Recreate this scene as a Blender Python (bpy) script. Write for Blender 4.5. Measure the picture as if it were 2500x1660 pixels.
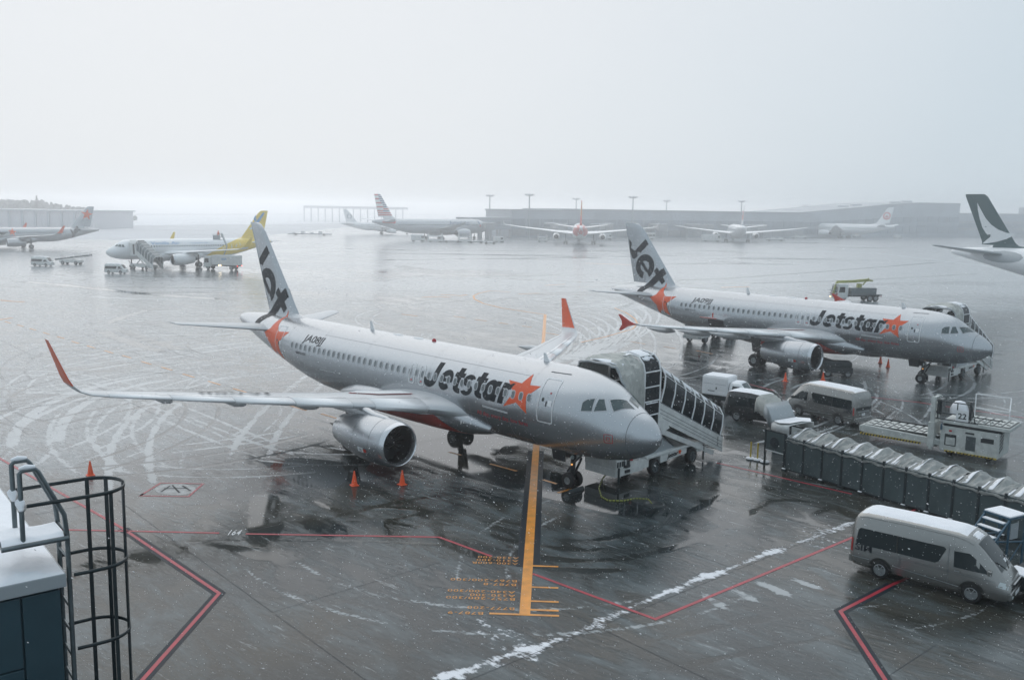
import bpy, bmesh, math, random
import numpy as np
from mathutils import Vector, Matrix
R = math.radians
random.seed(7); rng = np.random.default_rng(7)
S = bpy.context.scene
COL = S.collection
for _o in list(bpy.data.objects): bpy.data.objects.remove(_o)

# ------------------------------------------------------------------ camera
F_PX, PITCH, ROLL, CAM_H = 2239.785, 0.1409, 0.0169, 13.1345
cam = bpy.data.cameras.new('camera'); cam_o = bpy.data.objects.new('camera', cam); COL.objects.link(cam_o)
cam.sensor_fit = 'HORIZONTAL'; cam.sensor_width = 36.0; cam.lens = 36.0 * F_PX / 2500.0
cam.clip_start = 0.3; cam.clip_end = 6000
_f = Vector((0, math.cos(PITCH), -math.sin(PITCH))); _r = Vector((1, 0, 0)); _u = Vector((0, math.sin(PITCH), math.cos(PITCH)))
_cr, _sr = math.cos(ROLL), math.sin(ROLL)
_right = _r * _cr + _u * _sr; _up = _u * _cr - _r * _sr
cam_o.matrix_world = Matrix(((_right.x, _up.x, -_f.x, 0), (_right.y, _up.y, -_f.y, 0), (_right.z, _up.z, -_f.z, CAM_H), (0, 0, 0, 1)))
S.camera = cam_o

# ------------------------------------------------------------------ sky, sun, exposure
SUN_EL, SUN_AZ = R(42), R(-22)       # high, ahead and to the left, behind the cloud
W = bpy.data.worlds.new('World'); S.world = W; W.use_nodes = True
wn, wl = W.node_tree.nodes, W.node_tree.links
for n in list(wn): wn.remove(n)
w_out = wn.new('ShaderNodeOutputWorld'); w_bg = wn.new('ShaderNodeBackground')
sky = wn.new('ShaderNodeTexSky'); sky.sky_type = 'NISHITA'; sky.sun_disc = False
sky.sun_elevation = SUN_EL; sky.sun_rotation = SUN_AZ; sky.altitude = 40; sky.dust_density = 4.0
tc = wn.new('ShaderNodeTexCoord')
dotn = wn.new('ShaderNodeVectorMath'); dotn.operation = 'DOT_PRODUCT'
nrm = wn.new('ShaderNodeVectorMath'); nrm.operation = 'NORMALIZE'
wl.new(tc.outputs['Generated'], nrm.inputs[0]); wl.new(nrm.outputs[0], dotn.inputs[0])
dotn.inputs[1].default_value = (math.sin(SUN_AZ) * math.cos(R(30)), math.cos(SUN_AZ) * math.cos(R(30)), math.sin(R(30)))
ramp = wn.new('ShaderNodeValToRGB')
ramp.color_ramp.elements[0].position = 0.0; ramp.color_ramp.elements[0].color = (5.4, 6.6, 7.5, 1)
ramp.color_ramp.elements[1].position = 1.0; ramp.color_ramp.elements[1].color = (8.05, 8.35, 8.7, 1)
_e = ramp.color_ramp.elements.new(0.62); _e.color = (6.2, 7.1, 7.8, 1)
_e = ramp.color_ramp.elements.new(0.86); _e.color = (7.7, 8.1, 8.5, 1)
cloud = wn.new('ShaderNodeTexNoise'); cloud.inputs['Scale'].default_value = 2.2; cloud.inputs['Detail'].default_value = 3
wl.new(nrm.outputs[0], cloud.inputs['Vector'])
cadd = wn.new('ShaderNodeMath'); cadd.operation = 'MULTIPLY_ADD'; cadd.inputs[1].default_value = 0.10; 
wl.new(cloud.outputs['Fac'], cadd.inputs[0]); wl.new(dotn.outputs['Value'], cadd.inputs[2])
csub = wn.new('ShaderNodeMath'); csub.operation = 'SUBTRACT'; csub.inputs[1].default_value = 0.05
wl.new(cadd.outputs[0], csub.inputs[0])
wl.new(csub.outputs[0], ramp.inputs['Fac'])
wmix = wn.new('ShaderNodeMix'); wmix.data_type = 'RGBA'; wmix.inputs['Factor'].default_value = 0.95
wl.new(sky.outputs['Color'], wmix.inputs['A']); wl.new(ramp.outputs['Color'], wmix.inputs['B'])
wl.new(wmix.outputs['Result'], w_bg.inputs['Color']); w_bg.inputs['Strength'].default_value = 0.1
wl.new(w_bg.outputs[0], w_out.inputs['Surface'])
sun = bpy.data.lights.new('sun', 'SUN'); sun.energy = 1.05; sun.angle = R(100); sun.color = (0.97, 0.985, 1.0)
sun_o = bpy.data.objects.new('sun', sun); COL.objects.link(sun_o)
_sd = Vector((math.sin(SUN_AZ) * math.cos(SUN_EL), math.cos(SUN_AZ) * math.cos(SUN_EL), math.sin(SUN_EL)))
sun_o.rotation_euler = _sd.to_track_quat('Z', 'Y').to_euler(); sun_o.location = (0, 0, 80)
S.view_settings.view_transform = 'Standard'; S.view_settings.look = 'None'
S.view_settings.exposure = 0.0; S.view_settings.gamma = 1.0; S.view_settings.use_curve_mapping = False
S.cycles.use_denoising = True
S.cycles.max_bounces = 6; S.cycles.diffuse_bounces = 2; S.cycles.glossy_bounces = 3
S.cycles.transmission_bounces = 3; S.cycles.volume_bounces = 3; S.cycles.transparent_max_bounces = 8
S.cycles.sample_clamp_indirect = 6.0
HAZE_DENSITY = 0.00130

# ------------------------------------------------------------------ point under a pixel of the photograph, on the plane z
def G(px, py, z=0.0):
    a, b = px - 1250.0, py - 830.0
    u = (a * _cr + b * _sr) / F_PX; w = (-a * _sr + b * _cr) / F_PX
    d = Vector((u, math.cos(PITCH) - w * math.sin(PITCH), -math.sin(PITCH) - w * math.cos(PITCH)))
    t = (z - CAM_H) / d.z
    return Vector((d.x * t, d.y * t, z))

# ------------------------------------------------------------------ materials
MATS = {}
def mat(name, col, rough=0.5, metal=0.0, spec=0.5, var=0.0, vscale=3.0, bump=0.0, bscale=20.0, emit=None, coat=0.0, alpha=None, stretch=None):
    if name in MATS: return MATS[name]
    m = bpy.data.materials.new(name); m.use_nodes = True
    nt = m.node_tree; b = nt.nodes['Principled BSDF']
    b.inputs['Base Color'].default_value = (*col, 1); b.inputs['Roughness'].default_value = rough
    b.inputs['Metallic'].default_value = metal; b.inputs['Specular IOR Level'].default_value = spec
    if coat: b.inputs['Coat Weight'].default_value = coat; b.inputs['Coat Roughness'].default_value = 0.1
    if emit: b.inputs['Emission Color'].default_value = (*emit[0], 1); b.inputs['Emission Strength'].default_value = emit[1]
    tcn = nt.nodes.new('ShaderNodeTexCoord'); vec = tcn.outputs['Object']
    if stretch:
        mp = nt.nodes.new('ShaderNodeMapping'); mp.inputs['Scale'].default_value = stretch
        nt.links.new(vec, mp.inputs['Vector']); vec = mp.outputs['Vector']
    if var:
        n = nt.nodes.new('ShaderNodeTexNoise'); n.inputs['Scale'].default_value = vscale; n.inputs['Detail'].default_value = 5
        nt.links.new(vec, n.inputs['Vector'])
        mr = nt.nodes.new('ShaderNodeMapRange'); mr.inputs['From Min'].default_value = 0.3; mr.inputs['From Max'].default_value = 0.7
        mr.inputs['To Min'].default_value = 1 - var; mr.inputs['To Max'].default_value = 1 + var
        nt.links.new(n.outputs['Fac'], mr.inputs['Value'])
        hs = nt.nodes.new('ShaderNodeHueSaturation'); hs.inputs['Color'].default_value = (*col, 1)
        nt.links.new(mr.outputs[0], hs.inputs['Value']); nt.links.new(hs.outputs['Color'], b.inputs['Base Color'])
        rr = nt.nodes.new('ShaderNodeMapRange'); rr.inputs['To Min'].default_value = max(0.02, rough - 0.1); rr.inputs['To Max'].default_value = min(1, rough + 0.1)
        nt.links.new(n.outputs['Fac'], rr.inputs['Value']); nt.links.new(rr.outputs[0], b.inputs['Roughness'])
    if bump:
        n2 = nt.nodes.new('ShaderNodeTexNoise'); n2.inputs['Scale'].default_value = bscale; n2.inputs['Detail'].default_value = 4
        nt.links.new(vec, n2.inputs['Vector'])
        bp = nt.nodes.new('ShaderNodeBump'); bp.inputs['Strength'].default_value = bump; bp.inputs['Distance'].default_value = 0.05
        nt.links.new(n2.outputs['Fac'], bp.inputs['Height']); nt.links.new(bp.outputs[0], b.inputs['Normal'])
    MATS[name] = m
    return m

def _silver():
    m = mat('silver_paint', (0.46, 0.48, 0.50), 0.27, 0.82)
    return m
SILVER = _silver()
M_WHITE = mat('white_aircraft_paint', (0.86, 0.865, 0.875), 0.3, 0.0, coat=0.3)
M_WINGGREY = mat('grey_wing_paint', (0.55, 0.565, 0.58), 0.42, 0.25, var=0.03, vscale=0.8)
M_CREAM = mat('white_ground_equipment_paint', (0.66, 0.67, 0.66), 0.45, var=0.12, vscale=3)
M_ORANGE = mat('orange_star_paint', (0.78, 0.10, 0.022), 0.4, var=0.06, vscale=2)
M_RED = mat('red_wing_paint', (0.55, 0.035, 0.02), 0.4, var=0.06)
M_NAVY = mat('navy_lettering_paint', (0.004, 0.010, 0.016), 0.5, spec=0.25)
M_DKTXT = mat('dark_registration_paint', (0.006, 0.012, 0.018), 0.5, spec=0.25)
M_BLUETXT = mat('blue_lettering_paint', (0.16, 0.33, 0.55), 0.4)
M_REDTXT = mat('red_lettering_paint', (0.5, 0.03, 0.04), 0.4)
M_LINE = mat('white_outline_paint', (0.78, 0.79, 0.8), 0.4)
M_PANELLINE = mat('panel_seam', (0.10, 0.11, 0.12), 0.6)
M_FSEAM = mat('fine_skin_seam', (0.24, 0.25, 0.26), 0.5)
M_TYRE = mat('tyre_rubber', (0.008, 0.009, 0.010), 0.6, var=0.2)
M_RIM = mat('wheel_rim_metal', (0.33, 0.35, 0.36), 0.35, 0.6)
M_DARK = mat('dark_gear_metal', (0.03, 0.034, 0.038), 0.5, 0.3, var=0.2)
M_STEEL = mat('galvanised_steel', (0.13, 0.155, 0.165), 0.38, 0.6, var=0.15, vscale=9)
M_DKSTEEL = mat('dark_painted_steel', (0.022, 0.032, 0.036), 0.4, 0.1, var=0.2, vscale=8)
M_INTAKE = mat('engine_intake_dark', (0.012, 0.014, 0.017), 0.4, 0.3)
M_FAN = mat('fan_blade_metal', (0.05, 0.055, 0.06), 0.35, 0.6)
M_LIP = mat('polished_intake_lip', (0.66, 0.67, 0.69), 0.22, 0.85)
M_GLASS = mat('dark_tinted_glass', (0.005, 0.013, 0.016), 0.06, 0.0, 0.42)
M_CKGLASS = mat('cockpit_glass', (0.022, 0.05, 0.055), 0.06, 0.0, 0.9, var=0.25, vscale=4)
M_WPANE = mat('cabin_window_pane', (0.16, 0.18, 0.19), 0.2, var=0.2, vscale=6)
M_WRIM = mat('cabin_window_rim', (0.50, 0.51, 0.53), 0.35, 0.3)
M_SNOW = mat('settled_snow', (0.84, 0.85, 0.88), 0.8, var=0.03, vscale=3, bump=0.35, bscale=9)
M_FLAKE = mat('falling_snow', (0.92, 0.93, 0.95), 0.9)
def _flake():
    nt = M_FLAKE.node_tree; b = nt.nodes['Principled BSDF']; o = [n for n in nt.nodes if n.type == 'OUTPUT_MATERIAL'][0]
    t = nt.nodes.new('ShaderNodeBsdfTranslucent'); t.inputs['Color'].default_value = (.97, .97, .98, 1); mx = nt.nodes.new('ShaderNodeMixShader'); mx.inputs[0].default_value = .75
    nt.links.new(b.outputs[0], mx.inputs[1]); nt.links.new(t.outputs[0], mx.inputs[2]); nt.links.new(mx.outputs[0], o.inputs['Surface'])
_flake()
M_TAUPE = mat('taupe_van_paint', (0.29, 0.29, 0.28), 0.25, 0.7, coat=0.4)
M_BLACKPAINT = mat('black_car_paint', (0.008, 0.010, 0.012), 0.12, 0.1, coat=0.6, var=0.2)
M_TAIL = mat('tail_lamp_red', (0.35, 0.02, 0.02), 0.2)
M_LAMP = mat('headlamp_glass', (0.5, 0.55, 0.56), 0.1, 0.2)
M_CONE = mat('cone_plastic', (0.86, 0.09, 0.012), 0.45, var=0.06, vscale=12)
M_YEL = mat('yellow_paint', (0.50, 0.36, 0.03), 0.5, var=0.15, vscale=8)
M_BLACKSTRIPE = mat('black_hazard_paint', (0.015, 0.016, 0.015), 0.5)
M_CANVAS = mat('grey_canvas', (0.44, 0.445, 0.42), 0.7, var=0.16, vscale=2.5, bump=1.0, bscale=4.0)
M_TARP = mat('translucent_vinyl', (0.29, 0.297, 0.285), 0.38, var=0.25, vscale=2.5, bump=0.9, bscale=5.0)
M_SMOKED = mat('smoked_panel', (0.006, 0.012, 0.017), 0.16, 0.0, 0.22, var=0.2)
M_PANEL = mat('walkway_panel', (0.070, 0.095, 0.100), 0.38, 0.0, 0.3, var=0.22, vscale=1.6, stretch=(1, 1, 0.4))
M_LOADER = mat('loader_white', (0.52, 0.54, 0.52), 0.5, var=0.18, vscale=3)
M_ROLLER = mat('roller_dark', (0.04, 0.045, 0.048), 0.4, 0.3)
M_LIME = mat('lime_boom_paint', (0.36, 0.37, 0.10), 0.45, var=0.1)
M_BLUE = mat('blue_steel_paint', (0.03, 0.09, 0.14), 0.4, var=0.15)
M_ROOFWALL = mat('teal_wall_panel', (0.030, 0.062, 0.078), 0.45, 0.0, 0.4, var=0.15, vscale=1.2)
M_AMBER = mat('amber_lamp', (0.8, 0.3, 0.05), 0.3, emit=((1, 0.45, 0.12), 1.2))
M_HEADLIT = mat('lit_headlamp', (0.9, 0.85, 0.7), 0.3, emit=((1, 0.78, 0.45), 5.0))
M_TAILLIT = mat('lit_tail_lamp', (0.8, 0.05, 0.03), 0.3, emit=((1, 0.06, 0.03), 3.0))
M_BEACON = mat('red_beacon_glass', (0.4, 0.01, 0.02), 0.2)
M_GREEN = mat('green_tail_paint', (0.006, 0.055, 0.062), 0.35, var=0.08)
M_VYEL = mat('pastel_yellow_paint', (0.86, 0.62, 0.10), 0.35, var=0.05)
M_VBLUE = mat('sky_blue_paint', (0.14, 0.34, 0.60), 0.35)
M_HKRED = mat('crimson_tail_paint', (0.62, 0.04, 0.04), 0.35)
M_GOLD = mat('gold_tail_paint', (0.65, 0.40, 0.05), 0.35)
M_AAGREY = mat('silver_grey_paint', (0.50, 0.53, 0.56), 0.3, 0.3)
M_AABLUE = mat('blue_tail_stripe', (0.03, 0.10, 0.22), 0.35)
M_AARED = mat('red_tail_stripe', (0.55, 0.05, 0.06), 0.35)
M_GREYPLANE = mat('bare_grey_paint', (0.36, 0.39, 0.41), 0.35, 0.2)
M_TERM = mat('terminal_cladding', (0.38, 0.42, 0.46), 0.5, var=0.12, vscale=0.1)  # lightened in colour to stand in for thicker haze over the terminal
M_TERM2 = mat('terminal_glazing', (0.27, 0.31, 0.35), 0.15, 0.0, 0.6, var=0.2, vscale=0.2)  # pale glazing tone carries distance haze in its colour
M_TERMROOF = mat('terminal_roof_sheet', (0.34, 0.37, 0.40), 0.45, var=0.08)
M_CONC = mat('pale_concrete', (0.36, 0.37, 0.38), 0.7, var=0.12, vscale=0.5)
M_HANGAR = mat('hangar_sheet', (0.56, 0.57, 0.60), 0.6, var=0.08, vscale=0.1)  # sheet tone raised so the colour itself fades far hangars like haze
M_FOLIAGE = mat('winter_foliage', (0.12, 0.135, 0.135), 0.8, var=0.3, vscale=0.5)
M_ORPAINT = mat('orange_ground_paint', (0.68, 0.27, 0.035), 0.35, var=0.22, vscale=2.2)
M_REDPAINT = mat('red_ground_paint', (0.36, 0.022, 0.040), 0.4, var=0.25, vscale=2.2)
M_BLKPAINT = mat('black_ground_paint', (0.010, 0.018, 0.026), 0.5, spec=0.2, var=0.2, vscale=2.2)
M_WHPAINT = mat('white_ground_paint', (0.6, 0.61, 0.62), 0.4, var=0.25, vscale=3)
M_CABLE = mat('yellow_black_cable', (0.3, 0.33, 0.05), 0.5)
M_SKIN = mat('skin', (0.45, 0.28, 0.2), 0.6)
M_HIVIS = mat('orange_workwear', (0.75, 0.14, 0.04), 0.7)
M_TROUSER = mat('dark_workwear', (0.05, 0.06, 0.08), 0.8)

# ------------------------------------------------------------------ mesh builder
def tag(o, label=None, cat=None, group=None, kind=None):
    if label: o['label'] = label
    if cat: o['category'] = cat
    if group: o['group'] = group
    if kind: o['kind'] = kind
    return o
def empty(name, label, cat, loc=(0, 0, 0), rz=0.0, group=None):
    o = bpy.data.objects.new(name, None); COL.objects.link(o); o.location = loc; o.rotation_euler = (0, 0, rz); o.empty_display_size = 0.3
    return tag(o, label, cat, group)
def link(name, me, parent=None, loc=None, rot=None):
    o = bpy.data.objects.new(name, me); COL.objects.link(o)
    if parent is not None: o.parent = parent
    if loc is not None: o.location = loc
    if rot is not None: o.rotation_euler = rot
    return o
def copy_tree(src, parent=None):
    c = src.copy(); COL.objects.link(c)
    if parent is not None:
        c.parent = parent; c.matrix_parent_inverse = src.matrix_parent_inverse.copy()
    for ch in list(src.children): copy_tree(ch, c)
    return c
class MB:
    def __init__(s): s.v = []; s.f = []; s.m = []
    def add(s, vs, fs, m=0):
        o = len(s.v); s.v.extend([tuple(p) for p in vs])
        for f in fs: s.f.append([i + o for i in f]); s.m.append(m)
    def box(s, x0, x1, y0, y1, z0, z1, m=0):
        s.add([(x0, y0, z0), (x1, y0, z0), (x1, y1, z0), (x0, y1, z0), (x0, y0, z1), (x1, y0, z1), (x1, y1, z1), (x0, y1, z1)],
              [(0, 3, 2, 1), (4, 5, 6, 7), (0, 1, 5, 4), (1, 2, 6, 5), (2, 3, 7, 6), (3, 0, 4, 7)], m)
        return s
    def hexa(s, p, m=0):
        s.add(p, [(0, 3, 2, 1), (4, 5, 6, 7), (0, 1, 5, 4), (1, 2, 6, 5), (2, 3, 7, 6), (3, 0, 4, 7)], m); return s
    def beam(s, p0, p1, w, h=None, m=0, up=(0, 0, 1)):
        h = h or w; p0 = Vector(p0); p1 = Vector(p1); d = (p1 - p0).normalized(); u = Vector(up)
        if abs(d.dot(u)) > 0.98: u = Vector((1, 0, 0))
        a = d.cross(u).normalized() * (w / 2); b = a.cross(d).normalized() * (h / 2)
        vs = [p + x for p in (p0, p1) for x in (-a - b, a - b, a + b, -a + b)]
        s.add(vs, [(0, 1, 2, 3), (7, 6, 5, 4), (0, 4, 5, 1), (1, 5, 6, 2), (2, 6, 7, 3), (3, 7, 4, 0)], m); return s
    def loft(s, rings, m=0, cap=True, closed=True, fm=None):
        n = len(rings[0]); o = len(s.v)
        for r in rings: s.v.extend([tuple(p) for p in r])
        k = n if closed else n - 1
        for i in range(len(rings) - 1):
            for j in range(k):
                a, b = i * n + j, i * n + (j + 1) % n
                s.f.append([o + a, o + b, o + b + n, o + a + n]); s.m.append(fm(i, j) if fm else m)
        if cap and closed:
            s.f.append([o + j for j in range(n)][::-1]); s.m.append(fm(0, 0) if fm else m)
            q = (len(rings) - 1) * n; s.f.append([o + q + j for j in range(n)]); s.m.append(fm(len(rings) - 2, 0) if fm else m)
        return s
    def tube(s, pts, r, n=8, m=0, cap=True):
        pts = [Vector(p) for p in pts]; rings = []; prev = None
        for i, p in enumerate(pts):
            d = (pts[min(i + 1, len(pts) - 1)] - pts[max(i - 1, 0)]).normalized()
            if prev is None:
                u = Vector((0, 0, 1)) if abs(d.z) < 0.9 else Vector((1, 0, 0))
            else: u = prev
            a = d.cross(u).normalized(); b = a.cross(d).normalized(); prev = b
            rr = r[i] if isinstance(r, (list, tuple)) else r
            rings.append([p + a * (math.cos(2 * math.pi * j / n) * rr) + b * (math.sin(2 * math.pi * j / n) * rr) for j in range(n)])
        return s.loft(rings, m, cap)
    def lathe(s, prof, org=(0, 0, 0), axis='x', n=24, m=0, cap=False, fm=None):
        rings = []
        for t, r in prof:
            ring = []
            for j in range(n):
                a = 2 * math.pi * j / n; c, d = math.cos(a) * r, math.sin(a) * r
                p = (t, c, d) if axis == 'x' else (d, t, c) if axis == 'y' else (c, d, t)
                ring.append((p[0] + org[0], p[1] + org[1], p[2] + org[2]))
            rings.append(ring)
        return s.loft(rings, m, cap, fm=fm)
    def prism(s, poly, a0, a1, axis='y', m=0):
        def P(p, a): return (p[0], a, p[1]) if axis == 'y' else (p[0], p[1], a) if axis == 'z' else (a, p[0], p[1])
        n = len(poly); s.add([P(p, a0) for p in poly] + [P(p, a1) for p in poly],
              [list(range(n))[::-1], list(range(n, 2 * n))] + [[i, (i + 1) % n, (i + 1) % n + n, i + n] for i in range(n)], m); return s
    def mesh(s, name, mats, smooth=None, normals=True):
        me = bpy.data.meshes.new(name)
        me.from_pydata(s.v, [], s.f)
        for x in (mats if isinstance(mats, (list, tuple)) else [mats]): me.materials.append(x)
        me.polygons.foreach_set('material_index', s.m)
        if normals:
            bm = bmesh.new(); bm.from_mesh(me); bmesh.ops.recalc_face_normals(bm, faces=bm.faces); bm.to_mesh(me); bm.free()
        if smooth is not None:
            me.polygons.foreach_set('use_smooth', [True] * len(me.polygons)); me.set_sharp_from_angle(angle=R(smooth))
        me.update(); return me
    def build(s, name, mats, parent=None, smooth=None, bevel=0.0, loc=None, rot=None, normals=True, seg=2):
        o = link(name, s.mesh(name, mats, smooth, normals), parent, loc, rot)
        if bevel:
            b = o.modifiers.new('bevel', 'BEVEL'); b.width = bevel; b.segments = seg; b.limit_method = 'ANGLE'; b.angle_limit = R(40)
        return o

def poly_strip(pts, w, z, closed=False):
    """flat ribbon along a ground polyline with mitred corners"""
    P = [Vector((p[0], p[1])) for p in pts]; n = len(P); L, Rr = [], []
    for i in range(n):
        a = P[i - 1] if (i > 0 or closed) else None; b = P[(i + 1) % n] if (i < n - 1 or closed) else None
        d1 = (P[i] - a).normalized() if a is not None else None; d2 = (b - P[i]).normalized() if b is not None else None
        if d1 is None: d1 = d2
        if d2 is None: d2 = d1
        n1 = Vector((-d1.y, d1.x)); n2 = Vector((-d2.y, d2.x)); m = (n1 + n2)
        m = m.normalized() if m.length > 1e-6 else n1
        k = min(3.0, 1.0 / max(0.3, m.dot(n1))); L.append(P[i] + m * (w / 2 * k)); Rr.append(P[i] - m * (w / 2 * k))
    vs = [(p.x, p.y, z) for p in L] + [(p.x, p.y, z) for p in Rr]
    k = n if closed else n - 1
    return vs, [[i + n, (i + 1) % n + n, (i + 1) % n, i] for i in range(k)]

_TXT = {}
def text_mesh(body, bold=0.0, shear=0.0, spacing=1.0):
    """lettering as flat geometry, baseline on y=0, starting at x=0, size 1"""
    key = (body, bold, shear, spacing)
    if key not in _TXT:
        cu = bpy.data.curves.new('lettering', 'FONT'); cu.body = body; cu.size = 1.0; cu.offset = bold; cu.shear = shear; cu.space_character = spacing
        cu.resolution_u = 4; cu.fill_mode = 'FRONT'
        o = bpy.data.objects.new('lettering', cu); COL.objects.link(o)
        bpy.context.view_layer.update()
        dg = bpy.context.evaluated_depsgraph_get(); me = bpy.data.meshes.new_from_object(o.evaluated_get(dg))
        vs = [v.co.copy() for v in me.vertices]; fs = [list(p.vertices) for p in me.polygons]
        bpy.data.objects.remove(o); bpy.data.meshes.remove(me)
        _TXT[key] = (vs, fs)
    return _TXT[key]
def text_flat(name, body, mtl, parent, org, ux, uy, height, width=None, bold=0.0, shear=0.0, both=False):
    """lettering on a flat face: org = baseline start, ux / uy unit directions, height = cap height"""
    vs, fs = text_mesh(body, bold, shear)
    x0 = min(v.x for v in vs); x1 = max(v.x for v in vs); sy = height / 0.729; sx = sy if width is None else width / (x1 - x0)
    org, ux, uy = Vector(org), Vector(ux), Vector(uy)
    b = MB(); b.add([org + ux * ((v.x - x0) * sx) + uy * (v.y * sy) for v in vs], fs)
    return b.build(name, mtl, parent, normals=False)
def slice_polys(polys, sx=None, sz=None):
    """flat polygons in (x, z) cut into a fine mesh so they can follow a curved skin"""
    bm = bmesh.new()
    for p in polys:
        try: bm.faces.new([bm.verts.new((q[0], 0, q[1])) for q in p])
        except ValueError: pass
    bmesh.ops.remove_doubles(bm, verts=bm.verts, dist=1e-5)
    bmesh.ops.triangulate(bm, faces=bm.faces[:])
    xs = [v.co.x for v in bm.verts]; zs = [v.co.z for v in bm.verts]
    for ax, st, lo, hi in ((0, sx, min(xs), max(xs)), (2, sz, min(zs), max(zs))):
        if not st: continue
        k = math.floor(lo / st) + 1
        while k * st < hi:
            co = [0, 0, 0]; co[ax] = k * st; no = [0, 0, 0]; no[ax] = 1
            bmesh.ops.bisect_plane(bm, geom=bm.verts[:] + bm.edges[:] + bm.faces[:], plane_co=co, plane_no=no, dist=1e-6); k += 1
    bm.verts.index_update()
    out = ([(v.co.x, v.co.z) for v in bm.verts], [[v.index for v in f.verts] for f in bm.faces]); bm.free(); return out
def rounded_rect(x0, x1, z0, z1, r, n=4):
    pts = []
    for cx, cz, a0 in ((x1 - r, z1 - r, 0), (x0 + r, z1 - r, 90), (x0 + r, z0 + r, 180), (x1 - r, z0 + r, 270)):
        for i in range(n + 1):
            a = R(a0 + 90 * i / n); pts.append((cx + math.cos(a) * r, cz + math.sin(a) * r))
    return pts
def frame_polys(outer, inner):
    n = len(outer); return [[outer[i], outer[(i + 1) % n], inner[(i + 1) % n], inner[i]] for i in range(n)]
def star_pts(c, r0, r1, rot=90, sx=1.0):
    return [(c[0] + sx * math.cos(R(rot + 36 * i)) * (r0 if i % 2 == 0 else r1), c[1] + math.sin(R(rot + 36 * i)) * (r0 if i % 2 == 0 else r1)) for i in range(10)]
# ================================================================== AIRLINERS
A320_FUS = [(0, 3.22, 3.32, .05), (.05, 3.06, 3.5, .2), (.15, 2.91, 3.66, .37), (.4, 2.66, 3.93, .66), (.8, 2.42, 4.2, .95), (1.3, 2.21, 4.47, 1.2), (1.75, 2.08, 4.72, 1.38),
    (2.05, 2.01, 4.93, 1.48), (2.3, 1.96, 5.1, 1.56), (2.55, 1.92, 5.26, 1.62), (2.8, 1.88, 5.39, 1.68), (3.1, 1.85, 5.52, 1.74), (3.4, 1.82, 5.62, 1.8), (3.8, 1.79, 5.71, 1.85), (4.2, 1.77, 5.78, 1.89), (5.2, 1.75, 5.85, 1.95), (6.5, 1.74, 5.88, 1.975),
    (9, 1.74, 5.88, 1.975), (12, 1.74, 5.88, 1.975), (15, 1.74, 5.88, 1.975), (18, 1.74, 5.88, 1.975), (21, 1.74, 5.88, 1.975), (24, 1.74, 5.88, 1.975), (25.5, 1.84, 5.88, 1.96), (27, 2.08, 5.88, 1.92),
    (28, 2.3, 5.875, 1.87), (29, 2.55, 5.87, 1.8), (30, 2.81, 5.86, 1.71), (31, 3.08, 5.85, 1.6), (32, 3.35, 5.83, 1.46), (33, 3.62, 5.8, 1.3), (34, 3.89, 5.75, 1.12), (35, 4.16, 5.7, .92), (36, 4.42, 5.62, .7), (36.5, 4.55, 5.58, .58), (37.1, 4.72, 5.48, .42), (37.4, 4.8, 5.4, .3), (37.57, 4.93, 5.25, .14)]

def airfoil(n=12):
    xs = [0.5 * (1 - math.cos(math.pi * i / n)) for i in range(n + 1)]
    t = lambda x: 5 * (0.2969 * math.sqrt(x) - 0.126 * x - 0.3516 * x * x + 0.2843 * x ** 3 - 0.1036 * x ** 4)
    c = lambda x: 0.08 * x * (1 - x)
    up = [(x, c(x), t(x)) for x in xs]; lo = [(x, c(x), -t(x)) for x in xs[1:-1]][::-1]
    return up + lo
AF = airfoil()
def wing_ring(sec, y_sign, scale=1.0):
    x, y, z, ch, tc, cant = sec; r = []
    for (fx, cam, th) in AF:
        h = (cam + th * tc) * ch * scale
        r.append((x + fx * ch, y_sign * (y - h * math.sin(R(cant))), z + h * math.cos(R(cant))))
    return r

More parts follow.
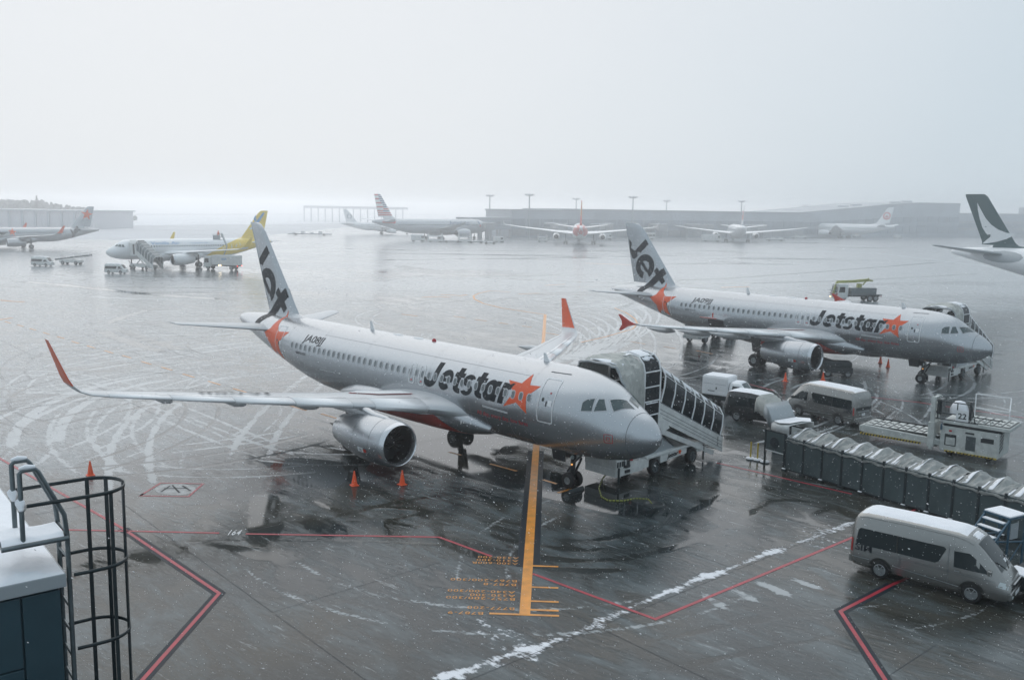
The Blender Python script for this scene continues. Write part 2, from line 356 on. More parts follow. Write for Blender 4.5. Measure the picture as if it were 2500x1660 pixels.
class Fuselage:
    def __init__(s, L=37.57, hw=1.975, hh=2.07, zc=3.81):
        k = hw / 1.975; kz = hh / 2.07; tail = 13.57 * k * 1.05; nose = 6.5 * k
        s.st = []
        if L == 37.57: s.st = A320_FUS
        else:
            for (x, b, t, w) in A320_FUS:
                if x <= 6.5: X = x * k
                elif x < 24: X = nose + (x - 6.5) / 17.5 * (L - tail - nose)
                else: X = L - (37.57 - x) / 13.57 * tail
                s.st.append((X, zc + (b - 3.81) * kz, zc + (t - 3.81) * kz, w * k))
        s.x = [q[0] for q in s.st]; s.zb = [q[1] for q in s.st]; s.zt = [q[2] for q in s.st]; s.hw = [q[3] for q in s.st]; s.L = L
    def sec(s, x):
        b, t, w = np.interp(x, s.x, s.zb), np.interp(x, s.x, s.zt), np.interp(x, s.x, s.hw)
        return (b + t) / 2, (t - b) / 2, w
    def side(s, x, z, off=0.0, sg=1):
        zc, hh, w = s.sec(x); q = (z - zc) / hh
        q = max(-0.9995, min(0.9995, q)); y = w * math.sqrt(1 - q * q)
        n = Vector((0, y / (w * w), (z - zc) / (hh * hh))).normalized()
        return (x, sg * (y + n.y * off), z + n.z * off)
    def mesh(s, n=48):
        rings = [[(x, w * math.sin(2 * math.pi * j / n), (b + t) / 2 + (t - b) / 2 * math.cos(2 * math.pi * j / n)) for j in range(n)] for (x, b, t, w) in s.st]
        return MB().loft(rings)
    def decal(s, name, polys, mtl, parent, off=0.006, sg=1, sz=0.10, sx=0.5, extra=None, mats=None):
        vs, fs = slice_polys(polys, sx, sz); b = MB()
        P = []
        for (x, z) in vs:
            p = s.side(x, z, off, sg)
            if extra:
                y2 = extra(x, z)
                if y2 is not None and y2 > abs(p[1]): p = (x, sg * (y2 + off), z)
            P.append(p)
        b.add(P, fs); return b.build(name, mtl, parent, smooth=60, normals=False)
    def text(s, name, body, mtl, parent, x_start, z_base, height, width, bold=0.0, shear=0.0, off=0.006, sg=1, sz=0.10, slope=0.0):
        vs, fs = text_mesh(body, bold, shear); x0 = min(v.x for v in vs); x1 = max(v.x for v in vs)
        k = width / (x1 - x0); d = -1 if sg > 0 else 1
        polys = [[(x_start + d * (vs[i].x - x0) * k, z_base + vs[i].y * height / 0.729) for i in f] for f in fs]
        return s.decal(name, polys, mtl, parent, off, sg, sz, 1.0)

class Wing:
    def __init__(s, secs): s.secs = secs
    def at(s, y):
        a = s.secs; ys = [q[1] for q in a if q[5] < 15]
        return [float(np.interp(y, ys, [q[k] for q in a if q[5] < 15])) for k in range(6)]

def make_wing(root, fus, secs, sg, mtl, tip_mat=None, tip_from=None, slats=(), fairings=(), seam=True):
    b = MB(); rings = [wing_ring(q, sg) for q in secs]
    b.loft(rings, fm=(lambda i, j: 1 if (tip_from is not None and i >= tip_from and 2 <= j % len(AF)) else 0))
    w = b.build('wing', [mtl, tip_mat or mtl], root, smooth=35)
    wg = Wing(secs)
    for (y0, y1) in slats:
        m = MB(); rr = []
        for y in np.linspace(y0, y1, 3):
            q = wg.at(y); n = len(AF)
            idx = list(range(0, 5)); lo = [n - 1, n - 2, n - 3]
            full = wing_ring(q, sg); outer = [Vector(full[k]) for k in (lo[::-1] + idx)]
            for k, p in enumerate(outer): outer[k] = p + Vector((-0.012 * q[3] * 0.3 - 0.008, 0, 0.010 if k >= 3 else -0.010))
            rr.append(outer)
        m.loft(rr, closed=False, cap=False)
        o = m.build('slat', M_WHITE if mtl is M_WINGGREY else mtl, w, smooth=40)
        md = o.modifiers.new('thickness', 'SOLIDIFY'); md.thickness = 0.02; md.offset = -1
    for (yf, l, r) in fairings:
        q = wg.at(yf); xa = q[0] + q[3] * 0.62; zb = q[2] - q[3] * 0.05 - r * 0.95
        m = MB().lathe([(0, .01), (.1 * l, .55 * r), (.3 * l, r), (.6 * l, .95 * r), (.85 * l, .5 * r), (l, .03)], (xa, sg * yf, zb), n=10)
        m.build('flap_fairing', mtl, w, smooth=50)
    return w

def make_engine(root, x, y, zc, r, l, mtl, wing_z, wing_x, pylon_mat, lip_mat, n=32, detail=True, emblem=False):
    b = MB(); prof = [(0.10 * l, .80 * r), (.04 * l, .78 * r), (.012 * l, .80 * r), (0, .835 * r), (.012 * l, .87 * r), (.04 * l, .91 * r), (.10 * l, .955 * r), (.2 * l, .99 * r), (.35 * l, r), (.5 * l, .985 * r), (.68 * l, .90 * r), (.85 * l, .77 * r), (l, .63 * r), (.99 * l, .60 * r), (.85 * l, .62 * r)]
    b.lathe(prof, (x, y, zc), n=n, fm=lambda i, j: 1 if i < 1 else 0)
    e = b.build('engine', [mtl, M_INTAKE], root, smooth=40)
    MB().lathe([(.10 * l, .80 * r + .002), (.04 * l, .778 * r), (.012 * l, .797 * r), (-.004, .835 * r), (.012 * l, .875 * r), (.05 * l, .922 * r)], (x, y, zc), n=n).build('intake_lip', lip_mat, e, smooth=50)
    MB().lathe([(.10 * l, .79 * r), (.5 * l, .82 * r), (.5 * l, .01)], (x, y, zc), n=n).build('intake_duct', M_INTAKE, e, smooth=40)
    MB().lathe([(.62 * l, .45 * r), (.9 * l, .42 * r), (1.12 * l, .27 * r), (1.2 * l, .08 * r), (1.28 * l, .02 * r)], (x, y, zc), n=16).build('exhaust_cone', M_DARK, e, smooth=40)
    MB().lathe([(.6 * l, .62 * r), (.6 * l, .3 * r)], (x, y, zc), n=n).build('exhaust_duct', M_INTAKE, e)
    if detail:
        f = MB(); nb = 20
        for k in range(nb):
            a = 2 * math.pi * k / nb; c, s_ = math.cos(a), math.sin(a); a2 = a + .22; c2, s2 = math.cos(a2), math.sin(a2)
            xf = x + .2 * l
            f.add([(xf, y + c * .25 * r, zc + s_ * .25 * r), (xf, y + c * .77 * r, zc + s_ * .77 * r), (xf + .18, y + c2 * .77 * r, zc + s2 * .77 * r), (xf + .10, y + c2 * .25 * r, zc + s2 * .25 * r)], [(0, 1, 2, 3)])
        f.build('fan', M_FAN, e, normals=False)
        MB().lathe([(.10 * l, .01), (.13 * l, .1 * r), (.2 * l, .27 * r), (.22 * l, .27 * r)], (x, y, zc), n=16).build('spinner', M_FAN, e, smooth=60)
        for t in (.215, .5):
            rr = np.interp(t, [q[0] / l for q in prof[3:]], [q[1] for q in prof[3:]])
            MB().lathe([(t * l - .012, rr + .002), (t * l, rr + .006), (t * l + .012, rr + .002)], (x, y, zc), n=n).build('cowl_seam', M_PANELLINE, e, smooth=60)
    # pylon
    rings = []
    for (xx, ztop, zbot, w) in ((x + .15 * l, zc + .97 * r, zc + .9 * r, .05), (x + .24 * l, zc + 1.05 * r, zc + .8 * r, .17), (x + .42 * l, zc + r + .42 * (wing_z - zc - r), zc + .7 * r, .22), (wing_x - .3, wing_z - .02, zc + .6 * r, .23), (wing_x + .5, wing_z + .06, zc + .6 * r, .22), (wing_x + 1.6, wing_z - .1, zc + .75 * r, .18), (wing_x + 3.0, wing_z - .25, wing_z - .55, .05)):
        rings.append([(xx, y + w * math.sin(2 * math.pi * j / 16), (ztop + zbot) / 2 + (ztop - zbot) / 2 * math.copysign(abs(math.cos(2 * math.pi * j / 16)) ** .6, math.cos(2 * math.pi * j / 16))) for j in range(16)])
    MB().loft(rings).build('pylon', pylon_mat, e, smooth=50)
    return e

def make_gear(root, name, x, y, r, w, leg_top, pairs, bogie=0, lean=0.0):
    g = MB(); g.tube([(x, y, r * .9), (x + lean, y, leg_top)], [.11, .14], 10)
    g.tube([(x, y - w, r), (x, y + w, r)], .09, 8)
    g.tube([(x - .1, y, r * 1.6), (x - .55, y, leg_top * .8)], .06, 6); g.tube([(x + .15, y, r * 1.3), (x + .32, y, r * 1.9), (x + .12, y, r * 2.5)], .05, 6)
    if bogie: g.tube([(x - bogie, y, r), (x + bogie, y, r)], .12, 8)
    o = g.build(name, M_DARK, root, smooth=40)
    for dx in ((0,) if not bogie else (-bogie, bogie)):
        for s in (-1, 1):
            yy = y + s * w; hw = w * .42
            t = MB().lathe([(yy - hw, .45 * r), (yy - hw, .82 * r), (yy - hw * .75, .95 * r), (yy - hw * .35, r), (yy + hw * .35, r), (yy + hw * .75, .95 * r), (yy + hw, .82 * r), (yy + hw, .45 * r)], (x + dx, 0, r), axis='y', n=20)
            tt = t.build('tyre', M_TYRE, o, smooth=40)
            e = yy + s * hw
            rim = MB().lathe([(e - s * .02, .47 * r), (e + s * .012, .45 * r), (e + s * .012, .38 * r), (e - s * .05, .34 * r), (e - s * .05, .17 * r), (e + s * .02, .13 * r), (e + s * .02, .01)], (x + dx, 0, r), axis='y', n=16).build('rim', M_RIM, o, smooth=30)
    return o

def make_fin(root, pts, mtl, th=0.10, rudder_hinge=0.66, rudder_turn=0.0, zcut=None):
    """pts = (x_le, x_te, z) from root to tip; the rudder is the rear third"""
    def ring(xa, xb, z, f0, f1):
        ch = xb - xa; r = []
        fr = [f0 + (f1 - f0) * i / 8 for i in range(9)]
        tt = lambda f: ch * th * 5 * (0.2969 * math.sqrt(f) - 0.126 * f - 0.3516 * f * f + 0.2843 * f ** 3 - 0.1036 * f ** 4) + .012
        return [(xa + f * ch, tt(f), z) for f in fr] + [(xa + f * ch, -tt(f), z) for f in fr[::-1]]
    b = MB(); b.loft([ring(a, c, z, 0.0, rudder_hinge) for a, c, z in pts]); fin = b.build('tail_fin', mtl, root, smooth=35)
    d = MB(); d.loft([ring(a, c, z, rudder_hinge + .006, 1.0) for a, c, z in pts[1:]])
    h0 = pts[1]; h1 = pts[-1]
    p0 = Vector((h0[0] + (h0[1] - h0[0]) * rudder_hinge, 0, h0[2])); p1 = Vector((h1[0] + (h1[1] - h1[0]) * rudder_hinge, 0, h1[2]))
    rud = d.build('rudder', mtl, root, smooth=35)
    if rudder_turn:
        ax = (p1 - p0).normalized(); M = Matrix.Translation(p0) @ Matrix.Rotation(rudder_turn, 4, ax) @ Matrix.Translation(-p0)
        rud.data.transform(M); rud['turn'] = 1
        return fin, rud, M
    return fin, rud, None
def fin_half(pts, th=0.10):
    zs = [p[2] for p in pts]; xa = [p[0] for p in pts]; xb = [p[1] for p in pts]
    def f(x, z):
        if z < zs[0] - .4 or z > zs[-1] + .01: return None
        a, b = np.interp(z, zs, xa), np.interp(z, zs, xb); q = (x - a) / (b - a)
        if q < 0 or q > 1.02: return None
        q = min(1, q); return (b - a) * th * 5 * (0.2969 * math.sqrt(q) - 0.126 * q - 0.3516 * q * q + 0.2843 * q ** 3 - 0.1036 * q ** 4) + .012
    return f
def flat_on_fin(name, polys, half, mtl, parent, sg=1, off=.006, M=None, xmin=None, xmax=None, sz=.35, sx=.35):
    vs, fs = slice_polys(polys, sx, sz); P = []
    for x, z in vs:
        y = half(x, z); P.append(Vector((x, sg * ((y if y is not None else .02) + off), z)))
    if xmin is not None or xmax is not None:
        fs = [f for f in fs if (xmin is None or sum(vs[i][0] - xmin(vs[i][1]) for i in f) > 0) and (xmax is None or sum(vs[i][0] - xmax(vs[i][1]) for i in f) <= 0)]
    if not fs: return None
    use = sorted({i for f in fs for i in f}); mp = {v: k for k, v in enumerate(use)}; P = [P[i] for i in use]; fs = [[mp[i] for i in f] for f in fs]
    if M is not None: P = [M @ p for p in P]
    b = MB(); b.add(P, fs); return b.build(name, mtl, parent, normals=False)

A320_WING = [(10.3, 1.5, 2.80, 8.4, .15, 3), (11.2, 2.0, 2.90, 7.2, .15, 4), (12.1, 2.6, 2.96, 6.1, .14, 4), (14.1, 6.1, 3.30, 4.1, .125, 5), (17.3, 12.0, 3.82, 2.65, .115, 5), (19.75, 16.3, 4.22, 1.72, .11, 6)]
A320_SHARKLET = [(20.05, 16.75, 4.28, 1.62, .10, 18), (20.38, 17.1, 4.42, 1.5, .10, 42), (20.72, 17.32, 4.68, 1.35, .095, 62), (21.0, 17.44, 5.0, 1.2, .09, 75), (22.25, 17.86, 6.72, .48, .09, 78)]
A320_FIN = [(28.3, 36.2, 5.70), (29.75, 35.05, 6.05), (30.2, 35.2, 6.6), (33.9, 36.3, 11.3), (34.55, 36.45, 11.86), (35.0, 36.35, 11.97)]
_A320_PARTS = {}
def hstab(root, secs, sg, mtl):
    return MB().loft([wing_ring(q, sg) for q in secs]).build('horizontal_stabiliser', mtl, root, smooth=35)

def window_part_mesh(fus, x, z=4.43, w=.115, h=.175, rim=.035, sg=1, small=False):
    """one cabin window: raised rim and recessed pane, on the skin at x"""
    N = 16; b = MB()
    def oval(a, c, o): return [fus.side(x + a * math.copysign(abs(math.cos(t)) ** .75, math.cos(t)), z + c * math.copysign(abs(math.sin(t)) ** .75, math.sin(t)), o, sg) for t in [2 * math.pi * i / N for i in range(N)]]
    r0, r1, r2 = oval(w + rim, h + rim, .012), oval(w, h, .016), oval(w - .004, h - .004, .010)
    b.loft([r0, r1, r2], 0, cap=False); b.add(r2, [list(range(N))], 1)
    return b

def jet_a320(name, label, group, loc, yaw, reg, sharklets=True, rudder_turn=0.0, cargo_open=False, beacon=True):
    root = empty(name, label, 'airliner', loc, yaw, group)
    fus = Fuselage(); body = fus.mesh(56).build('fuselage', SILVER, root, smooth=60)
    # wing to body fairing with the red belly patch
    rings = []; fst = [(9.3, 2.25, 1.5, .3), (10.2, 2.34, 1.78, .62), (11.2, 2.40, 1.98, .85), (12.3, 2.43, 2.09, .96), (13.5, 2.42, 2.12, 1.0), (16, 2.42, 2.13, 1.02), (19, 2.42, 2.12, 1.0), (20.5, 2.4, 2.05, .9), (21.6, 2.3, 1.8, .65), (22.8, 2.15, 1.35, .3)]
    for (x, zc, w, h) in fst: rings.append([(x, w * math.copysign(abs(math.sin(t)) ** .8, math.sin(t)), zc + h * math.copysign(abs(math.cos(t)) ** .8, math.cos(t))) for t in [2 * math.pi * j / 40 for j in range(40)]])
    MB().loft(rings).build('belly_fairing', SILVER, root, smooth=60)
    fx = [q[0] for q in fst]
    def fside(x, z):
        zc, w, h = (np.interp(x, fx, [q[k] for q in fst]) for k in (1, 2, 3)); q = max(-1, min(1, (z - zc) / h)); c = abs(q) ** 1.25
        return w * math.sqrt(max(0, 1 - c * c)) ** .8
    red = [[(10.9, 1.62), (11.4, 1.85), (13.0, 2.5), (14.2, 2.3), (17.6, 2.02), (19.5, 1.9), (19.5, 1.5), (15, 1.425), (12, 1.45)]]
    vs, fs = slice_polys(red, .3, .06); bb = MB(); bb.add([(x, fside(x, z) + .012, z - .006) for x, z in vs], fs); bb.build('red_belly_patch', M_RED, root, smooth=60, normals=False)
    # wings
    for sg in (1, -1):
        secs = A320_WING + (A320_SHARKLET if sharklets else [(20.1, 16.95, 4.3, 1.5, .10, 6)])
        w = make_wing(root, fus, secs, sg, M_WINGGREY, M_ORANGE, len(A320_WING) + 2 if sharklets else None,
                      slats=((3.0, 5.3), (6.3, 8.7), (8.76, 11.2), (11.26, 13.7), (13.76, 16.1)), fairings=((6.6, 4.2, .33), (10.0, 3.5, .28), (13.2, 3.0, .24)))
        if not sharklets:
            MB().prism([(20.5, 4.32), (21.2, 4.55), (22.15, 5.0), (22.38, 4.96), (22.0, 4.5), (21.95, 4.2), (22.25, 3.72), (22.05, 3.68), (21.3, 4.1)], sg * 16.93, sg * 17.01).build('wingtip_fence', M_RED, w, bevel=.02)
        # aileron and flap seams on top
        wg = Wing(A320_WING)
        for fr, y0, y1 in ((.72, 2.4, 12.6), (.75, 12.8, 16.0), (.17, 2.4, 16.0)):
            P = []
            for y in np.linspace(y0, y1, 14):
                q = wg.at(y); tz = (0.08 * fr * (1 - fr) + q[4] * 5 * (0.2969 * math.sqrt(fr) - 0.126 * fr - 0.3516 * fr ** 2 + 0.2843 * fr ** 3 - 0.1036 * fr ** 4)) * q[3]
                P.append((q[0] + fr * q[3], sg * y, q[2] + tz + .012))
            m = MB(); m.add([(p[0] - .016, p[1], p[2]) for p in P] + [(p[0] + .016, p[1], p[2]) for p in P], [[i, i + 1, i + 15, i + 14] for i in range(13)]); m.build('control_surface_seam', M_PANELLINE, w, normals=False)
        if sg == 1:
            def top(x, y, o=.06):
                q = wg.at(y); fr = min(.98, max(.02, (x - q[0]) / q[3])); return (x, y, q[2] + (0.08 * fr * (1 - fr) + q[4] * 5 * (0.2969 * math.sqrt(fr) - 0.126 * fr - 0.3516 * fr ** 2 + 0.2843 * fr ** 3 - 0.1036 * fr ** 4)) * q[3] + o)
            vs, fs = text_mesh(reg, .012, 0); x1 = max(v.x for v in vs); m = MB()
            m.add([top(np.interp(9.2 + v.x / x1 * 3.6, [9.2, 12.8], [17.3, 18.8]) - v.y * .62, 9.2 + v.x / x1 * 3.0) for v in vs], fs); m.build('wing_registration', M_DKTXT, w, normals=False)
            m = MB(); P = [(14.0, 2.75), (15.0, 2.75), (16.4, 4.6), (15.9, 5.4), (14.7, 4.4)]; m.add([top(*p) for p in P], [list(range(5))]); m.build('walkway_patch', M_LINE, w, normals=False)
            for i in range(5):
                a, c = P[i], P[(i + 1) % 5]; q = MB(); q.beam(top(*a, .03), top(*c, .03), .06, .01); q.build('walkway_outline', M_REDTXT, w)
        make_engine(root, 11.05, sg * 5.75, 1.83, 1.19, 4.75, SILVER, 3.25, 13.9, SILVER, M_LIP)
        if sg == 1:
            pl = MB()
            def nac(x, a, o=.012): 
                rr = 1.19 * np.interp((x - 11.05) / 4.75, [.1, .2, .35, .5], [.955, .99, 1, .985]) + o
                return (x, 5.75 + rr * math.cos(R(a)), 1.83 + rr * math.sin(R(a)))
            eng = [c for c in root.children if c.name.startswith('engine')][-1]
            for (xa, xb, a0, a1, mm) in ((12.5, 12.95, -22, -10, M_LINE), (12.25, 12.45, -20, -12, M_RED), (12.62, 12.66, -20, -12, M_DKTXT), (12.72, 12.76, -20, -12, M_DKTXT)):
                k = .012 if mm is M_LINE else .02
                q = MB(); q.add([nac(xa, a0, k), nac(xb, a0, k), nac(xb, (a0 + a1) / 2, k), nac(xb, a1, k), nac(xa, a1, k), nac(xa, (a0 + a1) / 2, k)], [(0, 1, 2, 3, 4, 5)]); q.build('engine_placard', mm, eng, normals=False)
        hstab(root, [(30.9, .5, 4.9, 4.4, .10, 4), (31.4, 1.3, 4.95, 3.85, .10, 5), (34.35, 6.1, 5.35, 1.55, .09, 5), (34.6, 6.28, 5.37, 1.25, .06, 5)], sg, M_WINGGREY)
    fin, rud, M = make_fin(root, A320_FIN, SILVER, .10, .66, rudder_turn)
    half = fin_half(A320_FIN)
    hinge = lambda z: np.interp(z, [p[2] for p in A320_FIN], [p[0] + (p[1] - p[0]) * .66 for p in A320_FIN])
    for sg in (1, -1):
        # tail lettering: J on fin and rudder, e, t running down on to the body, star round the rear door
        J = [[(33.62, 10.42), (33.22, 9.92), (34.0, 9.22), (34.45, 9.68)], [(34.45, 9.68), (34.0, 9.22), (34.9, 8.42), (35.12, 8.36), (35.3, 8.4), (35.45, 8.6), (35.02, 9.18)],
             [(35.02, 9.18), (35.45, 8.6), (35.66, 9.0), (35.78, 9.5), (35.59, 9.46)], [(35.59, 9.46), (35.78, 9.5), (35.87, 10.37), (35.48, 9.95)]]
        flat_on_fin('letter', J, half, M_NAVY, fin, sg, xmax=lambda z: hinge(z) - .01)
        flat_on_fin('letter', J, half, M_NAVY, rud, sg, M=M, xmin=lambda z: hinge(z) + .01)
        c = (33.57, 7.68); a1 = Vector((-.66, -.75)); a2 = Vector((-.75, .66)); sc = 1.27
        def E(u, v): p = Vector((u, v)); return (c[0] + sc * (a1.x * p.x + a2.x * p.y), c[1] + sc * (a1.y * p.x + a2.y * p.y))
        ang = [R(-9 + 318 * i / 30) for i in range(31)]; ro, ri = 1.0, .47
        rp = lambda rr, t: E(rr * .94 * math.cos(t) + .0, rr * math.sin(t))
        e_poly = [[rp(ro, ang[i]), rp(ro, ang[i + 1]), rp(ri, ang[i + 1]), rp(ri, ang[i])] for i in range(30)]
        e_poly.append([E(-.45, .09), E(.45, .09), E(.45, -.19), E(-.45, -.19)])
        flat_on_fin('letter', e_poly, half, M_NAVY, fin, sg, xmax=lambda z: hinge(z) - .01)
        flat_on_fin('letter', e_poly, half, M_NAVY, rud, sg, M=M, xmin=lambda z: hinge(z) + .01)
        t_poly = [[(31.24, 7.68), (30.84, 7.11), (31.2, 6.78), (31.66, 7.32)], [(31.66, 7.32), (31.2, 6.78), (31.62, 6.4), (32.06, 6.95)], [(32.06, 6.95), (31.62, 6.4), (32.4, 5.72), (32.95, 6.15)],
                  [(32.95, 6.15), (32.4, 5.72), (32.9, 5.28), (33.5, 5.68)], [(33.5, 5.68), (32.9, 5.28), (33.3, 4.86), (33.72, 5.3)], [(33.3, 4.86), (33.45, 4.6), (33.78, 4.82), (33.72, 5.3)],
                  [(32.06, 6.95), (31.66, 7.32), (31.98, 7.68), (32.34, 7.3)], [(31.2, 6.78), (31.62, 6.4), (31.24, 6.02), (30.88, 6.36)]]
        fus.decal('letter', t_poly, M_NAVY, body, .008, sg, .08, .25, extra=lambda x, z: half(x, z) if z > 5.72 else None)
        st = [(30.72, 6.28), (30.62, 5.8), (30.15, 5.3), (29.72, 5.02), (28.42, 5.12), (29.45, 4.35), (29.1, 3.12), (30.1, 3.72), (30.75, 3.15), (30.75, 4.1), (31.72, 4.78), (31.0, 5.1), (30.86, 5.5)]
        fus.decal('star', [st], M_ORANGE, body, .007, sg, .08, .25, extra=lambda x, z: half(x, z) if z > 5.75 else None)
        # name, star, registration, small texts
        if sg == 1:
            jetstar_logo(fus, body, sg)
        s5 = [(6.6, 5.45), (7.1, 4.78), (7.88, 5.02), (7.42, 4.42), (7.88, 3.78), (7.02, 4.08), (6.3, 3.68), (6.42, 4.48), (5.75, 5.02), (6.5, 4.92)]
        s5 = [(6.6, 5.45), (6.98, 4.99), (7.88, 5.02), (7.3, 4.5), (7.88, 3.78), (7.02, 4.1), (6.3, 3.68), (6.42, 4.46), (5.75, 5.02), (6.42, 4.98)]
        fus.decal('star', [[(6.85, 4.6), s5[i], s5[(i + 1) % 10]] for i in range(10)], M_ORANGE, body, .006, sg)
        fus.text('registration', reg, M_DKTXT, body, 26.5 if sg > 0 else 24.1, 4.80, .42, 2.3, .012, .22, .006, sg)
        fus.text('small_lettering', 'AIRBUS A320', M_DKTXT, body, 27.1 if sg > 0 else 25.5, 3.97, .15, 1.25, .008, .12, .006, sg)
        tag(fus.text('slogan', 'All day, every day, low fares', M_REDTXT, body, 9.9 if sg > 0 else 6.3, 3.06, .22, 3.6, .006, .15, .006, sg), kind='stuff')
        # doors
        for (xa, xb, za, zb, big) in ((4.68, 5.64, 3.44, 5.42, True), (28.95, 29.92, 3.2, 5.4, True), (14.86, 15.33, 3.84, 4.86, False), (14.05, 14.52, 3.84, 4.86, False)):
            o, i2 = rounded_rect(xa, xb, za, zb, .12 if big else .14), rounded_rect(xa + .05, xb - .05, za + .05, zb - .05, .09 if big else .11)
            d = fus.decal('passenger_door' if big else 'overwing_exit', frame_polys(o, i2), M_LINE, root, .011, sg)
            if big:
                xm = (xa + xb) / 2
                fus.decal('door_window', [[(xm + .2 + .07 * math.cos(t), 4.5 + .09 * math.sin(t)) for t in [R(45 * k) for k in range(8)]]], M_GLASS, d, .012, sg)
                fus.decal('door_handle', [[(xm - .06, 4.2), (xm, 4.2), (xm, 4.45), (xm - .06, 4.45)]], M_DKTXT, d, .012, sg)
                fus.decal('door_placard', [[(xm - .35, 4.25), (xm - .12, 4.25), (xm - .12, 4.5), (xm - .35, 4.5)]], M_LINE, d, .010, sg)
                fus.decal('door_notice', [[(xm - .2, 4.78), (xm - .12, 4.78), (xm - .12, 4.85), (xm - .2, 4.85)]], M_REDTXT, d, .012, sg)
            else:
                fus.decal('exit_notice', [[(xa + .17, 4.0), (xb - .17, 4.0), (xb - .17, 4.07), (xa + .17, 4.07)]], M_REDTXT, d, .012, sg)
        # seams
        for (xa, za, xb, zb) in ((9.4, 3.55, 7.6, 3.5), (9.4, 3.5, 7.6, 3.45), (24.3, 3.3, 22.6, 3.33), (5.75, 5.62, 4.6, 5.63)):
            fus.decal('skin_seam', [[(xa, za), (xb, zb), (xb, zb + .03), (xa, za + .03)]], M_LINE if za < 5 else M_PANELLINE, body, .008, sg)
        # cockpit windows, following the skin
        for poly in ([(3.06, 4.80), (2.76, 4.86), (2.68, 4.36), (3.16, 4.31), (3.2, 4.66)], [(2.60, 4.85), (2.42, 4.86), (2.10, 4.44), (2.58, 4.36)]):
            cx, cz = sum(p[0] for p in poly) / len(poly), sum(p[1] for p in poly) / len(poly)
            big = [(cx + (p[0] - cx) * 1.14, cz + (p[1] - cz) * 1.14) for p in poly]
            w = fus.decal('cockpit_window', [poly], M_CKGLASS, root, .014, sg, .06, .1); fus.decal('window_frame', [big], M_WRIM, w, .008, sg, .06, .1)
        zc_ = lambda x: fus.sec(x)
        def onskin(x, t, o=.014):
            zc, hh, w = fus.sec(x); t = R(t); n = Vector((-.45, math.sin(t), math.cos(t))).normalized()
            return Vector((x, sg * w * math.sin(t), zc + hh * math.cos(t))) + Vector((n.x, sg * n.y, n.z)) * o
        for scale, mm, nm, off in ((1.0, M_CKGLASS, 'cockpit_window', .018), (1.10, M_WRIM, 'window_frame', .010)):
            quad = [(2.22, 31.0), (1.84, 4.5), (1.37, 6.5), (1.84, 43.5)]; cx = sum(q[0] for q in quad) / 4; ct = sum(q[1] for q in quad) / 4
            quad = [(cx + (q[0] - cx) * scale, max(1.5, ct + (q[1] - ct) * scale)) for q in quad]; m = MB(); nn = 8; vs = []
            for i in range(nn + 1):
                for j in range(nn + 1):
                    u, v = i / nn, j / nn; q = [quad[0][k] * (1 - u) * (1 - v) + quad[1][k] * u * (1 - v) + quad[2][k] * u * v + quad[3][k] * (1 - u) * v for k in (0, 1)]
                    vs.append(onskin(q[0], q[1], off))
            m.add(vs, [[i * (nn + 1) + j, i * (nn + 1) + j + 1, (i + 1) * (nn + 1) + j + 1, (i + 1) * (nn + 1) + j] for i in range(nn) for j in range(nn)])
            o = m.build(nm, mm, root if nm == 'cockpit_window' else _last, smooth=60, normals=False); _last = o
        # cabin windows: one mesh shared along the straight body
        base = window_part_mesh(fus, 12.0, sg=sg).mesh('cabin_window', [M_WRIM, M_WPANE], 40, normals=False)
        for k in range(41):
            x = 6.24 + .5335 * k
            if 6.5 <= x <= 24: link('cabin_window', base, root, (x - 12.0, 0, 0))
            else: window_part_mesh(fus, x, sg=sg).build('cabin_window', [M_WRIM, M_WPANE], root, smooth=40, normals=False)
        for (x, z) in ((12.9, 4.9), (9.3, 3.45)): pass
        sq = frame_polys(rounded_rect(1.58, 1.98, 3.05, 3.45, .06), rounded_rect(1.6, 1.96, 3.07, 3.43, .05)) + frame_polys(rounded_rect(1.7, 1.87, 3.16, 3.33, .03), rounded_rect(1.72, 1.85, 3.18, 3.31, .02))
        fus.decal('static_port_marking', sq, M_REDTXT, body, .008, sg, .05, .1)
    # radome seam
    zc, hh, w = fus.sec(1.05); m = MB()
    m.loft([[(x, (w0 + .006) * math.sin(R(9 * j)), zc0 + (h0 + .006) * math.cos(R(9 * j))) for j in range(40)] for x, (zc0, h0, w0) in ((1.04, fus.sec(1.04)), (1.062, fus.sec(1.062)))], cap=False); m.build('radome_seam', M_PANELLINE, body, smooth=60)
    for x in (6.35, 10.4, 13.75, 19.6, 24.4, 28.2, 32.4):
        m.__init__(); m.loft([[(xx, (w0 + .004) * math.sin(R(9 * j)), zc0 + (h0 + .004) * math.cos(R(9 * j))) for j in range(40)] for xx, (zc0, h0, w0) in ((x, fus.sec(x)), (x + .012, fus.sec(x + .012)))], cap=False); m.build('skin_seam', M_FSEAM, body, smooth=60)
    for za in (3.0, 5.35): fus.decal('skin_seam', [[(xa, za), (xa + 6.0, za), (xa + 6.0, za + .01), (xa, za + .01)] for xa in (6.5, 12.5, 18.5)], M_FSEAM, body, .004, 1)
    for (xa, xb, za, zb) in ((7.6, 9.3, 2.0, 3.15), (21.9, 22.4, 2.3, 2.8), (12.1, 12.5, 4.0, 4.2), (3.6, 4.1, 2.3, 2.8), (26.2, 26.8, 3.0, 3.5), (33.4, 34.0, 4.5, 4.9)):
        fus.decal('access_hatch', frame_polys(rounded_rect(xa, xb, za, zb, .06), rounded_rect(xa + .012, xb - .012, za + .012, zb - .012, .05)), M_FSEAM, body, .005, 1)
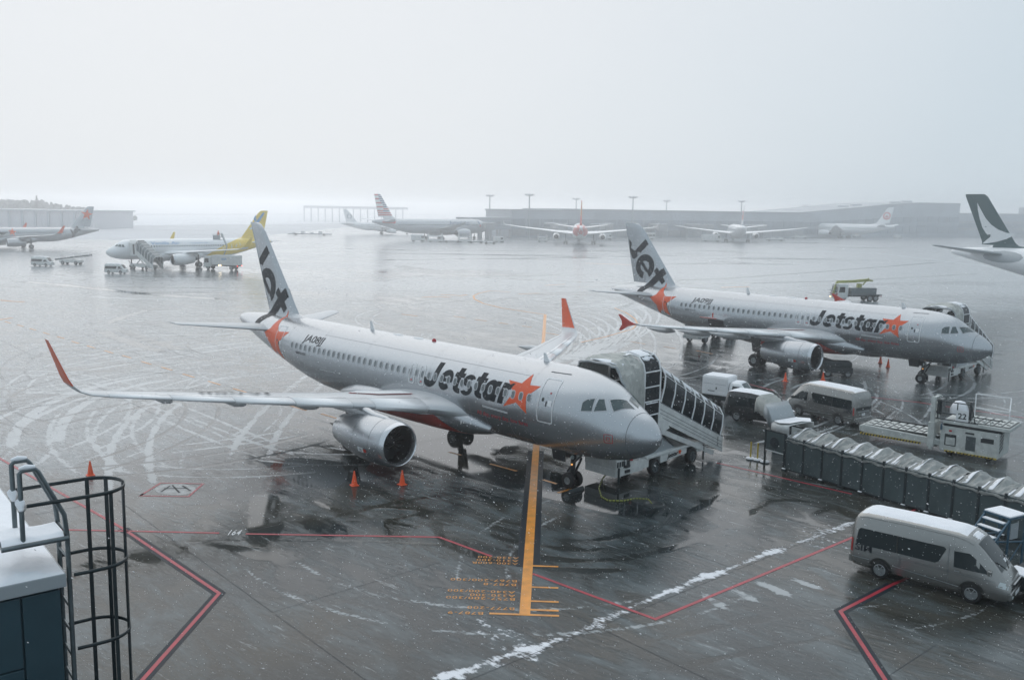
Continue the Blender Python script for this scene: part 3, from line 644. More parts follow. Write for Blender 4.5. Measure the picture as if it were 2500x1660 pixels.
    # antennas, beacon
    for (x, h) in ((6.9, .42), (21.4, .55)):
        MB().hexa([(x - .18, -.02, 5.85), (x + .22, -.02, 5.85), (x + .22, .02, 5.85), (x - .18, .02, 5.85), (x + .1, -.012, 5.86 + h), (x + .26, -.012, 5.86 + h), (x + .26, .012, 5.86 + h), (x + .1, .012, 5.86 + h)]).build('blade_antenna', M_LINE, body)
    MB().lathe([(0, .13), (.08, .12), (.14, .07), (.16, .01)], (15.6, 0, 5.87), 'z', 12).build('beacon', M_BEACON, body, smooth=50)
    for x in (18.9, 17.0): MB().loft([[(x + a * .5 * math.cos(R(30 * j)), a * .16 * math.sin(R(30 * j)), 5.87 + h) for j in range(12)] for a, h in ((1, 0), (.8, .05), (.2, .07))]).build('satcom_blister', M_LINE, body, smooth=50)
    MB().hexa([(23.5, -.03, 1.4), (23.9, -.03, 1.4), (23.9, .03, 1.4), (23.5, .03, 1.4), (23.4, -.03, 1.8), (24.1, -.03, 1.8), (24.1, .03, 1.8), (23.4, .03, 1.8)]).build('blade_antenna', M_DARK, body)
    ng = make_gear(root, 'nose_gear', 5.07, 0, .40, .26, 1.95, 2, lean=-.05)
    MB().box(4.96, 5.02, .12, .18, 1.15, 1.21).build('taxi_lamp', M_AMBER, ng)
    for s in (-1, 1): MB().lathe([(0, .11), (-.06, .10), (-.065, .01)], (4.95, s * .2, 1.55), 'x', 12).build('landing_lamp', M_LAMP, ng, smooth=50)
    MB().tube([(5.0, 0, 1.25), (4.35, 0, 1.85)], .06, 8).build('drag_strut', M_STEEL, ng); MB().lathe([(.75, .10), (1.2, .10)], (5.05, 0, 0), 'z', 12).build('oleo', M_STEEL, ng, smooth=50)
    MB().prism([(5.12, .5), (5.36, .72), (5.12, .95)], -.03, .03).build('torque_link', M_STEEL, ng)
    for s in (-1, 1): MB().hexa([(5.2, s * .36, 1.3), (6.0, s * .36, 1.3), (6.0, s * .39, 1.3), (5.2, s * .39, 1.3), (5.2, s * .38, 1.85), (6.1, s * .38, 1.85), (6.1, s * .41, 1.85), (5.2, s * .41, 1.85)]).build('gear_door', M_DARK, ng)
    for s in (-1, 1):
        g = make_gear(root, 'main_gear', 17.71, s * 3.8, .58, .46, 2.6, 2)
        MB().hexa([(17.4, s * 3.98, 1.3), (18.1, s * 3.98, 1.3), (18.1, s * 4.02, 1.3), (17.4, s * 4.02, 1.3), (17.3, s * 4.1, 2.6), (18.3, s * 4.1, 2.6), (18.3, s * 4.14, 2.6), (17.3, s * 4.14, 2.6)]).build('gear_door', M_DARK, g)
    if cargo_open:
        fus.decal('cargo_opening_shade', [[(24.4, 2.15), (22.7, 2.0), (22.7, 3.35), (24.4, 3.35)]], M_INTAKE, body, .01, 1)  # dark patch laid on the skin for the shade inside the hold
        d = MB(); d.hexa([(22.6, 1.93, 3.38), (24.5, 1.93, 3.38), (24.5, 3.1, 3.62), (22.6, 3.1, 3.62), (22.6, 1.93, 3.46), (24.5, 1.93, 3.46), (24.5, 3.1, 3.68), (22.6, 3.1, 3.68)]); dd = d.build('cargo_door', M_WHITE, root, bevel=.02)
        MB().box(22.65, 24.45, 3.1, 3.13, 3.6, 3.66).build('door_edge', M_RED, dd); MB().beam((23.2, 2.9, 3.68), (23.15, 2.95, 4.1), .08, .08).build('door_strut', M_RED, dd)
    return root

def jetstar_logo(fus, body, sg):
    """heavy slanted wordmark, letter by letter; J bottom-left at x 13.98, r ends at x 7.75"""
    z0 = 3.88; k = 1.03; cap = 1.30; sl = .26
    def put(u, v): return (13.98 - u - sl * v + .08, z0 + v)
    def ring(cx, cy, rx, ry, ix, iy, a0, a1, n=26):
        A = [R(a0 + (a1 - a0) * i / n) for i in range(n + 1)]
        return [[(cx + rx * math.cos(A[i]), cy + ry * math.sin(A[i])), (cx + rx * math.cos(A[i + 1]), cy + ry * math.sin(A[i + 1])), (cx + ix * math.cos(A[i + 1]), cy + iy * math.sin(A[i + 1])), (cx + ix * math.cos(A[i]), cy + iy * math.sin(A[i]))] for i in range(n)]
    def rect(a, b, c, d): return [(a, c), (b, c), (b, d), (a, d)]
    L = []
    s = .36                                             # stem weight
    # J: stem and hook
    L.append([rect(.55, .55 + s + .02, .40, cap)] + ring(.43, .40, .50, .42, .12, .10, 180, 360) + [[(-.07, .40), (.31, .40), (.31, .46), (-.07, .46)]])
    # e
    def e_at(x): return ring(x, .52, .50, .53, .20, .20, -8, 318) + [rect(x - .2, x + .2, .44, .62)]
    L.append(e_at(1.62))
    def t_at(x): return [rect(x, x + s, .30, cap - .06), rect(x - .16, x, .80, 1.02), rect(x + s, x + s + .2, .80, 1.02)] + ring(x + s + .12, .30, .48, .30, .12, .04, 180, 285, 10)
    L.append(t_at(2.32))
    # s
    cx = 3.33
    s_poly = ring(cx, .74, .42, .29, .12, .06, 30, 270, 16) + ring(cx + .02, .29, .42, .29, .12, .06, -150, 90, 16)
    s_poly = ring(cx, .735, .42, .295, .13, .075, 25, 262, 16) + ring(cx + .02, .275, .42, .295, .13, .075, -155, 82, 16)
    L.append(s_poly)
    L.append(t_at(3.98))
    # a
    L.append(ring(5.0, .5, .46, .52, .15, .20, 0, 360, 26) + [rect(5.24, 5.24 + s - .04, .0, 1.0)])
    # r
    L.append([rect(5.72, 5.72 + s, 0, 1.0)] + [[(5.72 + s, .70), (6.0 + s - .05, .74), (6.12 + s - .05, 1.05), (5.93 + s, 1.03), (5.72 + s, .93)]])
    for polys in L:
        fus.decal('letter', [[put(*q) for q in p] for p in polys], M_NAVY, body, .0065, sg, .09, .6)

def plain_jet(name, label, loc, yaw, L, hw, hh, zc, wing, eng, fin, hst, mats, win=None, gear=None, group=None, seg=32):
    """a parked airliner seen far off: all main parts, its own outline; returns root, fuselage object, Fuselage"""
    body_m, wing_m, eng_m, fin_m = mats
    root = empty(name, label, 'airliner', loc, yaw, group); fus = Fuselage(L, hw, hh, zc)
    body = fus.mesh(seg).build('fuselage', body_m, root, smooth=60)
    rings = []; xw = wing[0][0]; xe = wing[0][0] + wing[0][3]
    for f, w, h in ((-.25, .3, .2), (0, .98, .55), (.3, 1.06, .62), (.8, 1.06, .62), (1.1, .9, .5), (1.35, .3, .2)): rings.append([(xw + (xe - xw) * f, hw * w * math.sin(2 * math.pi * j / 24), zc - hh * .62 + hh * h * math.cos(2 * math.pi * j / 24)) for j in range(24)])
    MB().loft(rings).build('belly_fairing', body_m, root, smooth=60)
    for sg in (1, -1):
        make_wing(root, fus, wing, sg, wing_m[0], wing_m[1], wing_m[2])
        ex, ey, ez, er, el, wx, wz = eng
        make_engine(root, ex, sg * ey, ez, er, el, eng_m, wz, wx, wing_m[0], M_LIP, n=24, detail=False)
        hstab(root, hst, sg, wing_m[0])
        if win:
            x0, x1, n, z = win; dx = (x1 - x0) / (n - 1)
            for k in range(n):
                x = x0 + dx * k; a = .12 * hw / 1.975; h = .17 * hw / 1.975
                fus.decal('cabin_window', [[(x - a, z - h), (x + a, z - h), (x + a, z + h), (x - a, z + h)]], M_GLASS, root, .01, sg, None, None)
        for poly in ([(3.06, 4.80), (2.76, 4.86), (2.68, 4.36), (3.16, 4.31)], [(2.63, 4.86), (2.38, 4.89), (1.98, 4.45), (2.6, 4.36)], [(2.24, 4.86), (2.02, 4.86), (1.6, 4.5), (1.9, 4.45)]):
            k = hw / 1.975; kz = hh / 2.07
            fus.decal('cockpit_window', [[(p[0] * k, zc + (p[1] - 3.81) * kz) for p in poly]], M_CKGLASS, root, .02, sg, .15, .2)
    f, r, _ = make_fin(root, fin, fin_m, .10)
    (nx, nr, mx, my, mr, bog, lt) = gear
    make_gear(root, 'nose_gear', nx, 0, nr, nr * .6, lt, 2)
    for s in (-1, 1): make_gear(root, 'main_gear', mx, s * my, mr, mr * .8, lt + .8, 2, bogie=bog)
    return root, body, fus, f, r
# ================================================================== GROUND
def G2(px, py): p = G(px, py); return (p.x, p.y)
APRON_MAT = bpy.data.materials.new('wet_slushy_apron'); APRON_MAT.use_nodes = True
def build_apron_material():
    nt = APRON_MAT.node_tree; N, Lk = nt.nodes, nt.links; b = N['Principled BSDF']
    geo = N.new('ShaderNodeNewGeometry'); pos = geo.outputs['Position']
    def noise(scale, detail=5, mapping=None, rough=.55, dist=0.0):
        v = pos
        if mapping:
            vr = N.new('ShaderNodeVectorRotate'); vr.rotation_type = 'Z_AXIS'; vr.inputs['Angle'].default_value = -mapping[0]; Lk.new(pos, vr.inputs['Vector'])
            mp = N.new('ShaderNodeMapping'); mp.inputs['Scale'].default_value = mapping[1]; Lk.new(vr.outputs[0], mp.inputs['Vector']); v = mp.outputs[0]
        n = N.new('ShaderNodeTexNoise'); n.inputs['Scale'].default_value = scale; n.inputs['Detail'].default_value = detail; n.inputs['Roughness'].default_value = rough; n.inputs['Distortion'].default_value = dist
        Lk.new(v, n.inputs['Vector']); return n.outputs['Fac']
    def mth(op, a, c=None, d=None, clamp=False):
        m = N.new('ShaderNodeMath'); m.operation = op; m.use_clamp = clamp
        for i, q in enumerate((a, c, d)):
            if q is None: continue
            if isinstance(q, (int, float)): m.inputs[i].default_value = q
            else: Lk.new(q, m.inputs[i])
        return m.outputs[0]
    def rng_(v, a, c, d=0.0, e=1.0, smooth=True):
        m = N.new('ShaderNodeMapRange'); m.interpolation_type = 'SMOOTHSTEP' if smooth else 'LINEAR'
        m.inputs['From Min'].default_value = a; m.inputs['From Max'].default_value = c; m.inputs['To Min'].default_value = d; m.inputs['To Max'].default_value = e
        Lk.new(v, m.inputs['Value']); return m.outputs[0]
    def mixc(f, a, c):
        m = N.new('ShaderNodeMix'); m.data_type = 'RGBA'
        for nm, q in (('Factor', f), ('A', a), ('B', c)):
            if isinstance(q, (int, float)): m.inputs[nm].default_value = q
            elif isinstance(q, tuple): m.inputs[nm].default_value = (*q, 1)
            else: Lk.new(q, m.inputs[nm])
        return m.outputs['Result']
    def attr(nm):
        a = N.new('ShaderNodeAttribute'); a.attribute_name = nm; return a.outputs['Fac']
    slush_a, wet_a, snow_a = attr('slush'), attr('wet'), attr('snow')
    big = noise(.045, 4); mid = noise(.5, 6, (R(-48), (.6, 1.6, 1)), .6, .6); fine = noise(3.2, 6, (R(-40), (.5, 1.7, 1)), .7, .8); grit = noise(14, 4)
    # how much slush lies on the wet pavement
    f = mth('ADD', mth('MULTIPLY', big, .55), mth('MULTIPLY', mid, .75)); f = mth('ADD', f, mth('MULTIPLY', fine, .34))
    sep = N.new('ShaderNodeSeparateXYZ'); Lk.new(pos, sep.inputs[0])
    quiet = mth('MAXIMUM', rng_(sep.outputs['Y'], 74, 185), mth('MULTIPLY', mth('MULTIPLY', rng_(mth('MULTIPLY', sep.outputs['X'], -1), 6, 26), rng_(sep.outputs['Y'], 30, 52)), .45))   # fewer wheels pass here: more slush stays
    lane = noise(.020, 5, (R(8), (.35, 1.5, 1)), .62, .5); patchy = mth('MULTIPLY', mth('SUBTRACT', lane, .5), mth('MULTIPLY', quiet, 1.5))
    cov = rng_(mth('ADD', mth('ADD', f, patchy), mth('MULTIPLY', quiet, .27)), .70, 1.02)
    edge = mth('ADD', mth('MULTIPLY', mth('SUBTRACT', fine, .5), 1.1), mth('MULTIPLY', mth('SUBTRACT', noise(7.5, 4), .5), .5))
    sl = rng_(mth('ADD', slush_a, edge), .36, .58); wt = rng_(mth('ADD', wet_a, edge), .30, .66); sn = rng_(mth('ADD', snow_a, mth('MULTIPLY', edge, 1.4)), .35, .75)
    cov = mth('MAXIMUM', cov, mth('MULTIPLY', sl, .95)); cov = mth('MULTIPLY', cov, mth('SUBTRACT', 1.0, mth('MULTIPLY', wt, .97)), clamp=True)
    pave = mixc(rng_(noise(.10, 3), .42, .6), (.013, .022, .026), (.048, .042, .028)); pave = mixc(rng_(grit, .35, .7), pave, (.032, .035, .035))
    slushc = mixc(rng_(mid, .35, .7), (.038, .056, .062), (.098, .124, .133)); slushc = mixc(mth('MULTIPLY', quiet, rng_(fine, .3, .65)), slushc, (.54, .565, .585))
    col = mixc(mth('MULTIPLY', cov, .9), pave, slushc)
    col = mixc(mth('MULTIPLY', sl, mth('SUBTRACT', .66, mth('MULTIPLY', wt, .5))), col, (.46, .485, .50))
    speck = rng_(noise(9.5, 3, None, .8), .655, .70); col = mixc(mth('MULTIPLY', speck, .75), col, (.62, .64, .66))
    col = mixc(sn, col, (.78, .79, .82))
    streak = noise(2.4, 7, (R(-41), (.28, 1.9, 1)), .72, .35); ridge = mth('MULTIPLY', rng_(streak, .575, .66), rng_(noise(.33, 3), .42, .62)); thin = mth('SUBTRACT', 1.0, rng_(quiet, .35, .8))
    col = mixc(mth('MULTIPLY', mth('MULTIPLY', ridge, thin), .55), col, (.34, .37, .38)); col = mixc(mth('MULTIPLY', rng_(streak, .42, .30), .45), col, (.020, .027, .030))
    Lk.new(col, b.inputs['Base Color'])
    rgh = rng_(cov, 0.0, 1.0, .03, .22, False); rgh = mth('ADD', rgh, mth('MULTIPLY', mth('SUBTRACT', mid, .5), .06)); rgh = mth('MAXIMUM', rgh, mth('MULTIPLY', sn, .75)); rgh = mth('MAXIMUM', rgh, .022)
    Lk.new(rgh, b.inputs['Roughness']); b.inputs['Specular IOR Level'].default_value = .29
    hgt = mth('ADD', mth('MULTIPLY', cov, .6), mth('ADD', mth('MULTIPLY', mth('MULTIPLY', fine, .34), mth('ADD', cov, .12)), mth('ADD', mth('MULTIPLY', mth('MULTIPLY', mid, .5), mth('ADD', cov, .1)), mth('MULTIPLY', sn, 1.6))))
    bp = N.new('ShaderNodeBump'); bp.inputs['Strength'].default_value = .32; bp.inputs['Distance'].default_value = .035
    Lk.new(hgt, bp.inputs['Height']); Lk.new(bp.outputs[0], b.inputs['Normal'])
build_apron_material()

class GroundGrid:
    def __init__(s, x0, x1, y0, y1, st):
        s.x0, s.y0, s.st = x0, y0, st; s.nx = int((x1 - x0) / st) + 1; s.ny = int((y1 - y0) / st) + 1
        s.a = {k: np.zeros((s.ny, s.nx), np.float32) for k in ('slush', 'wet', 'snow')}
    def stamp(s, key, pts, w, val=1.0, fade=None, mode='max'):
        P = np.array(pts, float); seg = np.linalg.norm(np.diff(P, axis=0), axis=1); t = np.concatenate([[0], np.cumsum(seg)])
        if t[-1] <= 0: return
        q = np.arange(0, t[-1], s.st * .6); X = np.interp(q, t, P[:, 0]); Y = np.interp(q, t, P[:, 1])
        V = np.full(len(q), val); 
        if fade: V = V * np.clip(np.minimum(q, t[-1] - q) / fade, 0, 1)
        # uneven pressure along the track
        V = V * (0.82 + 0.25 * np.sin(q * .7 + X) * np.sin(q * .23 + 2 * Y))
        k = int(math.ceil((w * .5 + s.st) / s.st)) + 1; o = np.arange(-k, k + 1); OX, OY = np.meshgrid(o, o)
        ix = np.round((X - s.x0) / s.st).astype(int)[:, None] + OX.ravel()[None]; iy = np.round((Y - s.y0) / s.st).astype(int)[:, None] + OY.ravel()[None]
        d = np.hypot(s.x0 + ix * s.st - X[:, None], s.y0 + iy * s.st - Y[:, None]); v = np.clip((w * .5 + s.st * .75 - d) / (s.st * 1.5), 0, 1) * V[:, None]
        ok = (ix >= 0) & (ix < s.nx) & (iy >= 0) & (iy < s.ny) & (v > 0.01)
        if mode == 'max': np.maximum.at(s.a[key], (iy[ok], ix[ok]), v[ok].astype(np.float32))
        else: np.minimum.at(s.a[key], (iy[ok], ix[ok]), (1 - v[ok]).astype(np.float32))
    def build(s, name):
        X, Y = np.meshgrid(s.x0 + np.arange(s.nx) * s.st, s.y0 + np.arange(s.ny) * s.st)
        co = np.stack([X.ravel(), Y.ravel(), np.zeros(X.size)], 1).astype(np.float32)
        i = (np.arange(s.ny - 1)[:, None] * s.nx + np.arange(s.nx - 1)[None]).ravel(); f = np.stack([i, i + 1, i + 1 + s.nx, i + s.nx], 1).astype(np.int32)
        me = bpy.data.meshes.new(name); me.vertices.add(len(co)); me.vertices.foreach_set('co', co.ravel()); me.loops.add(f.size); me.loops.foreach_set('vertex_index', f.ravel())
        me.polygons.add(len(f)); me.polygons.foreach_set('loop_start', np.arange(0, f.size, 4, dtype=np.int32)); me.update(calc_edges=True)
        for k, v in s.a.items():
            at = me.attributes.new(k, 'FLOAT', 'POINT'); at.data.foreach_set('value', v.ravel())
        me.materials.append(APRON_MAT); return me
near = GroundGrid(-46, 46, 14, 126, .16); far = GroundGrid(-190, 130, 126, 330, .9)
def track(pts, key='slush', w=.32, gauge=1.6, val=.9, fade=4, gg=None):
    """a pair of wheel tracks along a smooth line"""
    P = np.array(pts, float)
    for _ in range(3):                                   # corner cutting
        Q = np.empty((2 * len(P) - 2, 2)); Q[0::2] = P[:-1] * .75 + P[1:] * .25; Q[1::2] = P[:-1] * .25 + P[1:] * .75; P = np.vstack([P[:1], Q, P[-1:]])
    d = np.gradient(P, axis=0); d /= np.linalg.norm(d, axis=1)[:, None] + 1e-9; n = np.stack([-d[:, 1], d[:, 0]], 1)
    for sgn in ((-.5, .5) if gauge else (0,)):
        for gq in (near, far): gq.stamp(key, P + n * gauge * sgn, w if gq is near else max(w * 1.6, 1.1), min(1.0, val * 1.2), fade)
def arc(c, r, a0, a1, n=40, squash=1.0): return [(c[0] + r * math.cos(R(a0 + (a1 - a0) * i / n)), c[1] + squash * r * math.sin(R(a0 + (a1 - a0) * i / n))) for i in range(n + 1)]
def clip_run(pts, ok):
    best, cur = [], []
    for q in list(pts) + [None]:
        if q is not None and ok(q): cur.append(q)
        else:
            if len(cur) > len(best): best = cur
            cur = []
    return best if len(best) > 3 else [(0, 400), (1, 400), (2, 400)]
def px_track(pix, **k): track([G2(*p) for p in pix], **k)
# light slush tracks left of the near aeroplane
px_track([(330, 1225), (310, 1120), (330, 1050), (390, 990), (480, 955)], w=.42, gauge=1.9)
px_track([(90, 1110), (85, 1060), (120, 1010), (200, 965), (330, 930), (460, 915)], w=.7, gauge=2.3)
px_track([(-60, 1080), (40, 1020), (130, 980), (260, 945), (380, 930)], w=.45, gauge=2.1)
px_track([(600, 1140), (625, 1070), (680, 1000), (740, 950), (800, 900)], w=.42, gauge=2.0)
px_track([(380, 1000), (520, 1060), (660, 1110), (760, 1130)], w=.3, gauge=1.5)
px_track([(330, 960), (480, 1020), (620, 1080), (700, 1100)], w=.28, gauge=1.5)
px_track([(300, 1110), (480, 1090), (640, 1070), (820, 1040)], w=.28, gauge=1.4)
px_track([(0, 965), (150, 945), (300, 915), (440, 895), (620, 870)], w=.3, gauge=1.8)
px_track([(0, 920), (150, 905), (330, 880), (520, 850), (700, 830)], w=.4, gauge=2.4)
px_track([(0, 885), (200, 868), (420, 842), (660, 812)], key='wet', w=.5, gauge=2.2, val=.7)
px_track([(30, 860), (260, 845), (480, 820), (690, 800)], key='wet', w=.6, gauge=2.6, val=.65)
for i in range(96):                                      # random turning lines over the left stand
    c = (rng.uniform(-42, 0), 42 + 58 * rng.random() ** 1.5); a = rng.uniform(0, 360); track(clip_run(arc(c, rng.uniform(5, 30), a, a + rng.uniform(40, 130)), lambda q: q[1] > 42 and (q[0] < -5 or q[1] > 55)), w=rng.uniform(.14, .36), gauge=rng.choice([1.4, 1.7, 2.0]), val=rng.uniform(.55, .95), key='slush' if rng.random() < .72 else 'wet')
for i in range(16):                                      # bundles of nearly parallel lines
    c = (rng.uniform(-60, 10), rng.uniform(60, 150)); r0 = rng.uniform(20, 60); a = rng.uniform(200, 330)
    for k in range(rng.integers(3, 7)): track(clip_run(arc(c, r0 + k * rng.uniform(.5, 1.1), a + rng.normal(0, 4), a + rng.uniform(30, 70)), lambda q: q[1] > 50 or (q[0] < -12 and q[1] > 42)), w=rng.uniform(.12, .3), gauge=0, val=rng.uniform(.5, .95), key='slush' if rng.random() < .65 else 'wet')
for i in range(64):                                      # turning lines between the two aeroplanes and to the right
    c = (rng.uniform(-30, 40), rng.uniform(58, 122)); a = rng.uniform(0, 360); track(clip_run(arc(c, rng.uniform(5, 24), a, a + rng.uniform(40, 140)), lambda q: q[1] > 52), w=rng.uniform(.14, .34), gauge=rng.choice([1.4, 1.7, 2.0]), val=rng.uniform(.5, .9), key='slush' if rng.random() < .6 else 'wet')
for i in range(26):                                      # turning marks on the stand in front
    c = (rng.uniform(-10, 16), rng.uniform(30, 46)); a = rng.uniform(0, 360); track(clip_run(arc(c, rng.uniform(3, 12), a, a + rng.uniform(40, 150)), lambda q: q[1] > 27), w=rng.uniform(.14, .3), gauge=rng.choice([1.5, 1.8]), val=rng.uniform(.38, .6), key='slush' if rng.random() < .5 else 'wet')
for i in range(40):                                      # long marks far out on the apron
    x, y = rng.uniform(-150, 110), rng.uniform(122, 300); a = R(rng.choice([172, 186, 160]) + rng.normal(0, 6)); l = rng.uniform(25, 90)
    track([(x, y), (x + l * .5 * math.cos(a), y + l * .5 * math.sin(a)), (x + l * math.cos(a + .15), y + l * math.sin(a + .15))], w=rng.uniform(.5, 1.3), gauge=rng.choice([0, 3.0]), val=rng.uniform(.6, 1), key='wet', fade=10)
for i in range(90):                                      # long scraped lines
    x, y = rng.uniform(-40, 40), rng.uniform(26, 110); a = R(rng.normal(150, 16)); l = rng.uniform(6, 26)
    kk = 'slush' if rng.random() < .45 else 'wet'; soft = .62 if (kk == 'slush' and (y < 44 or (x > -4 and y < 62))) else 1.0
    track([(x, y), (x + l * .5 * math.cos(a), y + l * .5 * math.sin(a)), (x + l * math.cos(a + .12), y + l * math.sin(a + .12))], w=rng.uniform(.12, .35) * soft, gauge=0, val=rng.uniform(.45, .8) * soft, key=kk)
# swirls behind the near wing tip and towards the far stand
for k in range(9): px_track([(1330 + 10 * k, 905 - 2 * k), (1400 + 22 * k, 872 - 8 * k), (1425 + 22 * k, 830 - 9 * k), (1360 + 24 * k, 790 - 6 * k), (1260 + 18 * k, 768 - 5 * k)], w=.35, gauge=1.7, val=.85)
for k in range(5): px_track([(950 + 14 * k, 720), (925 + 22 * k, 738), (960 + 26 * k, 760), (1080 + 26 * k, 785), (1230 + 22 * k, 800)], key='wet', w=.32, gauge=1.8, val=.85)
for k in range(6): px_track([(830, 668 + 5 * k), (930 + 16 * k, 660 + 3 * k), (1000 + 14 * k, 655 + 2 * k), (960 + 14 * k, 645 + 2 * k)], key='wet', w=.5, gauge=2, val=.7)
for k in range(4): px_track([(250 + 9 * k, 800 - 3 * k), (240 + 9 * k, 785), (290 + 9 * k, 768 - 2 * k), (380, 756 - 3 * k)], key='wet', w=.4, gauge=1.8, val=.9)
for k in range(3): px_track([(245 + 12 * k, 800), (300 + 12 * k, 825), (380 + 14 * k, 850), (450 + 10 * k, 866)], key='wet', w=.4, gauge=1.8, val=.9)
px_track([(0, 685), (130, 693), (260, 708), (400, 722), (620, 735)], key='wet', w=1.6, gauge=0, val=.9, fade=8)
px_track([(600, 642), (900, 636), (1180, 632), (1500, 628)], key='wet', w=1.6, gauge=0, val=.8, fade=8)
px_track([(780, 655), (1000, 668), (1300, 684), (1600, 694), (2000, 690), (2400, 668)], key='wet', w=1.2, gauge=0, val=.85, fade=8)
px_track([(1540, 690), (1700, 684), (1900, 672), (2300, 640)], key='wet', w=1.0, gauge=0, val=.75, fade=8)
for (a, c_) in (((1605, 815), (1690, 800)), ((1560, 900), (1640, 800))): pass
for xs in (1545, 1580, 1645): px_track([(xs, 800), (xs + 22, 830), (xs + 16, 880)], w=.34, gauge=0, val=1.0, fade=1)
# dark tyre arcs on the stand in front of the nose
px_track([(740, 1310), (880, 1265), (1040, 1230), (1180, 1215)], key='wet', w=.45, gauge=1.9, val=.9)
px_track([(700, 1260), (860, 1250), (1040, 1262), (1190, 1300)], key='wet', w=.4, gauge=2.0, val=.85)
px_track([(1180, 1240), (1120, 1280), (1160, 1330), (1320, 1360), (1500, 1370), (1640, 1340)], key='wet', w=.5, gauge=2.1, val=.9)
px_track([(1260, 1280), (1290, 1330), (1450, 1350), (1640, 1310), (1780, 1240), (1880, 1180)], key='wet', w=.5, gauge=2.1, val=.85)
px_track([(1880, 1200), (2000, 1240), (2060, 1290), (2040, 1340)], key='wet', w=.45, gauge=2.0, val=.9)
px_track([(1830, 1250), (1960, 1230), (2100, 1280)], key='wet', w=.5, gauge=2.0, val=.85)
px_track([(1950, 1300), (2060, 1260), (2130, 1230)], key='wet', w=.5, gauge=2.0, val=.9)
for k in range(4): px_track([(470 + 30 * k, 1320 + 9 * k), (600 + 30 * k, 1342 + 8 * k), (720, 1352 + 9 * k)], key='wet', w=.6, gauge=0, val=.9, fade=1.5)
px_track([(300, 1360), (340, 1350), (400, 1370), (430, 1358)], key='wet', w=1.2, gauge=0, val=.9, fade=1)
px_track([(640, 1330), (650, 1270), (645, 1200)], key='wet', w=1.4, gauge=0, val=.8, fade=1)
for k in range(4): px_track([(1700 + 70 * k, 1440 - 12 * k), (1780 + 80 * k, 1490 - 16 * k)], w=.45, gauge=0, val=.8, fade=.5)
px_track([(1380, 1560), (1560, 1545), (1800, 1480), (2050, 1450)], key='wet', w=.3, gauge=1.5, val=.7)
px_track([(1400, 1640), (1640, 1590), (1900, 1540), (2140, 1500)], key='wet', w=.35, gauge=1.7, val=.8)
px_track([(2080, 1510), (2200, 1540), (2400, 1560), (2500, 1580)], key='wet', w=.4, gauge=1.7, val=.7)
# snow left lying in a ragged line along a joint, and in small heaps
edge_line = [(1080, 1655), (1220, 1605), (1330, 1572), (1420, 1540), (1545, 1480), (1690, 1420), (1800, 1380), (1900, 1340), (1990, 1310), (2080, 1275)]
EL = [G2(*p) for p in edge_line]
tl = np.linspace(0, len(EL) - 1.001, 560)
for t in tl:
    i = int(t); f = t - i; x = EL[i][0] * (1 - f) + EL[i + 1][0] * f; y = EL[i][1] * (1 - f) + EL[i + 1][1] * f
    hv = .5 + .5 * math.sin(t * 6.1) * math.sin(t * 2.3 + 1)
    near.stamp('snow', [(x, y), (x + .12, y + .08)], .16 + .1 * rng.random(), .7 + .3 * rng.random())
    if hv < .28: continue
    l = .12 + .5 * hv * rng.random(); a = R(200 + rng.normal(0, 8)); near.stamp('snow', [(x, y), (x + l * math.cos(a) * rng.choice([-.4, 1]), y + l * math.sin(a))], .12 + .28 * hv * rng.random(), .62 + .38 * rng.random())
for (x0, x1, y0, y1, n) in ((1165, 1260, 1530, 1620, 26), (1260, 1280, 1555, 1600, 6), (1960, 2090, 1280, 1335, 22), (1160, 1190, 1495, 1520, 5)):
    for _ in range(n):
        p = G2(rng.uniform(x0, x1), rng.uniform(y0, y1)); a = R(rng.normal(-40, 15)); l = rng.uniform(.1, .7); near.stamp('snow', [p, (p[0] + l * math.cos(a), p[1] + l * math.sin(a))], rng.uniform(.08, .22), rng.uniform(.55, 1))
for i in range(70):                                      # ridges of pushed slush in the foreground
    p = G2(rng.uniform(330, 1150), rng.uniform(1470, 1655)); a = R(rng.normal(-34, 9)); l = rng.uniform(.15, 1.1)
    near.stamp('snow', [p, (p[0] + l * math.cos(a), p[1] + l * math.sin(a))], rng.uniform(.05, .12), rng.uniform(.3, .62))
for pix in ([(800, 1456), (980, 1503), (1168, 1558)], [(1000, 1510), (1130, 1540), (1180, 1580)]): px_track(pix, key='wet', w=.18, gauge=0, val=.9, fade=.4)
for k in range(5): px_track([(980 + 90 * k, 1075 + 22 * k), (1120 + 80 * k, 1130 + 20 * k), (1300 + 60 * k, 1180 + 14 * k), (1500 + 40 * k, 1220 + 8 * k)], key='wet', w=3.2, gauge=0, val=.8, fade=3)
px_track([(1000, 1050), (1110, 1075), (1220, 1095)], key='wet', w=4.5, gauge=0, val=1.0, fade=2)
for k in range(3): px_track([(620, 1120 + 22 * k), (800, 1140 + 18 * k), (1000, 1150 + 14 * k)], key='wet', w=2.2, gauge=0, val=.75, fade=3)
apron = link('apron', near.build('apron'), None); tag(apron, 'wet grey apron with slush and tyre tracks', kind='structure')
o = link('apron', far.build('apron_beyond'), None); tag(o, 'snowy middle distance of the apron', kind='structure')
def flat(name, quads, m, z=0.0, label=None, kind='structure'):
    b = MB()
    for q in quads: b.add([(p[0], p[1], z) for p in q], [list(range(len(q)))])
    return tag(b.build(name, m, None, normals=False), label, kind=kind)
FAR = 3200
M_FIELD = mat('snowy_field', (.60, .61, .63), .8, var=.12, vscale=.02)
flat('apron', [[(-46, 126), (-190, 126), (-190, -60), (-46, -60)], [(46, 126), (46, -60), (420, -60), (420, 330), (130, 330), (130, 126)], [(-46, -60), (46, -60), (46, 14), (-46, 14)], [(-110, 330), (420, 330), (420, 700), (-110, 700)]], APRON_MAT, label='apron stretching away under the haze')
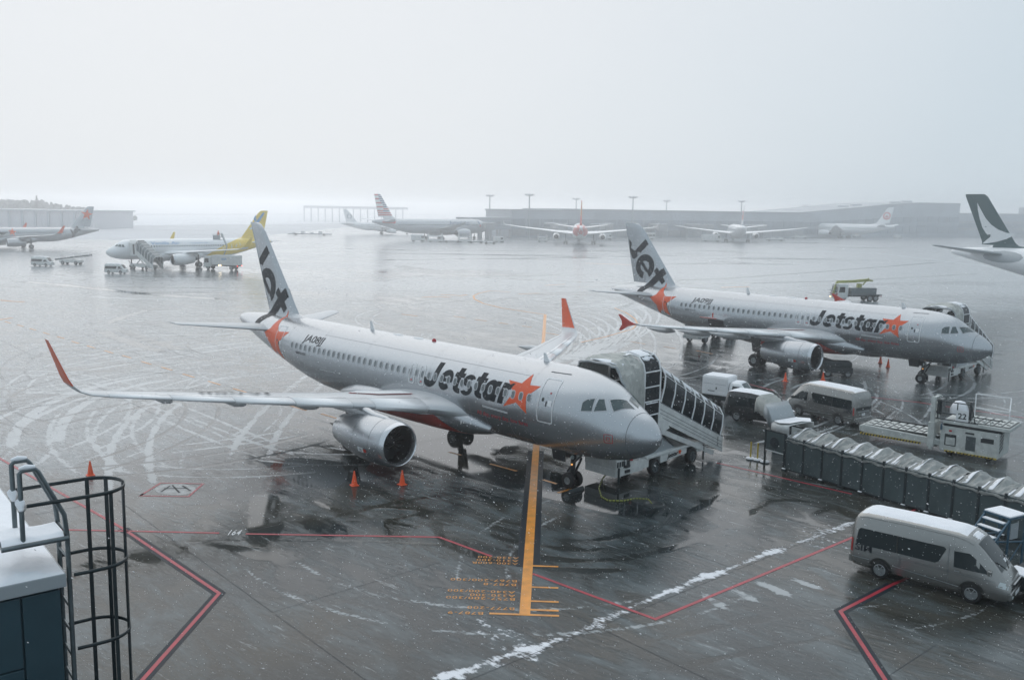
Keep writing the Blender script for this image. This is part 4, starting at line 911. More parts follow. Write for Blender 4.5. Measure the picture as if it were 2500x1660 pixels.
flat('snow_field', [[(-FAR, -60), (-190, -60), (-190, 330), (-110, 330), (-110, 700), (-FAR, 700)], [(-FAR, 700), (FAR, 700), (FAR, FAR), (-FAR, FAR)], [(420, -60), (FAR, -60), (FAR, 700), (420, 700)], [(-FAR, -FAR), (FAR, -FAR), (FAR, -60), (-FAR, -60)]], M_FIELD, label='snow-covered ground around the apron')
# snow-covered grass beyond the taxiway, and strips on it
def gpoly(pix): return [G2(*p) for p in pix]
flat('snow_field', [gpoly([(225, 552), (900, 545), (1200, 541), (1170, 528), (880, 524), (240, 527)])], M_SNOW, .05, 'white snow field beyond the taxiway')
flat('snow_field', [gpoly([(-400, 521), (1250, 523), (1250, 517), (-400, 508)])], M_SNOW, .05, 'pale snow field at the foot of the horizon')

# ------------------------------------------------------------------ painted markings
Z1, Z2, Z3 = .004, .008, .012
def stripe(name, pts, w, m, z=Z2, label=None):
    b = MB(); vs, fs = poly_strip(pts, w, z); b.add(vs, fs); return tag(b.build(name, m, None, normals=False), label, kind='structure')
A, B_ = Vector(G2(1281, 1500)), Vector(G2(1331, 768)); D = (B_ - A).normalized(); NRM = Vector((D.y, -D.x))
def on_lead(py): # distance along the lead-in line for a picture row near it
    lo, hi = 0.0, (B_ - A).length
    return min((abs(G2(1281 + (1331 - 1281) * (1500 - py) / 732, py)[1] - (A + D * t).y), t) for t in np.linspace(lo, hi, 900))[1]
stripe('lead_in_line', [A, B_], .36, M_ORPAINT, Z3, 'broad orange lead-in line')
stripe('line_border', [A + D * on_lead(1382), A + D * on_lead(1100)], .86, M_BLKPAINT, Z1, 'black border of the lead-in line')
def bar(py, x0, x1, nm='stop_bar'):
    t = on_lead(py); c = A + D * t; a = Vector(G2(x0, py)); b2 = Vector(G2(x1, py)); l0, l1 = (a - c).dot(NRM), (b2 - c).dot(NRM)
    stripe(nm, [c + NRM * l0, c + NRM * l1], .12 if py < 1480 else .13, M_ORPAINT, Z2, 'orange stop bar across the lead-in line')
for py, x0, x1 in ((1381, 1298, 1363), (1431, 1295, 1363), (1467, 1293, 1364), (1488, 1292, 1364), (1501, 1194, 1365)): bar(py, x0, x1)
def ground_text(body, px, py, width_px, h, m=M_ORPAINT, bold=.0):
    vs, fs = text_mesh(body, bold, 0, 1.12); x0 = min(v.x for v in vs); x1 = max(v.x for v in vs)
    p = Vector(G2(px, py)); wd = (Vector(G2(px - width_px, py)) - p).length; k = wd / (x1 - x0)
    b = MB(); b.add([(*(p - NRM * ((v.x - x0) * k) - D * (v.y * h / .729)), Z2) for v in vs], fs)
    return tag(b.build('stop_marking_text', m, None, normals=False), 'orange aircraft type lettering beside the stop bars', kind='structure')
for body, px, py, wpx in (('A330-200', 1267, 1360, 100), ('A310-300', 1266, 1367, 102), ('A300-600R', 1265, 1374, 113), ('B767-200/300', 1262, 1416, 162), ('B787-8', 1260, 1425, 79), ('A340-200/300', 1258, 1443, 165), ('A330-300', 1258, 1452, 110), ('B757-200/300', 1257, 1460, 168), ('B777-200', 1256, 1483, 115), ('B787-9', 1180, 1494, 86)):
    ground_text(body, px, py, wpx, .21 if py > 1400 else .20)
def red_line(pix, border=False, w=.135):
    pts = [G2(*p) for p in pix]
    if border: stripe('line_border', pts, .42, M_BLKPAINT, Z1, 'black border of a red line')
    stripe('red_line', pts, w, M_REDPAINT, Z2, 'red equipment limit line')
red_line([(-60, 1085), (300, 1290)]); red_line([(300, 1290), (535, 1448), (340, 1668), (250, 1770)], True)
red_line([(70, 1291), (300, 1296), (535, 1301)]); red_line([(600, 1303), (1072, 1311), (1200, 1358)]); red_line([(1300, 1400), (1600, 1511), (2090, 1308), (2400, 1170)])
red_line([(2240, 1400), (2178, 1427)]); red_line([(2178, 1427), (2052, 1492), (2165, 1665), (2230, 1760)], True)
red_line([(1750, 1130), (1830, 1148), (2080, 1206)]); red_line([(2110, 968), (2240, 982), (2500, 1020)]); red_line([(1830, 938), (1890, 954)])
# hydrant pit marking
stripe('pit_marking', [G2(342, 1210), G2(392, 1179), G2(496, 1181), G2(460, 1212), G2(342, 1210), G2(350, 1205)], .11, M_REDPAINT, Z2, 'red hexagonal pit marking')
M_PITWHITE = mat('worn_white_paint', (.33, .34, .34), .4, var=.45, vscale=2.5)
c = Vector(G2(428, 1194)); ex = Vector(G2(478, 1194)) - c; ey = Vector(G2(428, 1180)) - c
flat('pit_marking', [[tuple(c + ex * math.cos(R(20 * k)) + ey * math.sin(R(20 * k))) for k in range(18)]], M_PITWHITE, Z1, 'white oval inside the pit marking')
for k, (u0, v0, u1, v1) in enumerate(((-.7, -.5, -.25, .6), (-.15, .7, .2, -.6), (.35, .6, .75, -.3), (-.55, .1, .6, .15))): stripe('pit_marking', [c + ex * u0 + ey * v0, c + ex * u1 + ey * v1], .09, M_BLKPAINT, Z3, 'dark strokes in the pit marking')
b = MB(); vs, fs = text_mesh('164', .02, 0, 1.2); x1 = max(v.x for v in vs); p0 = Vector(G2(552, 1306)); w164 = (Vector(G2(584, 1306)) - p0)
ey1 = Vector((-w164.y, w164.x)).normalized(); b.add([(*(p0 + w164 * (v.x / x1) + ey1 * (v.y * .62 / .729)), Z3) for v in vs], fs); tag(b.build('stand_number', M_WHPAINT, None, normals=False), 'white stand number between two red lines', kind='structure')
# dashed and curved orange taxi lines
dash_px = [(19, 787), (50, 795), (80, 804), (113, 814), (148, 824), (184, 836), (222, 847), (265, 859), (310, 871), (357, 886), (407, 900), (460, 917), (523, 935), (585, 953), (728, 996), (805, 1016)]
dl = [Vector(G2(*p)) for p in dash_px]
dd = (dl[-1] - dl[2]).normalized()
for p in dl: stripe('taxi_line_dash', [p - dd * .95, p + dd * .95], .17, M_ORPAINT, Z2, 'orange dash of a guide line')
for a, c2 in (((1096, 1103), (1126, 1111)), ((1196, 1132), (1262, 1150)), ((1326, 1171), (1372, 1185)), ((1362, 1203), (1396, 1193))): stripe('taxi_line_dash', [G2(*a), G2(*c2)], .17, M_ORPAINT, Z2, 'orange dash beside the lead-in line')
for pix, w in (([(1331, 768), (1290, 762), (1225, 752), (1180, 741), (1158, 730), (1156, 722), (1170, 716), (1196, 710), (1246, 713)], .3), ([(1030, 726), (1072, 724), (1100, 726)], .5), ([(1076, 719), (1125, 722), (1140, 720)], .5), ([(1266, 718), (1316, 716)], .4),
    ([(1418, 836), (1480, 822), (1545, 803), (1556, 790), (1550, 778), (1528, 763), (1500, 752)], .22), ([(0, 733), (30, 736), (60, 737)], .5), ([(1330, 697), (1380, 694)], .4), ([(980, 767), (1020, 772)], .25), ([(1108, 772), (1136, 776)], .25), ([(1160, 780), (1188, 784)], .25), ([(1218, 788), (1240, 791)], .25),
    ([(1275, 796), (1298, 799)], .22), ([(1330, 812), (1364, 818)], .2), ([(1540, 834), (1575, 840)], .2), ([(1620, 846), (1650, 851)], .2), ([(1700, 856), (1740, 864)], .2), ([(1430, 643), (1590, 648)], .8), ([(1760, 702), (1830, 700)], .6)):
    stripe('taxi_line', [G2(*p) for p in pix], w, M_ORPAINT, Z2, 'orange taxi guide line')
stripe('taxi_line', [G2(-10, 782), G2(30, 776)], .4, M_ORPAINT, Z2, 'orange taxi guide line')

# joints between the concrete slabs
jd = (Vector(G2(2080, 1275)) - Vector(G2(1460, 1530))).normalized(); jn = Vector((-jd.y, jd.x)); j0 = Vector(G2(1460, 1530))
b = MB()
for k in range(-4, 12):
    for seg in range(-5, 9):
        if rng.random() < .45: continue
        p = j0 + jn * (7.5 * k) + jd * (7.5 * seg)
        for a_, c_ in ((p, p + jd * 7.3), (p, p + jn * 7.3)):
            if min(a_.y, c_.y) < 20: continue
            vs, fs = poly_strip([a_, c_], .022, .0025); b.add(vs, fs)
tag(b.build('pavement_joints', M_BLKPAINT, None, normals=False), 'fine dark joints between concrete slabs', kind='structure')
# ================================================================== APRON OBJECTS
PL1 = (6.5205, 38.9573, 2.3377); PL2 = (36.1606, 68.3519, 2.3141)
def in_plane(pl, x, y, z=0.0):
    a = Vector((math.cos(pl[2]), math.sin(pl[2]))); s = Vector((-a.y, a.x)); return Vector((pl[0] + a.x * x + s.x * y, pl[1] + a.y * x + s.y * y, z))

def wheel(parent, x, y, r, w, out, mtl=None, spokes=6):
    """road wheel, axle along y, out = side (+1 / -1) the rim faces"""
    hw = w / 2
    t = MB().lathe([(y - hw, .6 * r), (y - hw, .9 * r), (y - hw * .6, r), (y + hw * .6, r), (y + hw, .9 * r), (y + hw, .6 * r)], (x, 0, r), 'y', 24).build('wheel', M_TYRE, parent, smooth=40)
    e = y + out * hw
    m = MB().lathe([(e + out * .004, .64 * r), (e + out * .012, .60 * r), (e - out * .04, .56 * r), (e - out * .05, .02)], (x, 0, r), 'y', 24)
    for k in range(spokes):
        a = 2 * math.pi * k / spokes; c, s = math.cos(a), math.sin(a)
        m.beam((x + c * .08 * r, e - out * .01, r + s * .08 * r), (x + c * .58 * r, e - out * .005, r + s * .58 * r), .10 * r, .03, up=(0, 1, 0))
    m.lathe([(e - out * .03, .16 * r), (e + out * .01, .14 * r), (e + out * .015, .01)], (x, 0, r), 'y', 12)
    m.build('rim', mtl or M_RIM, t, smooth=35)
    return t

class CarBody:
    """stations (x, z_bottom, z_top, half width, half width at roof); belt = height where the sides start to lean in"""
    def __init__(s, st, belt): s.st = st; s.belt = belt; s.x = [q[0] for q in st]
    def q(s, x): return [float(np.interp(x, s.x, [p[k] for p in s.st])) for k in (1, 2, 3, 4)]
    def prof(s, x):
        zb, zt, w, wr = s.q(x); bl = min(s.belt, zb + (zt - zb) * .62); sh = zt - min(.13, (zt - bl) * .3)
        return [(0, zb), (w * .9, zb), (w, zb + .16), (w * 1.005, (zb + bl) / 2), (w, bl), (wr + (w - wr) * .1, sh), (wr - .05, zt - .035), (wr - .16, zt), (0, zt + .025)]
    def build(s, name, m, parent):
        rings = []
        for q in s.st:
            p = s.prof(q[0]); rings.append([(q[0], y, z) for y, z in p] + [(q[0], -y, z) for y, z in p[-2:0:-1]])
        return MB().loft(rings).build(name, m, parent, smooth=38)
    def side(s, x, z, off, sg):
        p = s.prof(x)[1:8]; y = float(np.interp(z, [b for a, b in p], [a for a, b in p])); return (x, sg * (y + off), z + off * .15)
    def decal(s, name, polys, m, parent, sg, off=.008, sx=.25, sz=.12):
        vs, fs = slice_polys(polys, sx, sz); b = MB(); b.add([s.side(x, z, off, sg) for x, z in vs], fs); return b.build(name, m, parent, smooth=50, normals=False)
    def top(s, name, x0, x1, fy, m, parent, off=.012, thick=0.0, n=14, rag=0.0):
        """skin over the top between x0 and x1, fy = share of the roof width"""
        rr = []
        for x in np.linspace(x0, x1, n):
            p = s.prof(x); zt = p[-1][1]; we = p[-2][0] * fy + rag * rng.uniform(-1, 1); r = []
            for k in range(9):
                u = -1 + k / 4; e = (1 - abs(u) ** 6) * (1 - (2 * abs((x - x0) / (x1 - x0) - .5)) ** 14)
                r.append((x, u * we, zt - .025 * u * u + off + thick * e))
            rr.append(r)
        return MB().loft(rr, closed=False, cap=False).build(name, m, parent, smooth=60)
def arch(body, x, r, sg, parent, zc):
    P = [(x + r * math.cos(R(a)), zc + r * math.sin(R(a))) for a in range(-15, 196, 15)]; P = [(p[0], max(p[1], body.q(p[0])[0] + .02)) for p in P]
    return body.decal('wheel_arch_shade', [P], M_BLACKSTRIPE, parent, sg, .006, .15, .12)  # black half-disc on the side stands in for the wheel well's shade

def minivan(name, label, loc, rz, paint, lettering=None, high=True, group='minivans parked on the apron', k=(1, 1, 1), lit=False, snow=True, detail=True):
    root = empty(name, label, 'minivan', loc, rz, group)
    B = CarBody([(-2.69, .48, 1.70, .86, .74), (-2.64, .38, 2.02, .91, .77), (-2.52, .31, 2.2, .935, .79), (-2.2, .28, 2.27, .94, .80), (-.8, .28, 2.29, .94, .80), (.9, .28, 2.28, .94, .80), (1.25, .28, 2.21, .94, .79), (1.5, .28, 2.09, .94, .78), (1.75, .28, 1.87, .94, .77), (2.1, .28, 1.50, .93, .76), (2.38, .28, 1.17, .91, .77), (2.58, .30, .99, .87, .76), (2.69, .38, .82, .80, .68)], 1.08)
    body = B.build('body', paint, root)
    for sg in (1, -1):
        B.decal('side_window', [[(-2.44, 1.12), (-2.5, 1.22), (-2.44, 1.66), (-2.36, 1.73), (.52, 1.74), (.60, 1.68), (.40, 1.2), (.28, 1.12)]], M_GLASS, root, sg)
        B.decal('side_window', [[(.90, 1.13), (.86, 1.68), (1.36, 1.70), (1.62, 1.52), (2.06, 1.14)]], M_GLASS, root, sg)
        for a, c in (((-2.6, .62), (-1.98, .62)), ((-1.14, .60), (1.1, .46))): B.decal('side_trim', [[a, c, (c[0], c[1] + .03), (a[0], a[1] + .03)]], M_RIM, root, sg, .012)
        B.decal('body_crease_shade', [[(-2.5, .93), (2.2, .93), (2.2, .945), (-2.5, .945)]], M_PANELLINE, body, sg, .006)  # crease drawn as a dark strip, its shade put into the colour
        for x in (.72, -.9): B.decal('door_seam', [[(x, .5), (x + .018, .5), (x - .02, 1.75), (x - .038, 1.75)]], M_PANELLINE, body, sg, .006)
        B.decal('door_handle', [[(.92, .99), (1.1, .99), (1.1, 1.03), (.92, 1.03)]], M_RIM, root, sg, .02)
        arch(B, 1.52, .42, sg, root, .36); arch(B, -1.57, .42, sg, root, .36)
        for x in (1.52, -1.57): wheel(root, x, sg * .86, .335, .2, sg)
        B.decal('tail_lamp', [[(-2.68, .82), (-2.6, .80), (-2.6, 1.30), (-2.66, 1.30)]], M_TAIL, root, sg, .014)
        B.decal('headlamp', [[(2.3, .78), (2.62, .74), (2.6, .92), (2.36, .96)]], M_LAMP, root, sg, .014)
        if detail:
            m = MB(); m.box(1.98, 2.12, sg * .98 - .1, sg * .98 + .1, 1.14, 1.32); m.build('wing_mirror', paint, root, bevel=.03)
        if lettering:
            vs, fs = text_mesh(lettering, .012, 0); x1 = max(v.x for v in vs); kk = .62 / x1; d = 1 if sg < 0 else -1
            B.decal('lettering', [[((-2.52 if sg < 0 else -1.9) + d * vs[i].x * kk, .90 + vs[i].y * .26 / .729) for i in f] for f in fs], M_DKTXT, body, sg, .012, .2, .1)
        # gutter along the roof
        m = MB(); m.tube([B.side(x, B.q(x)[1] - .10, .012, sg) for x in np.linspace(-2.45, 1.45, 14)], .016, 6); m.build('roof_gutter', paint, body, smooth=50)
    B.top('windscreen', 1.56, 2.35, 1.0, M_GLASS, root, .014); MB().hexa([(2.18, .2, 1.43), (2.26, .2, 1.335), (2.26, .5, 1.335), (2.18, .5, 1.43), (2.182, .2, 1.44), (2.262, .2, 1.345), (2.262, .5, 1.345), (2.182, .5, 1.44)]).build('dashboard_paper', M_LINE, root)
    m = MB(); m.add([(-2.655, -.70, 1.12), (-2.655, .70, 1.12), (-2.655, .66, 1.72), (-2.655, -.66, 1.72)], [(0, 1, 2, 3)]); m.add([(-2.70, -.74, 1.10), (-2.70, .74, 1.10), (-2.66, .66, 1.86), (-2.66, -.66, 1.86)], [(0, 1, 2, 3)]); m.build('rear_window', M_GLASS, root)
    MB().box(-2.76, -2.6, -.86, .86, .36, .66).build('rear_bumper', paint, root, bevel=.05)
    MB().box(-2.72, -2.70, -.17, .17, .74, .9).build('number_plate', M_LINE, root)
    MB().box(2.55, 2.74, -.8, .8, .34, .62).build('front_bumper', paint, root, bevel=.06)
    MB().box(2.60, 2.72, -.5, .5, .70, .86).build('grille', M_ROLLER, root, bevel=.02)
    MB().box(2.70, 2.745, -.5, .5, .85, .875).build('grille_trim', M_RIM, root); MB().box(2.735, 2.75, -.26, .26, .42, .55).build('number_plate', M_LINE, root)
    for s in (-1, 1):
        MB().lathe([(0, .06), (.02, .055), (.02, .001)], (2.735, s * .62, .44), 'x', 12).build('fog_lamp', M_LAMP, root, smooth=50)
        MB().beam((2.40, s * .12, 1.19), (2.12, s * .55, 1.52), .018, .018).build('wiper', M_BLACKSTRIPE, root)
        B.decal('fuel_flap' if s < 0 else 'vent', [[(-1.05, .70), (-.86, .70), (-.86, .88), (-1.05, .88)]] if False else frame_polys(rounded_rect(-1.06, -.86, .68, .88, .03), rounded_rect(-1.05, -.87, .69, .87, .025)), M_PANELLINE, body, s, .006)
        B.decal('bumper_seam', [[(-2.68, .50), (-1.98, .42), (-1.98, .43), (-2.68, .51)]], M_PANELLINE, body, s, .007)
        B.decal('bumper_seam', [[(1.95, .55), (2.66, .60), (2.66, .61), (1.95, .56)]], M_PANELLINE, body, s, .007)
        B.decal('window_pillar', [[(-1.05, 1.12), (-1.0, 1.12), (-1.02, 1.74), (-1.07, 1.74)]], M_BLACKSTRIPE, root, s, .012)
    MB().box(-2.72, -2.70, -.55, .55, .98, 1.03).build('rear_trim', M_RIM, root)
    if snow:
        B.top('roof_snow', -2.46, 1.18, .98, M_SNOW, root, .0, .06, 26, .02)
        if detail: B.top('windscreen_snow', 1.28, 1.52, .55, M_SNOW, root, .004, .03, 8, .06)
    if k != (1, 1, 1): root.scale = k
    return root

# ------------------------------------------------------------------ the two silver airliners in front
GJ = 'silver airliners with an orange star'
near_jet = jet_a320('airliner', 'nearest silver airliner with curved orange winglets, tail lettering cut short, largest in the photo', GJ, (PL1[0], PL1[1], 0), PL1[2], 'JA08JJ', True, R(-24))
far_jet = jet_a320('airliner', 'silver airliner parked behind the nearest one, small red wingtip fences and open cargo door', GJ, (PL2[0], PL2[1], 0), PL2[2], 'JA09JJ', False, 0.0, True)

# ------------------------------------------------------------------ covered boarding stairs (local x runs out from the aeroplane, y towards its tail)
def boarding_stairs(label, loc, rz, brand=True, lite=False):
    r = empty('boarding_stairs', label, 'boarding stairs', loc, rz, 'covered boarding stairs at airliner doors')
    hw = 1.12; zt = 3.38; x1, x2 = 2.75, 8.55
    sl = (0.35 - zt) / (x2 - x1)
    # fabric hood from the fuselage to the glazed landing
    rings = []
    for i, x in enumerate(np.linspace(-.75, 1.45, 22)):
        t = i / 21; w = 1.62 - .42 * t; top = 6.0 + .22 * math.sin(math.pi * t) + .12 * t; ring = []
        for j in range(25):
            a = math.pi * j / 24; c = math.cos(a); s = math.sin(a); fold = .035 * math.sin(7 * a + 3 * t) + .03 * math.sin(13 * t * math.pi) + .022 * math.sin(19 * a - 11 * t) + rng.normal(0, .012)
            z = 3.3 + (top - 3.3) * (abs(s) ** .45) if j not in (0, 24) else 2.7 - .2 * t
            ring.append((x + (.25 * (1 - s) if i == 0 else 0) + .05 * math.sin(9 * a), (w + fold) * math.copysign(abs(c) ** .55, c), z + fold))
        rings.append(ring)
    h = MB().loft(rings, closed=False, cap=False).build('fabric_hood', M_CANVAS, r, smooth=30)
    md = h.modifiers.new('thickness', 'SOLIDIFY'); md.thickness = .03
    m = MB(); m.tube([(p[0] - .02, p[1], p[2]) for p in rings[0]], .07, 8); m.build('hood_bumper', M_RIM, h, smooth=60)
    # snow lying on the hood
    s = MB(); g = []
    for i, x in enumerate(np.linspace(-.72, .0, 8)):
        g.append([(x, y, np.interp(abs(y), [0, .8, 1.25, 1.5], [6.06, 6.0, 5.82, 5.4]) + .07 + .03 * math.sin(9 * x + 5 * y)) for y in np.linspace(-1.02 + .1 * math.sin(7 * x), .5 + .25 * math.sin(11 * x), 9)])
    s.loft(g, closed=False, cap=False); so = s.build('hood_snow', M_SNOW, h, smooth=60); md = so.modifiers.new('thickness', 'SOLIDIFY'); md.thickness = .05
    s = MB(); s.loft([[(x, y, 6.30 + .02 * math.sin(9 * x)) for y in np.linspace(-.75 + .1 * x, -.45 + .1 * math.sin(8 * x), 4)] for x in np.linspace(.35, 1.2, 6)], closed=False, cap=False); s.build('hood_snow', M_SNOW, h, smooth=60)
    # landing: floor, frame, smoked panels
    MB().box(-.2, x1, -hw, hw, zt - .14, zt).build('landing_floor', M_STEEL, r)
    fr = MB()
    for sg in (-1, 1):
        prof = [(1.5, 2.55), (1.5, 5.2), (1.62, 5.62), (1.95, 5.92)]
        for x in (1.5, x1):
            P = [(x, sg * hw, 2.55), (x, sg * hw, 5.35), (x, sg * (hw - .12), 5.80), (x, sg * (hw - .42), 6.12), (x, 0, 6.24)]
            fr.tube(P, .055, 8)
        for z in (2.6, 3.2, 3.9, 4.62, 5.38): fr.tube([(1.5, sg * hw, z), (x1, sg * hw, z)], .035 if z > 2.7 else .05, 6)
        fr.tube([(1.5, sg * (hw - .42), 6.12), (x1, sg * (hw - .42), 6.12)], .04, 6)
    fr.build('landing_frame', M_LINE, r, smooth=50)
    for sg in (-1, 1):
        for z0, z1 in ((2.64, 3.17), (3.24, 3.87), (3.94, 4.59), (4.66, 5.34)):
            MB().box(1.55, x1 - .05, sg * hw - .012, sg * hw + .012, z0, z1).build('side_pane', M_SMOKED, r)
    p = MB(); p.loft([[(x, y, z) for y, z in ((-hw, 5.38), (-hw + .12, 5.80), (-hw + .42, 6.12), (0, 6.24), (hw - .42, 6.12), (hw - .12, 5.80), (hw, 5.38))] for x in (1.5, x1)], closed=False, cap=False); p.build('roof_pane', M_SMOKED, r)
    s = MB(); s.loft([[(x, y, np.interp(y, [-.9, -.6, 0, .8], [5.93, 6.15, 6.26, 6.13]) + .035 + .01 * math.sin(13 * x)) for y in np.linspace(-.93 + .08 * math.sin(9 * x), .1 + .35 * math.sin(3 * x + 1), 8)] for x in np.linspace(1.66, 2.45, 10)], closed=False, cap=False); so = s.build('roof_snow', M_SNOW, r, smooth=60); so.modifiers.new('t', 'SOLIDIFY').thickness = .05
    for z in (2.66, 3.2, 3.8): MB().box(1.65, 2.6, -hw - .05, -hw + .03, z - .02, z + .035).build('ledge_snow', M_SNOW, r, bevel=.015)
    # flight of steps: side panels with grooves, treads, handrail canopy
    for sg in (-1, 1):
        y = sg * hw; q = MB()
        a = [(x1 - .02, zt - .55), (x2, .22), (x2, 1.12), (x1 - .02, zt + .42)]
        q.prism(a, y - .03, y + .03); sp = q.build('stair_side_panel', M_CREAM, r)
        for f in (.24, .42, .62, .98):
            g = MB(); g.beam((x1, y + sg * .036, zt - .55 + .97 * f), (x2 - .03, y + sg * .036, .22 + .9 * f), .012, .02 if f < .9 else .05); g.build('panel_groove', M_PANELLINE, sp)
        q = MB(); q.box(x2 - .5, x2 - .47, y - .045 * 1, y + .045, .66, 1.16); q.build('panel_post', M_PANELLINE, sp)
        q = MB(); q.beam((x1 - .2, y * .9, zt - .95), (x2 - .7, y * .9, .28), .14, .26); q.build('under_beam', M_CREAM, r)
        q = MB(); q.prism([(x1 - .1, zt - .1), (x1 + .9, zt - 1.05), (x1 - .1, zt - 1.35)], y - .05, y + .05); q.build('gusset', M_CREAM, r)
    n = 16
    for k in range(n):
        x = x1 + (x2 - x1) * k / n; z = zt + sl * (x - x1 + .18); t = MB(); t.box(x, x + .38, -hw + .04, hw - .04, z - .05, z)
        t.build('tread', M_STEEL, r)
    arcs = MB(); nA = 7; AX = [x1 + .12 + (x2 - x1 - .45) * k / (nA - 1) for k in range(nA)]
    def arc_pts(x, sgn=None):
        zb = zt + .42 + sl * (x - x1) * 1.0; return [(x + .0, -hw, zb), (x + .22, -hw - .03, zb + .75), (x + .40, -hw + .06, zb + 1.3), (x + .50, -hw + .38, zb + 1.66), (x + .53, 0, zb + 1.78), (x + .50, hw - .38, zb + 1.66), (x + .40, hw - .06, zb + 1.3), (x + .22, hw + .03, zb + .75), (x, hw, zb)]
    for x in AX: arcs.tube(arc_pts(x), .042, 8)
    for k in (0, 2, 3, 5, 6, 8): arcs.tube([arc_pts(AX[0])[k], arc_pts(AX[-1])[k]], .03 if k not in (2, 3) else .022, 6)
    arcs.build('canopy_ribs', M_LINE, r, smooth=50)
    for k in range(nA - 1):
        a, c = arc_pts(AX[k] + .05), arc_pts(AX[k + 1] - .05); q = MB(); q.loft([[Vector(p) for p in a], [Vector(p) for p in c]], closed=False, cap=False); q.build('canopy_pane', M_SMOKED, r, smooth=60)
        sn = MB(); gg = []
        for t in np.linspace(.08, .5 + .42 * rng.random(), 6):
            A_ = [Vector(a[j]) * (1 - t) + Vector(c[j]) * t for j in (2, 3, 4)]; w = .25 + .5 * rng.random()
            gg.append([A_[0] * (1 - u) + A_[1] * u if u <= 1 else A_[1] * (2 - u) + A_[2] * (u - 1) for u in (.25 + .3 * rng.random(), .8, 1.1, 1.2 + w)])
        for rrow in gg:
            for p_ in rrow: p_.z += .03
        sn.loft(gg, closed=False, cap=False); so = sn.build('canopy_snow', M_SNOW, r, smooth=60); so.modifiers.new('t', 'SOLIDIFY').thickness = .035
    # the truck underneath
    MB().prism([(-.3, .42), (1.75, .42), (1.8, .5), (1.85, .98), (.78, 1.0), (.72, .8), (-.3, .8)], -1.0, 1.0).build('truck_front', M_CREAM, r, bevel=.03)
    MB().box(-.32, .25, -1.02, 1.02, .8, 1.28).build('engine_cover', M_CREAM, r, bevel=.04); MB().box(.26, .76, -.98, .98, .8, 1.12).build('driver_well_shade', M_DKSTEEL, r); MB().box(.4, .65, -.8, -.2, 1.0, 1.5).build('driver_seat', M_DKSTEEL, r, bevel=.04)  # driver well is a solid block, the cab's inner shade painted dark
    for k in range(3): MB().box(-.28 + .18 * k, -.16 + .18 * k, -1.035, -1.02, .92, 1.18).build('cover_vent', M_ROLLER, r)
    MB().prism([(1.75, .5), (2.25, .5), (2.25, .95), (1.85, .98)], -1.0, 1.0).build('chassis_panel', M_CREAM, r, bevel=.03)
    MB().prism([(3.2, .52), (5.45, .66), (5.45, .98), (3.2, .9)], -1.0, 1.0).build('chassis_panel', M_CREAM, r, bevel=.03)
    MB().prism([(2.0, .9), (5.2, .96), (7.05, 1.0), (7.05, 1.14), (5.2, 1.1), (2.0, 1.05)], -1.04, 1.04).build('chassis_deck', M_CREAM, r, bevel=.03)
    MB().box(6.35, 7.05, -1.02, 1.02, .55, 1.0).build('rear_box', M_CREAM, r, bevel=.03)
    c = MB(); c.loft([[(x, y, z) for y, z in ((-w0, 1.0), (-w0, zz * .75 + .25), (-w0 + .12, zz), (w0 - .12, zz), (w0, zz * .75 + .25), (w0, 1.0))] for x, zz, w0 in ((1.9, 1.15, .8), (2.2, 1.75, .85), (2.6, 1.95, .85), (3.4, 1.93, .85), (4.0, 1.6, .82), (4.6, 1.15, .8))]); c.build('driver_cab', M_GREYPLANE, r, smooth=30)
    for sg in (-1, 1): MB().prism([(2.5, 1.42), (3.3, 1.42), (3.25, 1.74), (2.6, 1.74)], sg * .855, sg * .875).build('cab_window', M_GLASS, r)
    MB().loft([[(x, y, 1.98 + .0 * y) for y in (-.6, 0, .6)] for x in (2.6, 3.0, 3.4)], closed=False, cap=False).build('cab_snow', M_SNOW, r)
    MB().lathe([(0, .1), (.1, .09), (.15, .02)], (1.0, -.85, 1.05), 'z', 10).build('warning_beacon', M_BEACON, r, smooth=50)
    for x in (.45, 1.5): MB().tube([(x, -.95, .9), (x, -.95, 1.75), (x + .12, -.6, 1.85)], .045, 8).build('guard_rail', M_LINE, r, smooth=50)
    for z in (.55, .8): MB().box(.35, .7, -1.06, -1.0, z, z + .14).build('step', M_ROLLER, r)
    for x in (2.72, 5.92):
        for sg in (-1, 1): wheel(r, x, sg * .93, .42, .26, sg, M_STEEL, 5)
    for x in (-.15, 6.9): MB().tube([(x, -1.05, .08), (x, -1.05, .9)], .05, 8).build('stabiliser_leg', M_DKSTEEL, r)
    MB().box(6.86, 7.02, -1.07, -1.03, .3, .62).build('mud_flap', M_LINE, r)
    for dx in (0, .25): MB().tube([(1.2 + dx, .5 * (1 if dx else -1), 1.0), (2.6, .6 * (1 if dx else -1), zt - .2)], .05, 6).build('lift_ram', M_DKSTEEL, r)
    for sg in (-1, 1):
        for xa, xb in ((4.6, 2.4), (2.2, 4.8)): MB().beam((xa, sg * .7, 1.1), (xb, sg * .7, zt - .5), .12, .09).build('lift_arm', M_DKSTEEL, r)
    if brand:
        text_flat('lettering', 'Jetstar', M_NAVY, r, (3.72, -1.035, .70), (.998, 0, .055), (0, 0, 1), .21, .95, .035, .25)
        st = star_pts((4.8, .86), .17, .075, 80); m = MB(); m.add([(p[0], -1.036, p[1]) for p in st] + [(4.8, -1.036, .86)], [[i, (i + 1) % 10, 10] for i in range(10)]); m.build('star', M_ORANGE, r, normals=False)
    return r
p = in_plane(PL1, 4.78, -2.0); boarding_stairs('covered boarding stairs with grey hood at the door of the nearest silver airliner', p, PL1[2] - R(90))
p = in_plane(PL2, 4.78, -2.0); boarding_stairs('covered boarding stairs half hidden behind the nose of the second silver airliner', p, PL2[2] - R(90))

